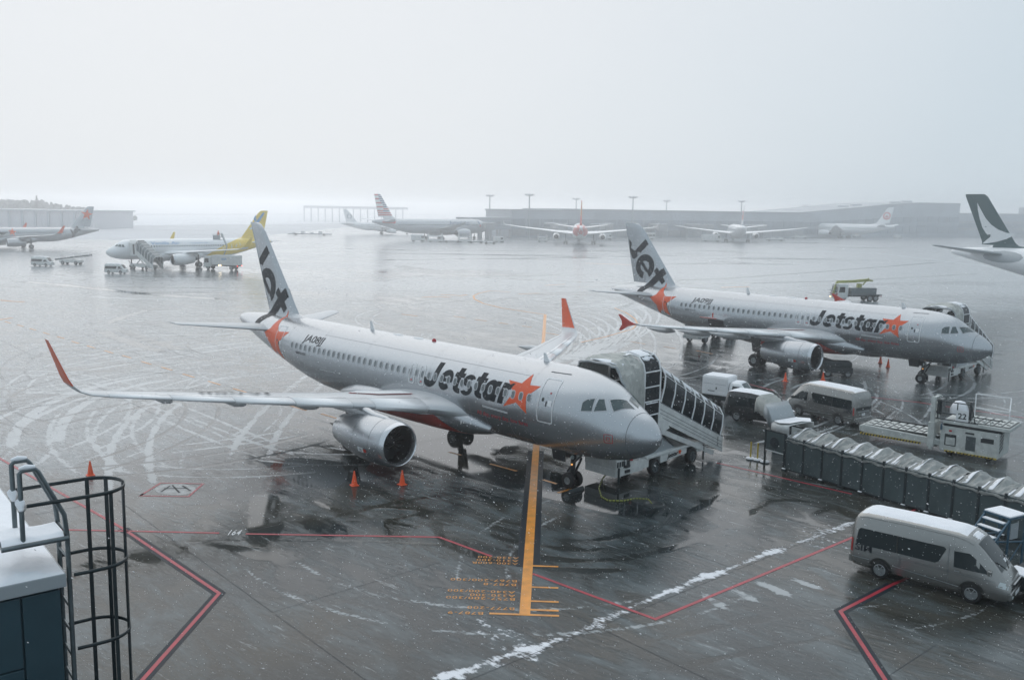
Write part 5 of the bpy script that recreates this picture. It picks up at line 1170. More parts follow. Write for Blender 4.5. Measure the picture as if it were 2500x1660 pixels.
# ------------------------------------------------------------------ vehicles between the two aeroplanes
def heading(a, b): a, b = Vector(a), Vector(b); return math.atan2(b.y - a.y, b.x - a.x)
ra, rb = G2(2146, 1412), G2(2357, 1468); h = heading(ra, rb); f = Vector((math.cos(h), math.sin(h))); n = Vector((-f.y, f.x))
c = Vector(ra) + f * 1.57 + n * .93
minivan('minivan', 'taupe minivan in the right foreground, snow on its roof, dark letters at its rear', (c.x, c.y, 0), h, M_TAUPE, 'SIM', group=None)
h = R(124); f = Vector((math.cos(h), math.sin(h))); n = Vector((-f.y, f.x)); c = Vector(G2(2045, 1038)) + f * 1.57 - n * .93
minivan('minivan', 'taupe minivan parked side-on beyond the covered walkway, facing away to the left', (c.x, c.y, 0), h, M_TAUPE, 'SIM', group=None)
for o in [x for x in COL.objects if x.name.startswith('minivan')]: o['group'] = 'taupe minivans'

# white box pickup
def box_pickup(label, loc, rz):
    r = empty('box_truck', label, 'small truck', loc, rz)
    b = MB(); b.box(-1.75, .15, -.78, .78, .72, 2.0).build('cargo_box', M_WHITE, r, bevel=.04)
    for sg in (-1, 1):
        for x0, x1 in ((-1.68, -.86), (-.82, .08)):
            MB().box(x0, x1, sg * .785 - .012, sg * .785 + .012, 1.08, 1.92).build('box_panel', M_WHITE, r, bevel=.03)
            MB().box(x0, x1, sg * .785 - .01, sg * .785 + .01, .78, 1.02).build('box_panel', M_WHITE, r, bevel=.02)
            MB().box(x0 + .06, x1 - .06, sg * .80 - .004, sg * .80 + .004, 1.5, 1.515).build('panel_rib', M_PANELLINE, r)
        MB().box(-.72, -.64, sg * .80 - .01, sg * .80 + .01, 1.15, 1.3).build('box_latch', M_DKTXT, r)
        MB().box(-1.3, -.8, sg * .80 - .004, sg * .80 + .004, .99, 1.03).build('box_trim', M_DKTXT, r)
    MB().box(-1.7, .08, -.72, .72, 2.0, 2.06).build('box_snow', M_SNOW, r, bevel=.03)
    cb = CarBody([(.2, .55, 1.62, .74, .62), (.3, .4, 1.72, .76, .64), (.8, .36, 1.74, .76, .64), (1.0, .36, 1.66, .76, .63), (1.35, .36, 1.25, .76, .62), (1.6, .36, 1.02, .75, .62), (1.78, .4, .82, .72, .6)], 1.05)
    cb.build('cab', M_WHITE, r)
    for sg in (-1, 1):
        cb.decal('cab_window', [[(.42, 1.08), (.44, 1.5), (.92, 1.5), (1.25, 1.12)]], M_GLASS, r, sg); arch(cb, 1.1, .36, sg, r, .3)
        for x in (1.1, -1.1): wheel(r, x, sg * .68, .29, .18, sg)
    cb.top('windscreen', 1.0, 1.5, .95, M_CKGLASS, r, .012); cb.top('cab_snow', .3, 1.0, .95, M_SNOW, r, 0, .05)
    MB().box(-1.75, 1.6, -.7, .7, .4, .72).build('chassis', M_DKSTEEL, r)
    return r
pa = Vector(G2(1712, 985)); h = R(-37); f = Vector((math.cos(h), math.sin(h))); n = Vector((-f.y, f.x))
c = pa + f * 1.75 + n * .78
box_pickup('small white box truck with snow on its roof behind the black car', (c.x, c.y, 0), h)
# black car
def suv(label, loc, rz):
    r = empty('black_car', label, 'car', loc, rz)
    B = CarBody([(-2.26, .5, 1.1, .82, .72), (-2.22, .36, 1.5, .88, .72), (-2.12, .28, 1.76, .9, .78), (-1.8, .26, 1.84, .91, .80), (-.6, .26, 1.88, .91, .80), (.35, .26, 1.80, .91, .78), (.75, .26, 1.52, .91, .66), (1.2, .26, 1.13, .9, .70), (1.6, .28, 1.04, .88, .70), (2.05, .3, .92, .84, .68), (2.22, .42, .72, .76, .6)], .98)
    B.build('body', M_BLACKPAINT, r)
    for sg in (-1, 1):
        B.decal('side_window', [[(-2.0, 1.02), (-1.95, 1.58), (-.75, 1.62), (-.72, 1.02)]], M_GLASS, r, sg); B.decal('side_window', [[(-.65, 1.02), (-.67, 1.62), (.28, 1.56), (.95, 1.03)]], M_GLASS, r, sg)
        arch(B, 1.35, .40, sg, r, .34); arch(B, -1.35, .40, sg, r, .34)
        for x in (1.35, -1.35): wheel(r, x, sg * .83, .335, .21, sg, None, 5)
        B.decal('headlamp', [[(1.85, .72), (2.14, .68), (2.1, .8), (1.9, .86)]], M_LAMP, r, sg, .014); MB().box(.78, .92, sg * .95 - .1, sg * .95 + .1, 1.02, 1.14).build('wing_mirror', M_BLACKPAINT, r, bevel=.03)
    B.top('windscreen', .42, 1.16, .98, M_CKGLASS, r, .012); B.top('roof_snow', -2.14, .42, 1.08, M_SNOW, r, 0.02, .055, 24, .02); B.top('bonnet_snow', 1.25, 1.95, .85, M_SNOW, r, 0, .05, 12, .05)
    return r
h = R(-40); f = Vector((math.cos(h), math.sin(h))); n = Vector((-f.y, f.x)); c = Vector(G2(1797, 1028)) + f * 1.35 + n * .93
suv('black car with snow-covered roof parked in front of the white box truck', (c.x, c.y, 0), h)

# ------------------------------------------------------------------ covered walkway
wa, wb = Vector((14.24, 46.2)), Vector((19.32, 38.66)); BAY = (wb - wa).length / 8; wh = heading(wa, wb)
walk = empty('covered_walkway', 'long covered walkway of dark panels under a peaked translucent roof with snow', 'covered walkway', (wa.x, wa.y, 0), wh)
DEP = 2.0; NB = 11
for k in range(NB + 1):
    for y in (0, DEP): MB().box(k * BAY - .05, k * BAY + .05, y - .05, y + .05, .06, 1.86).build('post', M_DKSTEEL, walk)
    MB().box(k * BAY - .13, k * BAY + .13, -.12, .1, 0, .09).build('post_foot', M_DKSTEEL, walk, bevel=.02)
    if k % 2 == 0 or k > 6: MB().box(k * BAY - .10, k * BAY + .10, -.13, -.02, .09, .13).build('foot_snow', M_SNOW, walk, bevel=.015)
pan = MB().box(.05, BAY - .05, -.018, .018, .14, 1.76).mesh('wall_panel', M_PANEL); railm = MB().box(.05, BAY - .05, -.04, .04, 0.10, .16).mesh('bottom_rail', M_DKSTEEL)
for k in range(NB):
    for y in (0, DEP): link('wall_panel', pan, walk, (k * BAY, y, 0)); link('bottom_rail', railm, walk, (k * BAY, y, -.02))
    # roof bay: a sheet hung over one hoop, sagging to the posts, with a crinkled edge
    nx, ny = 24, 17; g = []
    for i in range(nx + 1):
        u = i / nx; row = []
        pk = max(0.0, 1 - abs(u - .46) / .54) ** 1.3
        for j in range(ny):
            v = j / (ny - 1); a = min(1, v / .42, (1 - v) / .42) ** .9; sg_ = .05 * math.sin(17 * u + 5 * v + k) * a + .025 * math.sin(31 * u - 9 * v + 2 * k)
            z = 1.74 + a * (.20 + .27 * pk) + sg_ * .9 + rng.normal(0, .012)
            if j == 0: z = 1.60 + .04 * math.sin(9 * u + k)
            row.append((k * BAY + u * BAY, -.08 + v * (DEP + .16), z))
        g.append(row)
    s = MB().loft(g, closed=False, cap=False).build('roof_sheet', M_TARP, walk, smooth=18); s.modifiers.new('t', 'SOLIDIFY').thickness = .012
    for (ua, ub, va, vb) in ((.22, .47, .05, .78), (.0, .10, .04, .40)):
        q = []; cols = [(v, ua + (ub - ua) * (.15 + .75 * rng.random() * (.4 + .6 * math.sin(3 * v + k)) ** 2 if ua > .1 else .3 * rng.random())) for v in np.linspace(va, vb - .2 * rng.random(), 12)]
        for i in range(5):
            row = []
            for v, u0 in cols:
                u = u0 + (ub - u0) * i / 4; pk = max(0.0, 1 - abs(u - .46) / .54) ** 1.3; a = min(1, v / .42, (1 - v) / .42) ** .9
                row.append((k * BAY + u * BAY, -.08 + v * (DEP + .16), 1.74 + a * (.20 + .27 * pk) + .022 + .012 * math.sin(23 * v + 5 * i)))
            q.append(row)
        MB().loft(q, closed=False, cap=False).build('roof_snow', M_SNOW, walk, smooth=70).modifiers.new('t', 'SOLIDIFY').thickness = .015
# bellows end of the walkway, by the stairs
endu = MB()
X0 = -1.35
for x in (X0, -.08):
    for y in (.02, DEP - .02): endu.box(x - .04, x + .04, y - .04, y + .04, 0, 1.9)
for y in (.02, DEP - .02): endu.box(X0, 0, y - .03, y + .03, 1.84, 1.92)
endu.box(X0 - .03, X0 + .03, 0, DEP, 1.84, 1.92); eo = endu.build('end_frame', M_DKSTEEL, walk)
MB().box(X0 + .06, -.12, 0, .03, .85, 1.84).build('wall_panel', M_PANEL, walk); MB().box(X0 + .06, -.12, -.02, .04, .8, .86).build('bottom_rail', M_CREAM, walk)
MB().lathe([(-.03, .30), (-.05, .28), (-.05, .22), (-.035, .04), (-.05, .01)], (-.72, 0, 1.32), 'y', 24).build('vent_fan', M_DKSTEEL, walk, smooth=40)
MB().loft([[(x, y, z) for y, z in ((-.05, zz - .38), (.0, zz - .06), (.35, zz), (DEP - .35, zz), (DEP, zz - .06), (DEP + .05, zz - .38))] for x, zz in ((.1, 2.42), (-.6, 2.30), (-1.0, 2.36))], closed=False, cap=False).build('end_roof', M_CREAM, walk, smooth=40).modifiers.new('t', 'SOLIDIFY').thickness = .04
MB().loft([[(x, y, np.interp(x, [-1.0, -.6, .1], [2.40, 2.34, 2.46]) + .04) for y in (.1, .3, 1, DEP - .3, DEP - .1)] for x in (-.95, -.6, -.2, .08)], closed=False, cap=False).build('end_roof_snow', M_SNOW, walk, smooth=60)
MB().loft([[(x, y, z) for y, z in ((.0, zz - 1.0 * k_), (.1, zz), (DEP - .1, zz), (DEP, zz - 1.0 * k_))] for x, zz, k_ in ((-1.0, 2.36, .5), (-1.35, 2.95, .6), (-1.6, 3.2, .5))], closed=False, cap=False).build('hood_plate', M_GREYPLANE, walk, smooth=20).modifiers.new('t', 'SOLIDIFY').thickness = .03
rings = []
for i in range(9):
    t = i / 8; fold = .05 * (1 if i % 2 else -1); cx, cz = -1.5 - .95 * t, 3.1 + .36 * math.sin(t * 1.8); rings.append([(cx + (.0 if s else 0), y, cz - dz + fold) for s, (y, dz) in enumerate(((.28, .85), (.3, .35), (.4, .06), (.6, 0), (DEP - .6, 0), (DEP - .4, .06), (DEP - .3, .35), (DEP - .28, .85)))])
MB().loft(rings, closed=False, cap=False).build('canvas_bellows', M_CANVAS, walk, smooth=60).modifiers.new('t', 'SOLIDIFY').thickness = .025
# yellow posts with snowy bases
for k, (px, py) in enumerate(((1832, 1121), (1849, 1124), (1867, 1129))):
    g = G2(px, py); r_ = empty('delineator_post', ['yellow post on a snowy base, left one of three by the walkway end', 'yellow post on a snowy base, middle one of three by the walkway end', 'dark-banded yellow post on a snowy base, right one of three by the walkway end'][k], 'post', (g[0], g[1], 0), 0, 'yellow posts by the walkway end')
    MB().lathe([(.06, .042), (.95, .042), (.97, .03), (.97, .001)], n=12, axis='z').build('pole', M_YEL, r_, smooth=40)
    if k == 2:
        for z in (.3, .5, .7): MB().lathe([(z, .046), (z + .1, .046)], n=12, axis='z').build('dark_band', M_BLACKSTRIPE, r_)
    MB().lathe([(0, .24), (.05, .23), (.07, .1)], n=16, axis='z').build('base', M_DKSTEEL, r_, smooth=40); MB().lathe([(.05, .25), (.10, .22), (.13, .1), (.13, .001)], n=16, axis='z').build('base_snow', M_SNOW, r_, smooth=60)

# white equipment cabinet behind the walkway
g = Vector((15.75, 50.3)); cab = empty('equipment_cabinet', 'white metal cabinet with snow on top behind the walkway', 'cabinet', (g.x, g.y, 0), R(-14))
MB().box(-1.0, 1.0, -.6, .6, .12, 1.72).build('cabinet_body', M_CREAM, cab, bevel=.02)
MB().box(-1.0, 1.0, -.6, .6, 0, .12).build('plinth', M_DKSTEEL, cab); MB().box(-1.03, 1.03, -.63, .63, 1.73, 1.80).build('cabinet_snow', M_SNOW, cab, bevel=.03)
for x0, x1 in ((-.95, -.3), (-.25, .4)): MB().box(x0, x1, -.625, -.602, .25, 1.6).build('door', M_CREAM, cab, bevel=.01)
MB().box(-.95, .25, -.635, -.60, 1.62, 1.68).build('door_seal', M_PANELLINE, cab)
for y in (-.5, .02): MB().box(1.002, 1.025, y, y + .46, .25, 1.6).build('door', M_CREAM, cab, bevel=.01)
MB().box(1.02, 1.05, .0, .03, .8, 1.5).build('hinge', M_PANELLINE, cab)

# ------------------------------------------------------------------ cargo loader
la, lb = Vector(G2(2095, 1072)), Vector(G2(2434, 1132)); lh = heading(la, lb); LEN = (lb - la).length
ld = empty('cargo_loader', 'white cargo loader with long roller bridge and a raised operator stand numbered 22', 'cargo loader', (la.x, la.y, 0), lh)
def rollers(x0, x1, y0, y1, z, n, nm):
    dx = (x1 - x0) / n
    for k in range(n):
        m = MB(); a = x0 + dx * k; m.box(a + .1 * dx, a + .82 * dx, y0, y1, z, z + .03); m.build(nm, M_LOADER, ld)
        q = MB()
        for yy in (y0 + .25 * (y1 - y0), y0 + .62 * (y1 - y0)):
            q.box(a + .25 * dx, a + .68 * dx, yy - .10, yy + .10, z + .03, z + .055)
        q.build('roller_track', M_ROLLER, ld)
XB = LEN - 3.0
MB().prism([(.0, .55), (.35, .45), (XB, .45), (XB, .80), (.25, .95), (0, .85)], .0, 2.1).build('bridge_deck', M_LOADER, ld, bevel=.04)
MB().box(.25, XB, .12, 1.98, .93, .95).build('bridge_bed', M_ROLLER, ld); rollers(.3, XB, .15, 1.95, .955, 9, 'bridge_slat')
MB().box(.3, XB - .3, 2.0, 2.08, .9, 1.06).build('bridge_rail', M_ROLLER, ld)
hz = MB()
MB().box(.1, XB - 1.0, -.03, -.004, .36, .47).build('hazard_strip', M_YEL, ld)
for k in range(20):
    x = .15 + k * .17
    hz.prism([(x, .362), (x + .08, .362), (x + .13, .468), (x + .05, .468)], -.036, -.031)
hz.build('hazard_stripes', M_BLACKSTRIPE, ld)
MB().box(XB, LEN, 0, 2.3, .22, 1.62).build('loader_body', M_LOADER, ld, bevel=.03)
MB().box(XB + .1, LEN + .5, -.05, 2.35, 1.78, 1.98).build('main_platform', M_LOADER, ld, bevel=.03)
MB().box(XB + .9, LEN + .45, .1, 2.2, 1.982, 2.0).build('platform_bed', M_ROLLER, ld); rollers(XB + 1.0, LEN + .45, .2, 2.15, 2.005, 6, 'platform_slat')
MB().box(XB + .1, LEN + .1, .1, 2.2, 1.62, 1.78).build('platform_gap_shade', M_ROLLER, ld)  # solid block coloured dark for the shade in the gap under the platform
for x0, x1, z0, z1, mm in ((.25, .85, .55, 1.2, M_ROLLER), (.32, .8, .6, 1.02, M_LOADER), (1.35, 1.85, .45, 1.25, M_STEEL), (2.1, 2.75, 1.02, 1.28, M_ROLLER), (.45, .6, 1.34, 1.44, M_REDTXT), (1.3, 1.75, 1.36, 1.46, M_ROLLER)):
    MB().box(XB + x0, XB + x1, -.014 - (.012 if mm is M_LOADER else 0), 0, z0, z1).build('side_hatch', mm, ld, bevel=.004)
MB().box(XB + .3, LEN - .05, -.05, -.004, .2, .28).build('hazard_strip', M_YEL, ld); hz = MB()
for k in range(14): hz.prism([(XB + .35 + k * .18, .202), (XB + .43 + k * .18, .202), (XB + .48 + k * .18, .278), (XB + .4 + k * .18, .278)], -.056, -.051)
hz.build('hazard_stripes', M_BLACKSTRIPE, ld)
for k in range(5): MB().hexa([(LEN + .004, .1 + .1, .5 + .22 * k), (LEN + .02, .1 + .1, .5 + .22 * k), (LEN + .02, .9, .72 + .22 * k), (LEN + .004, .9, .72 + .22 * k), (LEN + .004, .2, .6 + .22 * k), (LEN + .02, .2, .6 + .22 * k), (LEN + .02, .9, .82 + .22 * k), (LEN + .004, .9, .82 + .22 * k)]).build('end_slat', M_ROLLER, ld)
# lift mast with ladder, railings, operator stand
mast = MB(); 
for y in (-.06, .75): mast.box(XB - .55, XB - .33, y - .09, y + .09, .2, 3.2)
for z in np.linspace(.4, 3.1, 8): mast.box(XB - .52, XB - .36, 0, .7, z, z + .06)
mast.box(XB - .62, XB - .28, -.2, .9, .35, 1.75); mast.build('lift_mast', M_LOADER, ld, bevel=.015)
MB().box(XB - .30, XB - .05, .1, .75, 2.2, 3.05).build('mast_cabinet', M_DKSTEEL, ld, bevel=.02)
rl = MB()
for (a, c) in (((XB - .3, -.03, 3.0), (XB + 1.5, -.03, 3.0)), ((XB - .3, -.03, 2.35), (XB + 3.1, -.03, 2.35)), ((XB - .3, -.03, 2.0), (XB + 1.9, -.03, 2.0)), ((XB + 1.5, -.03, 3.0), (XB + 1.75, -.03, 2.0)), ((XB - .2, -.03, 2.0), (XB - .2, -.03, 3.0)), ((XB + .8, -.03, 2.0), (XB + .8, -.03, 3.0))): rl.beam(a, c, .05)
rl.build('guard_rail', M_DKSTEEL, ld)
for k in range(4): MB().beam((XB + 1.5 + .32 * k, -.04, 2.02), (XB + 1.7 + .32 * k, -.04, 2.34), .05).build('rail_brace', M_LOADER, ld)
MB().box(XB + .75, XB + 1.4, -.07, -.045, 2.02, 2.62).build('number_board', M_LINE, ld)
text_flat('stand_number', '22', M_DKTXT, ld, (XB + .86, -.073, 2.16), (1, 0, 0), (0, 0, 1), .32, .44, .02)
cover = MB().loft([[(XB + .75 + .5 * math.cos(R(30 * j)) * w, .55 + .4 * math.sin(R(30 * j)) * w, z) for j in range(12)] for w, z in ((1, 2.3), (1.02, 2.55), (.8, 2.8), (.5, 3.0), (.05, 3.06))]); cover.build('covered_console', M_SNOW, ld, smooth=60)
MB().box(XB + 1.25, XB + 1.4, .5, .85, 2.0, 3.05).build('operator_seat', M_ROLLER, ld, bevel=.03)
bb = MB()
for y in (1.1, 2.2): pass
for (a, c) in (((XB + 1.1, 2.3, 2.0), (XB + 1.1, 2.3, 3.25)), ((LEN - .1, 2.3, 2.0), (LEN - .1, 2.3, 3.25)), ((XB + 1.1, 2.3, 3.25), (LEN - .1, 2.3, 3.25)), ((XB + 1.1, 2.3, 2.45), (LEN - .1, 2.3, 2.45)), ((LEN - .1, 2.3, 3.25), (LEN + .05, 1.5, 2.6))): bb.beam(a, c, .05)
bb.build('back_rail', M_LINE, ld)
for x in (XB + .5, LEN - .5): wheel(ld, x, .35, .24, .24, -1, None, 4)
MB().tube([(XB + .05, -.06, 1.4), (XB + .05, -.06, 1.75)], .05, 8).build('grab_handle', M_BLUE, ld)

# ------------------------------------------------------------------ blue maintenance steps and tow tractor at the right edge
sp = Vector((17.65, 32.85)); bs = empty('maintenance_steps', 'blue metal maintenance steps with snow on every tread at the right edge', 'maintenance steps', (sp.x, sp.y, 0), R(28))
for k in range(5):
    z = .95 + .24 * k; x = -.55 + .26 * k
    MB().box(x, x + .24, -.45, .45, z - .03, z).build('tread', M_BLUE, bs); MB().box(x + .01, x + .23, -.43, .43, z, z + .05).build('tread_snow', M_SNOW, bs, bevel=.02)
MB().box(.72, 1.75, -.55, .55, 2.08, 2.13).build('top_platform', M_BLUE, bs); MB().box(.74, 1.73, -.53, .53, 2.13, 2.20).build('platform_snow', M_SNOW, bs, bevel=.03)
fm = MB()
for y in (-.5, .5):
    fm.beam((-.8, y, .6), (.75, y, 2.05), .06); fm.beam((.75, y, .1), (.75, y, 2.1), .06); fm.beam((1.7, y, .1), (1.7, y, 2.1), .06); fm.beam((-.8, y, .1), (1.7, y, .1), .07); fm.beam((-.75, y, .1), (-.75, y, .65), .06); fm.beam((.75, y, .2), (1.7, y, 1.2), .035); fm.beam((-.7, y, 1.45), (1.7, y, 1.1), .05)
    fm.beam((-.7, y, 1.4), (.6, y, .15), .035)
fm.build('frame', M_BLUE, bs); MB().box(.85, 1.3, -.52, -.49, 1.3, 1.9).build('sign_panel', M_GREYPLANE, bs)
for x in (-.6, 1.5):
    for y in (-.5, .5): wheel(bs, x, y, .12, .08, 1 if y > 0 else -1, None, 3)
tp = Vector((18.6, 30.9)); tt = empty('tow_tractor', 'low tow tractor with snow on its bonnet at the right edge of the photo', 'tow tractor', (tp.x, tp.y, 0), R(30))
MB().prism([(-1.0, .3), (1.2, .3), (1.2, .85), (.2, .92), (-.1, .8), (-1.0, .82)], -.65, .65).build('body', M_DKSTEEL, tt, bevel=.05)
MB().box(-.95, -.2, -.6, .6, .83, .92).build('bonnet_snow', M_SNOW, tt, bevel=.04); MB().lathe([(0, .2), (.03, .22), (.06, .2)], (.15, 0, 1.15), 'x', 16).build('steering_wheel', M_DKSTEEL, tt)
MB().box(.4, 1.0, -.5, .5, .92, 1.25).build('seat', M_DKSTEEL, tt, bevel=.05)
for x in (-.65, .75):
    for y in (-.6, .6): wheel(tt, x, y, .26, .16, 1 if y > 0 else -1, None, 4)

# ------------------------------------------------------------------ traffic cones
def cone(label, x, y):
    r = empty('traffic_cone', label, 'traffic cone', (x, y, 0), rng.uniform(0, 1.5), 'orange traffic cones')
    MB().lathe([(.03, .155), (.06, .145), (.70, .035), (.715, .03), (.715, .001)], n=16, axis='z').build('cone_body', M_CONE, r, smooth=40)
    MB().box(-.19, .19, -.19, .19, 0, .04).build('base', M_CONE, r, bevel=.02)
    return r
for lab, x, y in (('orange traffic cone in front of the near engine, left one of the pair', -7.4, 42.33), ('orange traffic cone in front of the near engine, right one of the pair', -5.15, 42.59), ('orange traffic cone standing alone beyond the ladder cage', -20.41, 43.26),
    ('orange traffic cone left of the engine of the second silver airliner', 21.77, 71.8), ('orange traffic cone right of the engine of the second silver airliner', 24.98, 72.45), ('orange traffic cone under the second airliner, farther one of two', 33.3, 81.85), ('orange traffic cone under the second airliner, nearer one of two', 33.11, 79.65)): cone(lab, x, y)
# ground power cable and socket plate
cp_ = [(1487, 1148, .7), (1470, 1170, .03), (1462, 1190, .03), (1468, 1212, .03), (1484, 1221, .03), (1520, 1222, .03), (1550, 1217, .03), (1582, 1218, .03), (1592, 1230, .03)]
P = [G(a, b_, z) for a, b_, z in cp_]; Q = []
for i in range(len(P) - 1):
    for t in np.linspace(0, 1, 8, endpoint=False): Q.append(P[i] * (1 - t) + P[i + 1] * t)
cb_ = MB().tube(Q, .035, 6); cable = cb_.build('ground_cable', M_CABLE, None, smooth=60); tag(cable, 'yellow and black ground cable lying on the wet apron below the stairs truck', 'cable')
bd = MB()
for i in range(0, len(Q) - 1, 2): bd.tube([Q[i], Q[i] * .5 + Q[i + 1] * .5], .04, 6)
bd.build('cable_band', M_BLACKSTRIPE, cable)
g = G(1597, 1232); pit = MB().lathe([(0, .5), (.05, .48), (.06, .4), (.03, .36), (.03, .001)], (g.x, g.y, 0), 'z', 24).build('cable_pit', M_DKSTEEL, None, smooth=40); tag(pit, 'dark round pit cover where the ground cable ends', 'pit cover')
g = G(1562, 1222); pit = MB().lathe([(0, .4), (.03, .38), (.03, .001)], (g.x, g.y, 0), 'z', 24).build('cable_pit', M_DKSTEEL, None, smooth=40); tag(pit, 'smaller dark pit cover lying under the ground cable', 'pit cover')
c_ = MB(); g = in_plane(PL1, 5.07 - .62, .55); 
for dx in (-.52, .52):
    q = in_plane(PL1, 5.07 + dx, .3); ch = MB(); ch.prism([(-.1, 0), (.1, 0), (.1, .05), (0, .17), (-.1, .05)], -.5, .5); o = ch.build('wheel_chock', M_DKSTEEL, None, loc=(q.x, q.y, 0), rot=(0, 0, PL1[2])); tag(o, 'wheel chock %s the nose wheels of the nearest airliner' % ('in front of' if dx < 0 else 'behind'), 'wheel chock', 'nose wheel chocks')

# ------------------------------------------------------------------ roof corner with caged ladder at the left
RZ = R(38.5)
roof = empty('roof_corner', 'corner of a teal-panelled roof block capped with snow, bottom left', 'building', (-5.04, 9.95, 0), RZ)
HR = 8.98
# local: x outwards along the front wall towards its end (0 = corner), y into the block
MB().box(-6, -.10, .04, 4.2, 3.5, HR - .18).build('wall_core', M_ROOFWALL, roof)
for x0, x1 in ((-1.6, -.47), (-2.75, -1.62), (-3.9, -2.77), (-5.0, -3.92)):
    for z0, z1 in ((HR - 1.02, HR - .2), (HR - 2.05, HR - 1.04), (HR - 3.2, HR - 2.07), (HR - 4.4, HR - 3.22)): MB().box(x0, x1, 0, .05, z0, z1).build('wall_panel', M_ROOFWALL, roof, bevel=.008)
MB().box(-.45, -.06, 0, .05, HR - 5, HR - .2).build('corner_panel', M_ROOFWALL, roof, bevel=.008)
MB().box(-.10, -.06, .05, 4.2, HR - 5, HR - .2).build('end_wall_panel', M_ROOFWALL, roof, bevel=.008)
MB().box(-6, 0, -.06, 4.2, HR - .16, HR).build('parapet_cap', M_GREYPLANE, roof, bevel=.01)
MB().box(-1.215, -1.205, -.066, -.058, HR - .16, HR - .02).build('cap_joint', M_PANELLINE, roof)
s = MB(); g = []
for i, x in enumerate(np.linspace(-6, -.02, 40)):
    g.append([(x, y, HR + (0.0 if j == 0 else .005) + (.05 + .05 * (math.sin(3 * x + 2 * y) * .5 + .5) + .03 * math.sin(11 * x + 7 * y)) * min(1, j / 2) * min(1, (39 - i) / 2)) for j, y in enumerate(np.concatenate([[-.055, -.03, .02, .1], np.linspace(.25, 4.1, 18)]))])
s.loft(g, closed=False, cap=False).build('roof_snow', M_SNOW, roof, smooth=70)
lad = empty('caged_ladder', 'steel ladder with safety cage and snow-topped handrails at the roof corner', 'ladder', (-5.06, 10.04, 0), RZ)
W_ = .44; ZP = 9.40; o1 = .02
st = MB()
HRZ = 10.2
for y in (0, W_):
    st.tube([(-.43, y, ZP - .02), (-.43, y, HRZ - .03), (-.40, y, HRZ), (-.27, y, HRZ), (-.24, y, HRZ - .04), (.0, y, ZP + .22), (.02, y, ZP - .02), (.02, y, 3.0)], .027, 10)
st.build('stringer', M_STEEL, lad, smooth=60)
for k in range(21): MB().tube([(.02, 0, ZP - .3 * k), (.02, W_, ZP - .3 * k)], .016, 8).build('rung', M_STEEL, lad, smooth=60)
MB().box(-.66, .02, -.05, W_ + .05, ZP - .06, ZP - .03).build('step_plate', M_STEEL, lad, bevel=.01)
MB().tube([(-.66, -.06, ZP - .04), (.02, -.06, ZP - .04)], .03, 8).build('plate_edge', M_STEEL, lad, smooth=60)
g = []
for x in np.linspace(-.65, -.02, 10): g.append([(x, y, ZP - .03 + (.06 + .015 * math.sin(9 * x)) * (1 - abs(2 * (y + .05) / (W_ + .1) - 1) ** 8)) for y in np.linspace(-.05, W_ + .05, 10)])
MB().loft(g, closed=False, cap=False).build('plate_snow', M_SNOW, lad, smooth=60)
for y in (0, W_):
    MB().tube([(-.43, y, HRZ + .022), (-.36, y, HRZ + .035), (-.27, y, HRZ + .025)], [.02, .032, .02], 8).build('rail_snow', M_SNOW, lad, smooth=60)
    MB().tube([(-.44, y - .06, 9.76), (-.44, y, 9.84), (-.41, y + .03, 9.78)], [.02, .055, .03], 8).build('bracket_snow', M_SNOW, lad, smooth=60)
    MB().lathe([(0, .05), (.05, .05)], (-.43, y - .02, 9.78), 'y', 8).build('bracket', M_STEEL, lad)
ym = W_ / 2
def hoop(z, x0):
    P = [(x0, ym - .36), (.2, ym - .37)] + [(.36 + .36 * math.sin(R(a)), ym - .37 * math.cos(R(a))) for a in range(0, 181, 12)] + [(.2, ym + .37), (x0, ym + .36)]
    m = MB(); m.loft([[(x, y, z - .021), (x, y, z + .021)] for x, y in P], closed=False, cap=False); o = m.build('cage_hoop', M_DKSTEEL, lad, smooth=50); o.modifiers.new('t', 'SOLIDIFY').thickness = .008
for k in range(8): hoop(9.83 - .89 * k, -.40 if k == 0 else .04)
for a in (20, 62, 95, 140, 175):
    x, y = .36 + .35 * math.sin(R(a)), ym - .36 * math.cos(R(a))
    d = Vector((math.sin(R(a)), -math.cos(R(a)), 0)); t = Vector((-d.y, d.x, 0)); m = MB()
    pts = [Vector((x, y, 0)) + t * (.023 * s1) + d * (.005 * s2) for s1, s2 in ((-1, -1), (1, -1), (1, 1), (-1, 1))]
    m.loft([[(p.x, p.y, z) for p in pts] for z in (3.0, 9.84)]); m.build('cage_bar', M_DKSTEEL, lad)
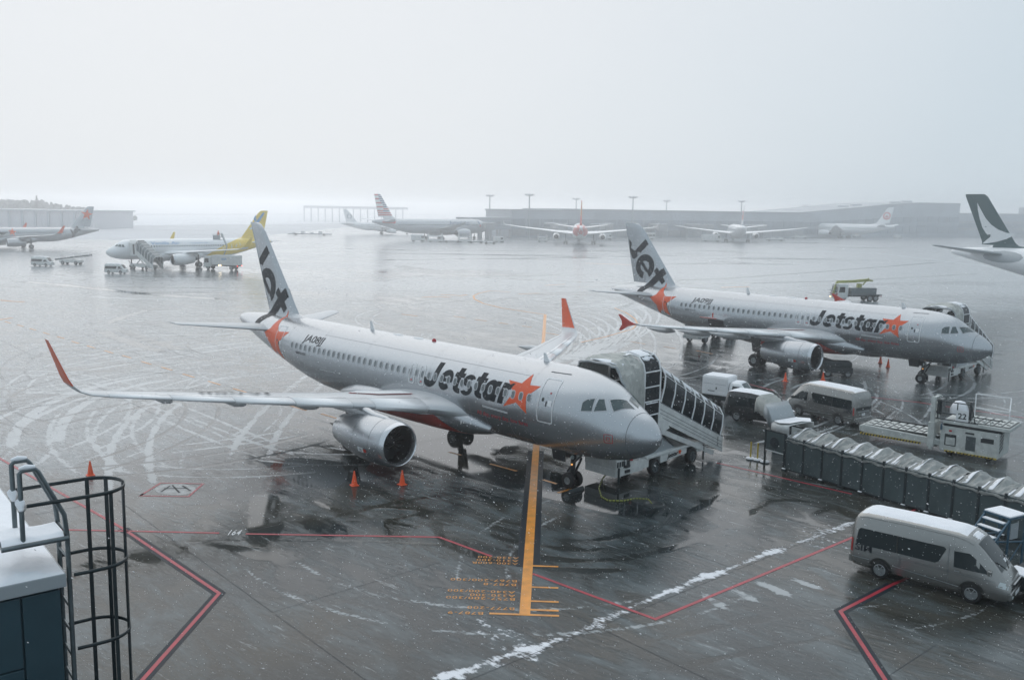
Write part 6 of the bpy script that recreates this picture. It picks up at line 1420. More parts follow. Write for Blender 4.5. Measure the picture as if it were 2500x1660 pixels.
# ================================================================== AIRLINERS FARTHER OFF
# yellow and white airliner
VJ = plain_jet('airliner', 'white and yellow airliner facing left with boarding stairs and a lift truck beside it', (-81.86, 184.68, 0), 0.781, 37.57, 1.975, 2.07, 3.81,
    A320_WING + A320_SHARKLET, (11.05, 5.75, 1.83, 1.19, 4.75, 13.9, 3.25), A320_FIN, [(30.9, .5, 4.9, 4.4, .10, 4), (31.4, 1.3, 4.95, 3.85, .10, 5), (34.35, 6.1, 5.35, 1.55, .09, 5), (34.6, 6.28, 5.37, 1.25, .06, 5)],
    (M_WHITE, (M_WHITE, M_VYEL, len(A320_WING) + 2), M_WHITE, M_VYEL), (6.4, 27.6, 40, 4.43), (5.07, .4, 17.71, 3.8, .58, 0, 2.0), group=None, seg=40)
root, body, fus, fin, rud = VJ
half = fin_half(A320_FIN)
for sg in (1, -1):
    fus.decal('yellow_tail_band', [[(20.5, 2.1), (24.0, 2.2), (28, 2.6), (33, 3.8), (36.9, 4.9), (36.9, 5.3), (33, 5.7), (29.0, 5.86), (27.5, 5.5), (25, 4.6), (22, 3.2)]], M_VYEL, body, .008, sg, .15, .5)
    for (x, z, w, h, an) in ((24.6, 4.0, .25, 1.0, 40), (26.4, 4.3, .3, 1.0, 90), (27.6, 4.5, .22, 1.0, 60), (28.4, 4.8, .2, .9, 110)):
        c, s = math.cos(R(an)), math.sin(R(an)); fus.decal('petal_stripe', [[(x - c * h / 2 - s * w / 2, z - s * h / 2 + c * w / 2), (x + c * h / 2, z + s * h / 2), (x - c * h / 2 + s * w / 2, z - s * h / 2 - c * w / 2)]], M_LINE, body, .014, sg, .15, .5)
    fus.text('lettering', 'Vanilla Air', M_BLUETXT, body, 8.6 if sg < 0 else 15.0, 4.78, .62, 6.2, .01, .12, .012, sg)
    fus.text('small_lettering', 'Creating New Sky', M_BLUETXT, body, 17 if sg < 0 else 21, 4.9, .25, 4.0, .0, .1, .012, sg)
    flat_on_fin('blue_feather', [[(33.2, 9.4), (33.9, 9.0), (35.6, 11.4), (35.2, 11.6)], [(33.2, 9.4), (33.5, 8.8), (33.9, 9.0)]], half, M_VBLUE, fin, sg)
    flat_on_fin('blue_feather', [[(33.0, 9.2), (32.9, 10.2), (33.4, 11.0), (33.5, 9.9)], [(33.0, 9.2), (33.3, 8.9), (33.2, 9.4)]], half, M_VBLUE, fin, sg, off=.012)
    flat_on_fin('white_feather', [[(31.6, 8.0), (32.0, 7.7), (33.6, 8.5), (33.2, 8.9)]], half, M_LINE, fin, sg); flat_on_fin('white_feather', [[(34.5, 7.4), (34.9, 7.4), (35.1, 8.4), (34.8, 8.5)]], half, M_LINE, fin, sg)
    fus.decal('passenger_door', frame_polys(rounded_rect(4.68, 5.64, 3.44, 5.42, .12), rounded_rect(4.76, 5.56, 3.52, 5.34, .09)), M_PANELLINE, root, .011, sg)
PLV = (-81.86, 184.68, 0.781)
boarding_stairs_far = None
def simple_stairs(label, loc, rz):
    r = empty('boarding_stairs', label, 'boarding stairs', loc, rz); m = MB()
    m.box(-.2, 2.2, -1.1, 1.1, 3.2, 3.36); m.build('landing_floor', M_CREAM, r)
    MB().loft([[(x, y, z) for y, z in ((-1.15, 2.6), (-1.15, 5.2), (-.7, 5.8), (.7, 5.8), (1.15, 5.2), (1.15, 2.6))] for x in (-.6, 1.0, 2.2)], closed=False, cap=False).build('landing_hood', M_CREAM, r).modifiers.new('t', 'SOLIDIFY').thickness = .04
    MB().box(1.05, 1.7, -1.18, -1.16, 3.0, 5.0).build('side_pane', M_GLASS, r)
    for sg in (-1, 1): MB().prism([(2.2, 2.9), (8.4, .2), (8.4, 1.1), (2.2, 3.9)], sg * 1.1 - .03, sg * 1.1 + .03).build('stair_side_panel', M_CREAM, r)
    for k in range(16): x = 2.2 + 6.2 * k / 16; MB().box(x, x + .38, -1.05, 1.05, 3.3 - .19 * k, 3.35 - .19 * k).build('tread', M_STEEL, r)
    AP = lambda x, z: [(x, -1.12, z), (x + .3, -1.12, z + 1.3), (x + .4, -.7, z + 1.75), (x + .4, .7, z + 1.75), (x + .3, 1.12, z + 1.3), (x, 1.12, z)]
    m = MB(); A_ = [(2.3 + 1.0 * k, 3.8 - .46 * k) for k in range(7)]
    for x, z in A_: m.tube(AP(x, z), .06, 6)
    m.build('canopy_ribs', M_LINE, r)
    for k in range(6): MB().loft([AP(A_[k][0] + .08, A_[k][1]), AP(A_[k + 1][0] - .08, A_[k + 1][1])], closed=False, cap=False).build('canopy_pane', M_STEEL, r)
    MB().box(-.5, 6.5, -1, 1, .5, 1.0).build('chassis', M_CREAM, r, bevel=.04)
    for x in (.8, 5.6):
        for sg in (-1, 1): wheel(r, x, sg * .92, .42, .26, sg, None, 4)
    for xa, xb in ((4.6, 1.8), (1.6, 4.6)): MB().beam((xa, -.8, 1.0), (xb, -.8, 3.0), .15, .1).build('lift_arm', M_CREAM, r)
    return r
q = in_plane(PLV, 5.2, -2.0); simple_stairs('white boarding stairs at the front door of the yellow and white airliner', q, PLV[2] - R(90) + R(6))

# silver airliner at the far left
LJ = plain_jet('airliner', 'distant silver airliner cut off by the left edge, orange star on its tail', (-151.66, 250.47, 0), 0.746, 37.57, 1.975, 2.07, 3.81,
    A320_WING + A320_SHARKLET, (11.05, 5.75, 1.83, 1.19, 4.75, 13.9, 3.25), A320_FIN, [(30.9, .5, 4.9, 4.4, .10, 4), (31.4, 1.3, 4.95, 3.85, .10, 5), (34.35, 6.1, 5.35, 1.55, .09, 5), (34.6, 6.28, 5.37, 1.25, .06, 5)],
    (SILVER, (SILVER, M_ORANGE, len(A320_WING) + 2), SILVER, SILVER), (6.4, 27.6, 40, 4.43), (5.07, .4, 17.71, 3.8, .58, 0, 2.0), group=None, seg=40)
root, body, fus, fin, rud = LJ
for sg in (1, -1):
    fus.text('lettering', 'Jetstar', M_NAVY, body, 6.0 if sg < 0 else 12.6, 3.9, 1.1, 6.4, .035, .25, .012, sg)
    s5 = star_pts((13.6, 4.6), 1.15, .45, 80); fus.decal('star', [s5], M_ORANGE, body, .012, sg)
    s5 = star_pts((34.3, 9.6), 1.75, .7, 80); flat_on_fin('star', [s5], half, M_ORANGE, fin, sg, off=.02)
    d1, d2 = Vector((.8, .62)), Vector((-.62, .8))
    vs, fs = text_mesh('Jet', .035, .2); b = MB(); polys = [[(lambda p: (p.x, p.y))(Vector((29.6, 3.5)) + d1 * (vs[i].x * 2.7) + d2 * (vs[i].y * 2.2)) for i in f] for f in fs]
    if sg < 0: fus.decal('lettering', polys, M_NAVY, body, .014, sg, .12, .4, extra=lambda x, z: half(x, z) if z > 5.7 else None)

# wide-body airliners; wing sections as (x, y, z, chord, thickness, cant)
def wide_wing(x0, span, c0, z0, sweep=.62, winglet=False, k=1.0):
    s = [(x0 - 1.5, 1.0, z0 - .2, c0 * 1.12, .13, 3), (x0 + .6, 3.0, z0, c0, .13, 5), (x0 + 6.5, span * .33, z0 + .8, c0 * .62, .12, 6), (x0 + span * sweep * .78, span * .78, z0 + 2.4, c0 * .30, .11, 7), (x0 + span * sweep, span * .97, z0 + 3.3, c0 * .15, .10, 8)]
    if winglet: s += [(x0 + span * sweep + .9, span * .985, z0 + 3.7, c0 * .12, .09, 45), (x0 + span * sweep + 2.2, span, z0 + 5.2, c0 * .06, .09, 60)]
    else: s += [(x0 + span * sweep + 1.0, span, z0 + 3.5, c0 * .05, .09, 10)]
    return s
def wide_fin(L, z0, z1, c0=7.5, c1=2.9): return [(L - 13.5, L - 2.0, z0 - .3), (L - 10.6, L - 3.1, z0 + .5), (L - 9.9, L - 2.9, z0 + 1.3), (L - 4.6, L - 1.2, z1 - .5), (L - 3.9, L - 1.0, z1)]
def wide_hst(L, z, half_span): return [(L - 10.5, .8, z, 6.4, .10, 5), (L - 9.6, 2.0, z + .15, 5.6, .10, 6), (L - 4.4, half_span * .94, z + 1.2, 2.3, .09, 6), (L - 3.6, half_span, z + 1.35, 1.7, .06, 6)]
WG = (8.0, .55, 32.0, 5.5, .68, .75, 3.0)
# grey airliner with striped tail
AJ = plain_jet('airliner', 'distant grey airliner with red, white and blue striped tail, left of the light masts', (-11.99, 417.1, 0), 3.924, 63.7, 3.1, 3.1, 5.6, wide_wing(20.5, 30.4, 11.5, 4.4), (20, 9.6, 2.9, 1.85, 7.0, 24.5, 5.2), wide_fin(63.7, 8.9, 18.5), wide_hst(63.7, 7.2, 10.7), (M_AAGREY, (M_AAGREY, M_AAGREY, None), M_AAGREY, M_LINE), (9, 52, 60, 6.2), WG)
root, body, fus, fin, rud = AJ; fp = wide_fin(63.7, 8.9, 18.5); hf = fin_half(fp)
zs = [p[2] for p in fp]
def fx(z): return np.interp(z, zs, [p[0] for p in fp]), np.interp(z, zs, [p[1] for p in fp])
for sg in (1, -1):
    fus.text('lettering', 'American', M_AABLUE, body, 25.0 if sg > 0 else 9.0, 6.3, 1.7, 11.5, .01, 0, .02, sg)
    fus.decal('flag_emblem', [[(7.7, 6.3), (6.9, 6.5), (7.6, 8.0), (8.3, 8.0)]], M_AABLUE, body, .02, sg, .3, .6); fus.decal('flag_emblem', [[(7.3, 5.4), (6.6, 5.6), (6.9, 6.4), (7.6, 6.2)]], M_AARED, body, .02, sg, .3, .6)
    for k in range(11):
        z0 = 9.9 + k * .8; z1 = z0 + .52; a0, b0 = fx(z0); a1, b1 = fx(z1); m0, m1 = a0 + (b0 - a0) * (.48 + .08 * math.sin(k)), a1 + (b1 - a1) * (.48 + .08 * math.sin(k))
        if k < 2: lst = [((a0 + .1, b0 - .2, a1 + .1, b1 - .2), M_AARED)]
        else: lst = [((a0 + .1, m0, a1 + .1, m1), M_AABLUE if k != 3 else M_AARED)] + ([((m0, b0 - .1, m1, b1 - .1), M_AARED if k % 2 == 0 else M_LINE)])
        for (p0, p1, q0, q1), mm in lst:
            for tgt in (fin, rud):
                pass
            flat_on_fin('tail_stripe', [[(p0, z0), (p1, z0), (q1, z1), (q0, z1)]], hf, mm, fin, sg, off=.03, sz=.6, sx=1)
    fus.decal('tail_stripe', [[(54, 6.7), (59.5, 7.0), (59.5, 7.7), (53.2, 7.6)]], M_AARED, body, .02, sg, .3, 1)
# white airliner behind it, only the rear showing
GJ_ = plain_jet('airliner', 'faint grey-tailed airliner half hidden behind the striped-tail airliner', (-48.5, 463.0, 0), R(192.7), 37.57, 1.975, 2.07, 3.81, A320_WING, (11.05, 5.75, 1.83, 1.19, 4.75, 13.9, 3.25), A320_FIN, [(30.9, .5, 4.9, 4.4, .10, 4), (31.4, 1.3, 4.95, 3.85, .10, 5), (34.35, 6.1, 5.35, 1.55, .09, 5), (34.6, 6.28, 5.37, 1.25, .06, 5)], (M_WHITE, (M_WHITE, M_WHITE, None), M_WHITE, M_WHITE), (6.4, 27.6, 40, 4.43), (5.07, .4, 17.71, 3.8, .58, 0, 2.0))
hf2 = fin_half(A320_FIN)
c_ = (33.4, 8.6)
for sg in (1, -1):
    A_ = [R(20 * i) for i in range(19)]; flat_on_fin('tail_emblem', [[(c_[0] + 1.25 * math.cos(A_[i]), c_[1] + 1.25 * math.sin(A_[i])), (c_[0] + 1.25 * math.cos(A_[i + 1]), c_[1] + 1.25 * math.sin(A_[i + 1])), (c_[0] + 0.85 * math.cos(A_[i + 1]), c_[1] + 0.85 * math.sin(A_[i + 1])), (c_[0] + 0.85 * math.cos(A_[i]), c_[1] + 0.85 * math.sin(A_[i]))] for i in range(18) if i not in (4, 13)], hf2, M_GREYPLANE, GJ_[3], sg, off=.05, sz=1, sx=1)
    GJ_[2].decal('cheat_line', [[(8, 3.4), (28, 3.7), (35, 4.9), (35, 5.0), (28, 3.9), (8, 3.6)]], M_GREYPLANE, GJ_[1], .02, sg, .4, 2)
# red-tailed airliner seen from behind
RJ = plain_jet('airliner', 'airliner with red and gold tail seen from straight behind, at the terminal', (28.0, 399.0, 0), 4.656, 63.7, 2.82, 2.82, 5.2, wide_wing(20.5, 30.1, 11, 4.1, .6, True), (20.5, 9.4, 2.7, 1.45, 6.0, 24, 5.0), wide_fin(63.7, 8.0, 16.9), wide_hst(63.7, 6.9, 9.7), (M_WHITE, (M_WHITE, M_WHITE, None), M_WHITE, M_HKRED), None, WG)
fp3 = wide_fin(63.7, 8.0, 16.9); hf3 = fin_half(fp3)
for sg in (1, -1):
    flat_on_fin('gold_band', [[(57.5, 11.5), (60.5, 11.2), (61.6, 14.0), (60.0, 14.6), (58.8, 13)]], hf3, M_GOLD, RJ[3], sg, off=.04, sz=1, sx=1); flat_on_fin('gold_band', [[(59.8, 15.2), (62, 15.0), (62.2, 16.2), (61, 16.3)]], hf3, M_GOLD, RJ[3], sg, off=.04, sz=1, sx=1)
    RJ[2].decal('red_tail_band', [[(46, 5.0), (50, 3.6), (58, 5.0), (63.4, 6.6), (63.4, 7.2), (58, 7.9), (50, 7.95), (47, 7.2)]], M_HKRED, RJ[1], .02, sg, .3, 1)
MB().box(61.8, 63.5, -.25, .25, 16.0, 16.25)
# white airliner seen from behind
WJ = plain_jet('airliner', 'white airliner seen from behind with snow on its broad wings, fin edge-on', (108.6, 460.4, 0), 4.569, 56.7, 2.9, 2.95, 5.1, wide_wing(18.5, 30.1, 10.5, 3.9, .62), (17.5, 9.4, 2.7, 1.6, 6.0, 21, 4.8), wide_fin(56.7, 8.1, 17.0), wide_hst(56.7, 6.9, 9.9), (M_WHITE, (M_WHITE, M_WHITE, None), M_WHITE, M_WHITE), (8, 46, 50, 5.7), (7.5, .5, 28.5, 5, .65, .75, 3.0))
# white airliner with red round emblem
CJ = plain_jet('airliner', 'white airliner with a red round emblem on its tail in front of the dark terminal', (172.5, 560.0, 0), R(-45), 58.0, 3.0, 3.0, 5.3, wide_wing(19, 30, 11, 4.1, .6), (18, 9.5, 2.8, 1.8, 6.6, 22, 5.0), wide_fin(58.0, 8.5, 18.0), wide_hst(58.0, 7.0, 10.4), (M_WHITE, (M_WHITE, M_WHITE, None), M_WHITE, M_WHITE), (8, 48, 55, 5.9), (7.5, .55, 29, 5.3, .66, .75, 3.0))
fp4 = wide_fin(58.0, 8.5, 18.0); hf4 = fin_half(fp4)
for tgt, f4, c4 in ((CJ, hf4, (53.3, 13.2)), (WJ, fin_half(wide_fin(56.7, 8.1, 17.0)), (52.0, 12.4))):
    for sg in (1, -1):
        r4 = 2.1; A_ = [R(15 * i) for i in range(25)]
        flat_on_fin('round_emblem', [[(c4[0] + r4 * math.cos(A_[i]), c4[1] + r4 * math.sin(A_[i])), (c4[0] + r4 * math.cos(A_[i + 1]), c4[1] + r4 * math.sin(A_[i + 1])), (c4[0] + (1.35 + .25 * (i % 2)) * math.cos(A_[i + 1]), c4[1] + (1.35 + .25 * (i % 2)) * math.sin(A_[i + 1])), (c4[0] + (1.35 + .25 * (i % 2)) * math.cos(A_[i]), c4[1] + (1.35 + .25 * (i % 2)) * math.sin(A_[i]))] for i in range(24)], f4, M_HKRED, tgt[3], sg, off=.05, sz=1, sx=1)
        flat_on_fin('round_emblem', [[(c4[0] - .9, c4[1] - .9), (c4[0] + .9, c4[1] - .9), (c4[0] + .5, c4[1] - .1), (c4[0], c4[1] + .4), (c4[0] - .5, c4[1] - .1)]], f4, M_HKRED, tgt[3], sg, off=.06, sz=1, sx=1)
# tail of a green-tailed airliner at the right edge
NJ = plain_jet('airliner', 'rear of a white airliner with dark green tail and white brushstroke, right edge', (112.57, 106.65, 0), 2.198, 63.7, 2.82, 2.82, 5.6, wide_wing(17.5, 29, 11, 4.3, .5, False), (17, 9.4, 2.7, 1.45, 6.0, 21, 5.0), [(49.0, 60.6, 8.2), (52.6, 58.6, 8.7), (53.2, 58.6, 9.2), (58.3, 62.0, 16.6), (58.9, 62.1, 17.0)], wide_hst(63.7, 7.2, 9.9), (M_WHITE, (M_GREYPLANE, M_GREYPLANE, None), M_WHITE, M_GREEN), None, WG, seg=48)
hf5 = fin_half([(49.0, 60.6, 8.2), (52.6, 58.6, 8.7), (53.2, 58.6, 9.2), (58.3, 62.0, 16.6), (58.9, 62.1, 17.0)])
for sg in (1, -1):
    up = [(59.9, 15.6), (59.0, 14.2), (58.2, 13.0), (57.2, 12.0), (56.0, 11.25), (54.6, 10.75), (53.2, 10.55)]; lo = [(54.5, 9.75), (56.0, 9.25), (57.6, 8.95), (58.55, 8.8)]; bk = [(58.0, 9.35), (57.2, 10.0), (58.0, 10.55), (58.7, 11.5), (59.3, 13.0), (59.7, 14.4)]
    flat_on_fin('brushstroke', [up + lo + bk], hf5, M_LINE, NJ[3], sg, off=.02, sz=.4, sx=.4, xmax=lambda z: np.interp(z, [8.2, 8.7, 17], [56.6, 56.56, 61.0]) - .02)
    flat_on_fin('brushstroke', [up + lo + bk], hf5, M_LINE, NJ[4], sg, off=.02, sz=.4, sx=.4, xmin=lambda z: np.interp(z, [8.2, 8.7, 17], [56.6, 56.56, 61.0]) + .02)
    NJ[2].decal('tailplane_fairing', [[(54.0 + 3.4 * math.cos(R(30 * i)), 6.9 + .95 * math.sin(R(30 * i))) for i in range(12)]], M_GREYPLANE, NJ[1], .03, sg, .2, .5)

# ================================================================== TRUCKS AND SMALL VEHICLES
def lorry(name, label, cat, loc, rz, L, body_kind, paint, cab_lit=False, tail_lit=False, text=None):
    r = empty(name, label, cat, loc, rz)
    x1 = L / 2
    MB().prism([(x1 - 1.7, .55), (x1, .55), (x1 + .02, 1.2), (x1 - .15, 2.45), (x1 - .3, 2.6), (x1 - 1.7, 2.6)], -1.05, 1.05).build('cab', paint, r, bevel=.07)
    MB().hexa([(x1 + .03, -.95, 1.35), (x1 + .03, .95, 1.35), (x1 + .015, .95, 1.35), (x1 + .015, -.95, 1.35), (x1 - .10, -.9, 2.3), (x1 - .10, .9, 2.3), (x1 - .12, .9, 2.3), (x1 - .12, -.9, 2.3)]).build('windscreen', M_CKGLASS, r)
    MB().box(x1 + .01, x1 + .06, -.85, .85, .95, 1.22).build('grille', M_ROLLER, r, bevel=.02); MB().box(x1 - .05, x1 + .12, -1.08, 1.08, .45, .8).build('bumper', paint, r, bevel=.04)
    MB().box(x1 - 1.6, x1, -1.0, 1.0, 2.61, 2.68).build('cab_snow', M_SNOW, r, bevel=.03)
    for sg in (-1, 1):
        MB().prism([(x1 - 1.2, 1.4), (x1 - .2, 1.4), (x1 - .3, 2.25), (x1 - 1.2, 2.25)], sg * 1.055 - .01, sg * 1.055 + .01).build('cab_window', M_GLASS, r)
        MB().box(x1 + .1, x1 + .14, sg * .85 - .15, sg * .85 + .15, .55, .72).build('headlamp', M_HEADLIT if cab_lit else M_LAMP, r, bevel=.02)
        MB().box(x1 + .02, x1 + .07, sg * .92 - .12, sg * .92 + .12, 1.0, 1.3).build('side_lamp', M_TAIL, r)
        MB().box(-x1 - .03, -x1 + .02, sg * .85 - .13, sg * .85 + .13, .75, .92).build('tail_lamp', M_TAILLIT if tail_lit else M_TAIL, r)
        for x in (x1 - .95, -x1 + .95, -x1 + 1.9) if body_kind != 'box' else (x1 - .95, -x1 + 1.3): wheel(r, x, sg * .88, .48, .3, sg, None, 5)
    MB().box(-x1, x1 - 1.7, -.5, .5, .7, .95).build('chassis', M_DKSTEEL, r)
    if body_kind == 'box':
        MB().box(-x1, x1 - 1.85, -1.1, 1.1, .98, 2.85).build('cargo_box', paint, r, bevel=.03); MB().box(-x1, x1 - 1.85, -1.05, 1.05, 2.86, 2.93).build('box_snow', M_SNOW, r, bevel=.03)
        for k in range(3): MB().box(-x1 + .3 + k * 1.2, -x1 + 1.35 + k * 1.2, -1.125, -1.10, 1.1, 2.7).build('box_panel', paint, r, bevel=.01)
    if body_kind == 'tank':
        MB().lathe([(-x1 + .1, .01), (-x1 + .12, .8), (-x1 + .3, .95), (x1 - 2.2, .95), (x1 - 2.0, .8), (x1 - 2.0, .01)], (0, 0, 1.9), n=24).build('tank', paint, r, smooth=40)
    if body_kind == 'flat':
        MB().box(-x1, x1 - 1.85, -1.1, 1.1, .98, 1.12).build('deck', M_STEEL, r); MB().box(-x1 + .6, x1 - 2.6, -1.05, -.6, 1.12, 2.0).build('side_tank', paint, r, bevel=.05); MB().box(-x1 + .8, x1 - 2.3, .1, .9, 1.12, 2.1).build('machinery', M_STEEL, r, bevel=.05)
        for k in range(3): MB().box(-x1 + .9 + .9 * k, -x1 + 1.6 + .9 * k, -1.07, -1.05, 1.25, 1.9).build('side_hatch', M_STEEL, r)
        MB().tube([(-x1 + .4, -.9, 1.1), (-x1 + .4, -.9, 2.2), (x1 - 2.3, -.9, 2.2)], .05, 6).build('hand_rail', M_LINE, r)
    if text: text_flat('lettering', text, M_VBLUE, r, (x1 - 4.1, 1.13, 2.0), (-1, 0, 0), (0, 0, 1), .42, 1.2, .02, .2)
    return r
# lift truck beside the yellow airliner (left side faces us)
c = G(540, 659); LT = lorry('lift_truck', 'white lift truck with raised basket beside the yellow and white airliner', 'truck', (c.x, c.y + 1.2, 0), R(166), 7.6, 'box', M_CREAM, True, True, 'ANA')
MB().box(-.3, .3, 1.12, 1.2, .8, .95).build('work_lamp', M_HEADLIT, LT)
m = MB(); m.beam((-.3, 0, 2.9), (-.8, -.4, 4.7), .22); m.beam((-.8, -.4, 4.7), (.9, -1.3, 7.3), .24); m.build('boom', M_GREYPLANE, LT)
m = MB(); bx, by, bz = 1.9, -1.6, 6.0
for z in (bz, bz + .55, bz + 1.1):
    for a, c2 in (((bx - .8, by - .6), (bx + .8, by - .6)), ((bx + .8, by - .6), (bx + .8, by + .6)), ((bx + .8, by + .6), (bx - .8, by + .6)), ((bx - .8, by + .6), (bx - .8, by - .6))): m.beam((*a, z), (*c2, z), .06)
for x in (bx - .8, bx, bx + .8):
    for y in (by - .6, by + .6): m.beam((x, y, bz), (x, y, bz + 1.1), .06)
m.box(bx - .8, bx + .8, by - .6, by + .6, bz - .05, bz); m.box(bx - .8, bx + .8, by + .56, by + .6, bz, bz + .9); m.build('basket', M_GREYPLANE, LT)
m = MB(); m.beam((.9, -1.3, 7.3), (bx - .8, by, bz + .6), .16); m.build('boom', M_GREYPLANE, LT)
# the worker in the basket: one skinned figure
def worker(label, loc, rz, zfoot):
    me = bpy.data.meshes.new('person'); P = [(0, 0, .92), (0, 0, 1.15), (.03, 0, 1.42), (.05, 0, 1.53), (.07, 0, 1.62), (.08, 0, 1.74), (0, .1, .88), (.05, .11, .48), (0, .11, .07), (.13, .12, .03), (0, -.1, .88), (.03, -.11, .48), (-.02, -.11, .07), (.11, -.12, .03), (.03, .2, 1.40), (.12, .25, 1.14), (.36, .2, 1.06), (.46, .19, 1.05), (.03, -.2, 1.40), (.14, -.25, 1.14), (.38, -.2, 1.08), (.48, -.19, 1.07)]
    E_ = [(0, 1), (1, 2), (2, 3), (3, 4), (4, 5), (0, 6), (6, 7), (7, 8), (8, 9), (0, 10), (10, 11), (11, 12), (12, 13), (2, 14), (14, 15), (15, 16), (16, 17), (2, 18), (18, 19), (19, 20), (20, 21)]
    rad = [.16, .16, .19, .07, .10, .09, .11, .075, .06, .05, .11, .075, .06, .05, .09, .06, .045, .04, .09, .06, .045, .04]
    me.from_pydata(P, E_, []); o = link('person', me, None, loc, (0, 0, rz)); sk = o.modifiers.new('skin', 'SKIN'); sk.use_smooth_shade = True
    for v, r_ in zip(me.skin_vertices[0].data, rad): v.radius = (r_, r_)
    me.skin_vertices[0].data[0].use_root = True; o.modifiers.new('sub', 'SUBSURF').levels = 1; me.materials.append(M_HIVIS); tag(o, label, 'person')
    MB().lathe([(0, .125), (.07, .115), (.12, .07), (.14, .001)], (.08, 0, 1.70), 'z', 14).build('helmet', M_CONE, o, smooth=60)
    m = MB(); m.loft([[(x0 + .135 * math.cos(R(30 * j)), y0 + .13 * math.sin(R(30 * j)), z) for j in range(12)] for x0, y0, z in ((0, .1, .86), (.05, .11, .48), (0, .11, .12))]); m.loft([[(x0 + .13 * math.cos(R(30 * j)), y0 + .13 * math.sin(R(30 * j)), z) for j in range(12)] for x0, y0, z in ((0, -.1, .86), (.03, -.11, .48), (-.02, -.11, .12))]); m.build('trousers', M_TROUSER, o, smooth=60)
    return o
bpy.context.view_layer.update(); wp = LT.matrix_world @ Vector((bx, by, bz)); worker('person in orange workwear and helmet standing in the raised basket', wp, R(60), wp.z)
# white lorry under the wing of the second silver airliner
c = G(1690, 838); h = heading(G2(1775, 824), G2(1690, 840)); f = Vector((math.cos(h), math.sin(h)))
lorry('tanker_lorry', 'white lorry parked under the wing of the second silver airliner', 'truck', (c.x - f.x * 3.9, c.y - f.y * 3.9, 0), h, 7.8, 'flat', M_CREAM, False)
# de-icing truck beyond it
c = G(2090, 737); DT = lorry('deicing_truck', 'de-icing truck with folded lime boom and lit headlamps beyond the second silver airliner', 'truck', (c.x + .5, c.y + 1.5, 0), R(190), 7.4, 'flat', M_CREAM, True)
m = MB(); m.beam((-.4, 0, 1.2), (-.4, 0, 2.7), .6, .6); m.beam((-1.9, 0, 3.25), (.6, 0, 3.05), .36, .42); m.beam((.6, 0, 3.05), (3.4, .1, 2.95), .3, .4); m.beam((3.4, .1, 2.95), (3.9, .1, 1.2), .25, .35); m.beam((-1.9, 0, 3.25), (-2.6, 0, 3.1), .3, .3); m.beam((-.9, .1, 2.5), (-1.9, .1, 3.55), .16, .2); m.build('boom', M_LIME, DT, bevel=.03)
m = MB()
for z in (1.2, 1.7): m.beam((3.6, -.8, z), (4.3, -.8, z), .06); m.beam((4.3, -.8, z), (4.3, .8, z), .06); m.beam((4.3, .8, z), (3.6, .8, z), .06)
m.box(3.6, 4.3, -.8, .8, .8, .9); m.build('basket', M_GREYPLANE, DT)
# dark loading equipment under the second airliner
for k, (x, y, L_, lab) in enumerate(((14.2, .6, 3.2, 'dark baggage conveyor under the belly of the second silver airliner'), (17.2, 2.2, 2.6, 'dark baggage tractor under the wing root of the second silver airliner'), (11.0, 2.6, 2.4, 'dark baggage trolley under the second silver airliner, nearest its nose'))):
    q = in_plane(PL2, x, y); r = empty(('belt_loader', 'baggage_tractor', 'baggage_trolley')[k], lab, ('belt loader', 'tractor', 'trolley')[k], (q.x, q.y, 0), PL2[2] + R(20 * k))
    MB().box(-L_ / 2, L_ / 2, -.7, .7, .35, .8).build('body', M_DKSTEEL, r, bevel=.04)
    for xx in (-L_ / 2 + .4, L_ / 2 - .4):
        for s in (-1, 1): wheel(r, xx, s * .62, .3, .18, s, None, 4)
    if k == 0: m = MB(); m.beam((-2.2, 0, .7), (2.6, 0, 1.5), .8, .18); m.build('conveyor', M_ROLLER, r)
    if k == 1: MB().box(-.2, .5, -.5, .5, .8, 1.45).build('seat', M_DKSTEEL, r, bevel=.05); MB().tube([(.5, -.5, .8), (.5, -.5, 1.7), (.5, .5, 1.7), (.5, .5, .8)], .04, 6).build('roll_bar', M_DKSTEEL, r)
    if k == 2: MB().box(-1.1, 1.1, -.65, .65, .82, 1.25).build('suitcases', M_DKSTEEL, r, bevel=.05)
# far service vehicles (small in the picture)
c = G(105, 650); minivan('van', 'small white van at the far left facing right', (c.x, c.y, 0), R(-12), M_CREAM, None, group='small white vans by the yellow airliner', k=(.84, .84, .86), detail=False)
c = G(285, 668); minivan('van', 'small white van in front of the nose of the yellow and white airliner', (c.x, c.y, 0), R(-6), M_CREAM, None, group='small white vans by the yellow airliner', k=(.76, .8, .82), detail=False)
for o in [x for x in COL.objects if x.name.startswith('van') and x.parent is None]: o['category'] = 'van'
c = G(175, 646); BL = empty('belt_loader', 'white belt loader with a long sloping conveyor at the far left', 'belt loader', (c.x, c.y, 0), R(-8))
MB().prism([(-2.3, .45), (2.3, .45), (2.35, .95), (1.0, 1.0), (.7, 1.25), (-2.3, 1.0)], -.85, .85).build('body', M_CREAM, BL, bevel=.05); m = MB(); m.beam((-3.6, 0, 1.0), (4.6, 0, 2.1), .8, .3); m.build('conveyor', M_STEEL, BL); m = MB(); m.beam((-2.5, -.45, 1.7), (4.4, -.45, 2.75), .06); [m.beam((x, -.45, 1.1 + .134 * (x + 3.6) - .1), (x, -.45, 1.7 + .152 * (x + 2.5)), .05) for x in (-2.5, -.8, .9, 2.6, 4.3)]; m.build('hand_rail', M_LINE, BL)
for x in (-1.5, 1.5):
    for s in (-1, 1): wheel(BL, x, s * .8, .4, .25, s, None, 4)
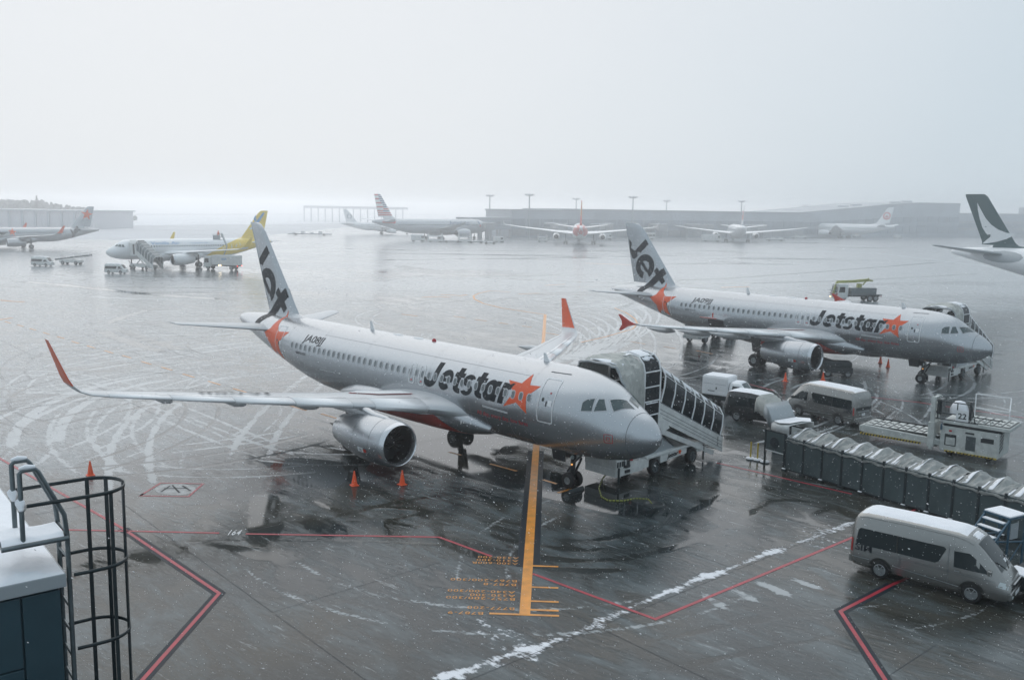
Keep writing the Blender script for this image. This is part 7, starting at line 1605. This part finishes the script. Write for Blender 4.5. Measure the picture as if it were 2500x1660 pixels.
far_items = [('box', -38, 366, 15, 5.5, 2.6, 'pale container dolly, leftmost of the equipment below the striped-tail airliner'), ('loader', -31, 364, 10, 6, 2.6, 'pale cargo loader below the wing of the striped-tail airliner'), ('dolly', -24, 360, 5, 7, .9, 'low flat dolly with snow below the striped-tail airliner'), ('loader', -19.5, 366, 8, 5, 2.4, 'pale lift loader by the engine of the striped-tail airliner'), ('dolly', -14.5, 358, -4, 6, .9, 'low snow-covered dolly near the nose of the striped-tail airliner'), ('dolly', -9.0, 351, 3, 4.5, .8, 'small snow-covered trolley, nearest of the far equipment'),
    ('box', -6, 372, 20, 4, 2.3, 'white van-like truck by the first light mast'), ('bus', 63.5, 448, 8, 11, 3.1, 'white airport bus right of the red-tailed airliner'), ('box', 43, 432, 12, 6, 2.7, 'white truck between the red-tailed airliner and the bus'), ('box', 92, 430, 4, 9, 3.2, 'white lorry below the wing of the white airliner seen from behind'), ('dolly', 128, 452, -6, 9, 1.0, 'low dolly train right of the white airliner seen from behind'),
    ('box', 228, 548, 4, 5, 2.0, 'small white van by the dark terminal'), ('tug', 208, 560, 4, 5, 1.6, 'tug with an amber light right of the red-emblem airliner'), ('dolly', -93, 421, 2, 20, .9, 'long low row of equipment far out on the apron, left of the striped tail'), ('loader', 12, 385, 0, 4, 2.2, 'grey equipment left of the red-tailed airliner'), ('dolly', 156, 505, -3, 10, .9, 'low equipment in front of the red-emblem airliner')]
for kind, x, y, a, L_, H_, lab in far_items:
    nm = {'box': 'box_truck', 'loader': 'cargo_loader', 'dolly': 'equipment_dolly', 'bus': 'airport_bus', 'tug': 'tow_tractor'}[kind]
    r = empty(nm, lab, {'box': 'truck', 'loader': 'cargo loader', 'dolly': 'dolly', 'bus': 'bus', 'tug': 'tractor'}[kind], (x, y, 0), R(a))
    if kind == 'dolly':
        MB().box(-L_ / 2, L_ / 2, -1, 1, .4, H_ - .15).build('deck', M_STEEL, r); MB().box(-L_ / 2, L_ / 2, -1, 1, H_ - .15, H_).build('deck_snow', M_SNOW, r, bevel=.04)
        if L_ > 8:
            for q in range(4): MB().box(-L_ * .4 + q * L_ * .2, -L_ * .4 + q * L_ * .2 + 1.6, -.8, .8, H_, H_ + .5 + .5 * (q % 2)).build('load', M_CREAM, r, bevel=.05)
    elif kind == 'loader':
        for q in (-.45, .45): MB().box(q * L_ - .2, q * L_ + .2, -1.1, 1.1, .3, H_ + .8).build('mast', M_CREAM, r)
        MB().box(-L_ / 2, L_ / 2, -1.2, 1.2, .4, 1.2).build('body', M_CREAM, r, bevel=.05); MB().box(-L_ / 2, L_ / 2, -1.2, 1.2, H_ - .5, H_ - .2).build('platform', M_CREAM, r); MB().box(-L_ / 2, L_ / 2, -1.15, 1.15, H_ - .2, H_ - .1).build('deck_snow', M_SNOW, r)
        for q in range(4): MB().beam((-L_ / 2 + q * L_ / 3, -1.2, H_ - .1), (-L_ / 2 + q * L_ / 3, -1.2, H_ + 1), .1).build('rail_post', M_LINE, r)
    else:
        MB().prism([(-L_ / 2, .45), (L_ / 2, .45), (L_ / 2 - .05, H_ * .55), (L_ / 2 - .5, H_), (-L_ / 2, H_)], -1.15, 1.15).build('body', M_CREAM, r, bevel=.12)
        for s in (-1, 1):
            if kind == 'bus':
                for q in range(6): MB().box(-L_ / 2 + .5 + q * 1.7, -L_ / 2 + 2.0 + q * 1.7, s * 1.16 - .01, s * 1.16 + .01, 1.4, 2.4).build('window', M_GLASS, r)
            else: MB().box(L_ / 2 - 1.6, L_ / 2 - .6, s * 1.16 - .01, s * 1.16 + .01, H_ * .55, H_ * .85).build('window', M_GLASS, r)
        MB().box(-L_ / 2, L_ / 2 - .5, -1.1, 1.1, H_ + .005, H_ + .1).build('roof_snow', M_SNOW, r, bevel=.04)
        if kind == 'tug': MB().lathe([(0, .16), (.2, .14), (.3, .02)], (0, 0, H_ + .1), 'z', 10).build('amber_beacon', M_AMBER, r)
    for q in (-.32, .32):
        for s in (-1, 1): MB().lathe([(s * 1.0 - .12, .01), (s * 1.0 - .12, .45), (s * 1.0 + .12, .45), (s * 1.0 + .12, .01)], (q * L_, 0, .45), 'y', 12).build('wheel', M_TYRE, r)

# ================================================================== TERMINAL, MASTS, HANGARS
def block(root, P0, P1, z0, h0, h1, depth, wall_m, nbay, bands, roof_over=.6, nm='wall'):
    """a straight wing of the terminal between two ground points seen from the apron; heights h0 and h1 at its ends"""
    P0, P1 = Vector(P0), Vector(P1); d = (P1 - P0); L_ = d.length; d.normalize(); n = Vector((-d.y, d.x))
    def W3(s, t, z): p = P0 + d * s + n * t; return (p.x, p.y, z)
    hz = lambda s: h0 + (h1 - h0) * s / L_
    m = MB(); m.hexa([W3(0, 0, z0), W3(L_, 0, z0), W3(L_, depth, z0), W3(0, depth, z0), W3(0, 0, h0), W3(L_, 0, h1), W3(L_, depth, h1), W3(0, depth, h0)]); m.build(nm, wall_m, root)
    m = MB(); m.hexa([W3(-roof_over, -roof_over, h0 + .02), W3(L_ + roof_over, -roof_over, h1 + .02), W3(L_ + roof_over, depth, h1 + .02), W3(-roof_over, depth, h0 + .02), W3(-roof_over, -roof_over, h0 + .75), W3(L_ + roof_over, -roof_over, h1 + .75), W3(L_ + roof_over, depth, h1 + .75), W3(-roof_over, depth, h0 + .75)]); m.build('roof', M_TERMROOF, root)
    for k in range(nbay):
        s0, s1 = L_ * k / nbay + .35, L_ * (k + 1) / nbay - .35
        for (f0, f1, mm, name) in bands:
            a0, a1 = z0 + (hz(s0) - z0) * f0, z0 + (hz(s0) - z0) * f1; q = MB(); q.hexa([W3(s0, -.25, a0), W3(s1, -.25, a0), W3(s1, -.02, a0), W3(s0, -.02, a0), W3(s0, -.25, a1), W3(s1, -.25, a1), W3(s1, -.02, a1), W3(s0, -.02, a1)]); q.build(name, mm, root)
    return W3, L_
term = empty('terminal_building', 'long low dark terminal building with light roof edge behind the parked airliners', 'building', (0, 440, 0), 0)
def at_root(root):
    bpy.context.view_layer.update(); inv = root.matrix_world.inverted()
    for c in list(root.children): c.matrix_parent_inverse = inv
block(term, (-1.0, 442), (40, 464), 0, 12.6, 12.9, 28, M_TERM, 6, [(.42, .70, M_TERM2, 'window'), (.08, .32, M_CONC, 'service_door')])
block(term, (24, 458), (168, 536), 0, 13.3, 13.6, 40, M_TERM, 20, [(.40, .66, M_TERM2, 'window'), (.05, .28, M_CONC, 'service_door')])
W3, L_ = block(term, (-19, 421), (-1.5, 436), 4.0, 8.6, 8.8, 12, M_TERM, 4, [(.3, .75, M_TERM2, 'window')], .3)
for k in range(5):
    for t in (.8, 10): p0 = W3(L_ * k / 4, t, 0); MB().box(p0[0] - .4, p0[0] + .4, p0[1] - .4, p0[1] + .4, 0, 4.0).build('pillar', M_CONC, term)
m = MB(); m.loft([[W3(s, t, 8.85 + .45 * math.sin(math.pi * max(0, min(1, (t + 1) / 14)))) for t in (-.6, 3, 6, 9, 12)] for s in (-1, L_)], closed=False, cap=False); m.build('roof_snow', M_SNOW, term)
at_root(term)
t2 = empty('terminal_building', 'tall dark terminal hall with a curved roof rising to the right', 'building', (163, 540, 0), 0)
pts = [(163, 538, 13.4), (185, 551, 15.2), (210, 566, 17.4), (235, 582, 19.8), (260, 598, 21.3), (294, 612, 21.5)]
for i in range(5): block(t2, pts[i][:2], pts[i + 1][:2], 0, pts[i][2], pts[i + 1][2], 45, M_TERM, 4, [(.12, .34, M_TERM2, 'window'), (.45, .62, M_TERM2, 'window')], .3)
for k, (x, y, z) in enumerate(((205, 570, 17.6), (215, 576, 18.6), (245, 590, 21.0), (255, 596, 21.8))): MB().box(x - 3, x + 3, y + 6, y + 10, z, z + 1.4).build('roof_plant', M_HANGAR, t2)
at_root(t2)
t3 = empty('terminal_building', 'lower terminal wing with pale floor bands at the right edge behind the green tail', 'building', (297, 626, 0), 0)
block(t3, (297, 626), (420, 668), 0, 15.2, 15.6, 40, M_TERM, 10, [(.30, .40, M_CONC, 'floor_band'), (.62, .70, M_CONC, 'floor_band'), (.42, .60, M_TERM2, 'window')], .3); MB().box(372, 398, 664, 684, 15.7, 21.0).build('roof_block', M_TERM, t3); at_root(t3)
def jet_bridge(label, a, b, h=4.2):
    a, b = Vector(a), Vector(b); d = (b - a).normalized(); n = Vector((-d.y, d.x)); r = empty('jet_bridge', label, 'jet bridge', (a.x, a.y, 0), math.atan2(d.y, d.x)); L_ = (b - a).length
    MB().box(0, L_ * .55, -1.7, 1.7, h, h + 3).build('outer_tunnel', M_CONC, r, bevel=.1); MB().box(L_ * .5, L_, -1.4, 1.4, h + .3, h + 2.8).build('inner_tunnel', M_CONC, r, bevel=.1); MB().box(L_ - 1.5, L_ + 2.5, -2.1, 2.1, h - .1, h + 3.1).build('cab', M_CONC, r, bevel=.1)
    for k in range(int(L_ * .5 / 3)): MB().box(1 + k * 3, 3.4 + k * 3, -1.74, -1.70, h + 1.2, h + 2.3).build('window', M_TERM2, r)
    for x in (L_ * .1, L_ * .82): MB().box(x - .5, x + .5, -.9, .9, 0, h + .2).build('leg', M_GREYPLANE, r)
    MB().box(L_ - 1.6, L_ + 2.4, -2, 2, h + 3.1, h + 3.25).build('roof_snow', M_SNOW, r); MB().box(0, L_ * .55, -1.6, 1.6, h + 3.0, h + 3.12).build('roof_snow', M_SNOW, r)
for k, (lab, a, b) in enumerate((('pale jet bridge left of the red-tailed airliner', (16, 446), (21.5, 414)), ('pale jet bridge just right of the red-tailed airliner', (48, 462), (37, 420)), ('jet bridge behind the striped-tail airliner nose', (-16, 425), (-11, 408)), ('jet bridge left of the white airliner seen from behind', (92, 492), (100, 476)), ('jet bridge right of the white airliner seen from behind', (140, 518), (122, 486)), ('short jet bridge between the bus and the mast', (72, 482), (74, 462)))): jet_bridge(lab, a, b)
def light_mast(label, x, y, h=19.7):
    r = empty('light_mast', label, 'light mast', (x, y, 0), 0, 'apron floodlight masts')
    MB().lathe([(0, .42), (h, .26)], n=12, axis='z').build('pole', M_GREYPLANE, r, smooth=60)
    MB().lathe([(h - .15, .25), (h - .1, 1.0), (h, 1.0), (h + .1, .3)], n=16, axis='z').build('head_frame', M_GREYPLANE, r)
    lm = MB().hexa([(1.0, -.5, h - .15), (2.3, -.6, h + .25), (2.3, .6, h + .25), (1.0, .5, h - .15), (1.0, -.5, h + .25), (2.2, -.6, h + .75), (2.2, .6, h + .75), (1.0, .5, h + .25)]).mesh('floodlight', M_HANGAR)
    for k in range(7): link('floodlight', lm, r, None, (0, 0, 2 * math.pi * k / 7 + .2))
    MB().tube([(0, 0, h), (0, 0, h + 1.2)], .06, 6).build('lightning_rod', M_GREYPLANE, r)
for lab, x, y in (('light mast beside the terminal, leftmost of the seven', -12.6, 477), ('light mast standing in front of the left end of the terminal', 7.0, 430), ('light mast seen just left of the red tail', 36.6, 548), ('tall light mast right of the red tail', 57.3, 448), ('smaller light mast, fifth from the left', 93.6, 570), ('light mast above the white airliner seen from behind', 129.9, 530), ('small faint light mast, rightmost of the seven', 219.2, 700)): light_mast(lab, x, y)
# long hangar and wood at the far left, skeletal hangar in the middle distance
hg = empty('hangar', 'long pale hangar with dark vertical posts at the far left', 'hangar', (-300, 470, 0), 0)
MB().box(-420, -206, 452, 500, 0, 8.6).build('wall', M_HANGAR, hg); MB().box(-421, -205, 450, 501, 8.62, 9.3).build('roof', M_TERMROOF, hg)
for k in range(34): MB().box(-420 + 6.4 * k, -419 + 6.4 * k, 451.2, 452, 0, 8.6).build('column', M_TERM, hg)
at_root(hg)
sk = empty('hangar', 'faint open-sided hangar on columns in the middle distance', 'hangar', (-140, 800, 0), 0)
MB().box(-182, -95, 800, 830, 11.6, 13.6).build('roof', M_HANGAR, sk)
for k in range(15): MB().box(-182 + 6.1 * k, -181.2 + 6.1 * k, 800, 801, 0, 11.6).build('column', M_HANGAR, sk)
at_root(sk)
m = MB()
for i in range(620):
    x = rng.uniform(-520, -270); y = rng.uniform(600, 665); hh_ = 14.5 * max(.3, 1 - max(0, (x + 335) / 60) ** 1.5) * rng.uniform(.8, 1.02); w = rng.uniform(1.6, 3.6)
    N_ = 9; rr = []
    for t in (0, .18, .36, .54, .72, .88, .97): rr.append([(x + w * math.sqrt(max(.02, 1 - (2 * t - 1) ** 2)) * (.6 + .7 * rng.random()) * math.cos(2 * math.pi * j / N_), y + w * math.sqrt(max(.02, 1 - (2 * t - 1) ** 2)) * (.6 + .7 * rng.random()) * math.sin(2 * math.pi * j / N_), hh_ * (.25 + .75 * t) + .25 * rng.normal()) for j in range(N_)])
    m.loft(rr)
tag(m.build('far_wood', M_FOLIAGE, None), 'faint dark wood behind the hangar at the far left', kind='stuff')
ct = empty('conifer_tree', 'single conifer standing above the faint wood at the far left', 'tree', (-305, 592, 0), 0)
MB().tube([(0, 0, 0), (0, 0, 16)], [.4, .08], 8).build('trunk', M_DKSTEEL, ct)
cr_ = MB()
for i in range(420):
    t = rng.random() ** .8; z = 4 + 13 * t; rad = 3.4 * (1 - t) + .3; a = rng.uniform(0, 6.28); d = Vector((math.cos(a), math.sin(a), -.3)); c0 = Vector((0, 0, z)); e = c0 + d * rad * rng.uniform(.5, 1.1); s = Vector((-d.y, d.x, 0)) * rng.uniform(.3, .7)
    cr_.add([c0, e - s, e + s + Vector((0, 0, .3))], [(0, 1, 2)])
cr_.build('crown', M_FOLIAGE, ct, normals=False)

# ================================================================== AIR: haze and falling snow
hb = MB().box(-2000, 2000, -120, 2600, -1.0, 24.0).build('haze', [], None); tag(hb, 'snowy haze filling the air over the apron', kind='stuff')
hm = bpy.data.materials.new('haze'); hm.use_nodes = True; nt = hm.node_tree
for n_ in list(nt.nodes):
    if n_.type == 'BSDF_PRINCIPLED': nt.nodes.remove(n_)
pv = nt.nodes.new('ShaderNodeVolumePrincipled'); pv.inputs['Color'].default_value = (.99, .99, .995, 1); pv.inputs['Density'].default_value = HAZE_DENSITY; pv.inputs['Anisotropy'].default_value = .875
nt.links.new(pv.outputs[0], [n_ for n_ in nt.nodes if n_.type == 'OUTPUT_MATERIAL'][0].inputs['Volume'])
hb.data.materials.append(hm)
NF = 60000
P = np.stack([rng.uniform(-34, 36, NF), rng.uniform(8, 72, NF), rng.uniform(.1, 12.6, NF)], 1)
sz = rng.uniform(.0035, .0075, NF)[:, None]; ax = np.stack([np.full(NF, .88), rng.normal(0, .12, NF), -.42 + rng.normal(0, .10, NF)], 1); ax /= np.linalg.norm(ax, axis=1)[:, None]
t1 = np.cross(ax, [0, 1, 0]); t1 /= np.linalg.norm(t1, axis=1)[:, None]; t2_ = np.cross(ax, t1); el = rng.uniform(1.2, 2.6, NF)[:, None]
V = np.stack([P + ax * sz * el, P - ax * sz * el, P + t1 * sz, P - t1 * sz, P + t2_ * sz, P - t2_ * sz], 1).reshape(-1, 3).astype(np.float32)
T = np.array([(0, 2, 4), (0, 4, 3), (0, 3, 5), (0, 5, 2), (1, 4, 2), (1, 3, 4), (1, 5, 3), (1, 2, 5)], np.int32); Fc = (np.arange(NF)[:, None, None] * 6 + T[None]).reshape(-1, 3).astype(np.int32)
me = bpy.data.meshes.new('falling_snow'); me.vertices.add(len(V)); me.vertices.foreach_set('co', V.ravel()); me.loops.add(Fc.size); me.loops.foreach_set('vertex_index', Fc.ravel()); me.polygons.add(len(Fc)); me.polygons.foreach_set('loop_start', np.arange(0, Fc.size, 3, dtype=np.int32)); me.update(calc_edges=True); me.materials.append(M_FLAKE)
tag(link('falling_snow', me), 'snowflakes blowing down from the left across the apron', kind='stuff')
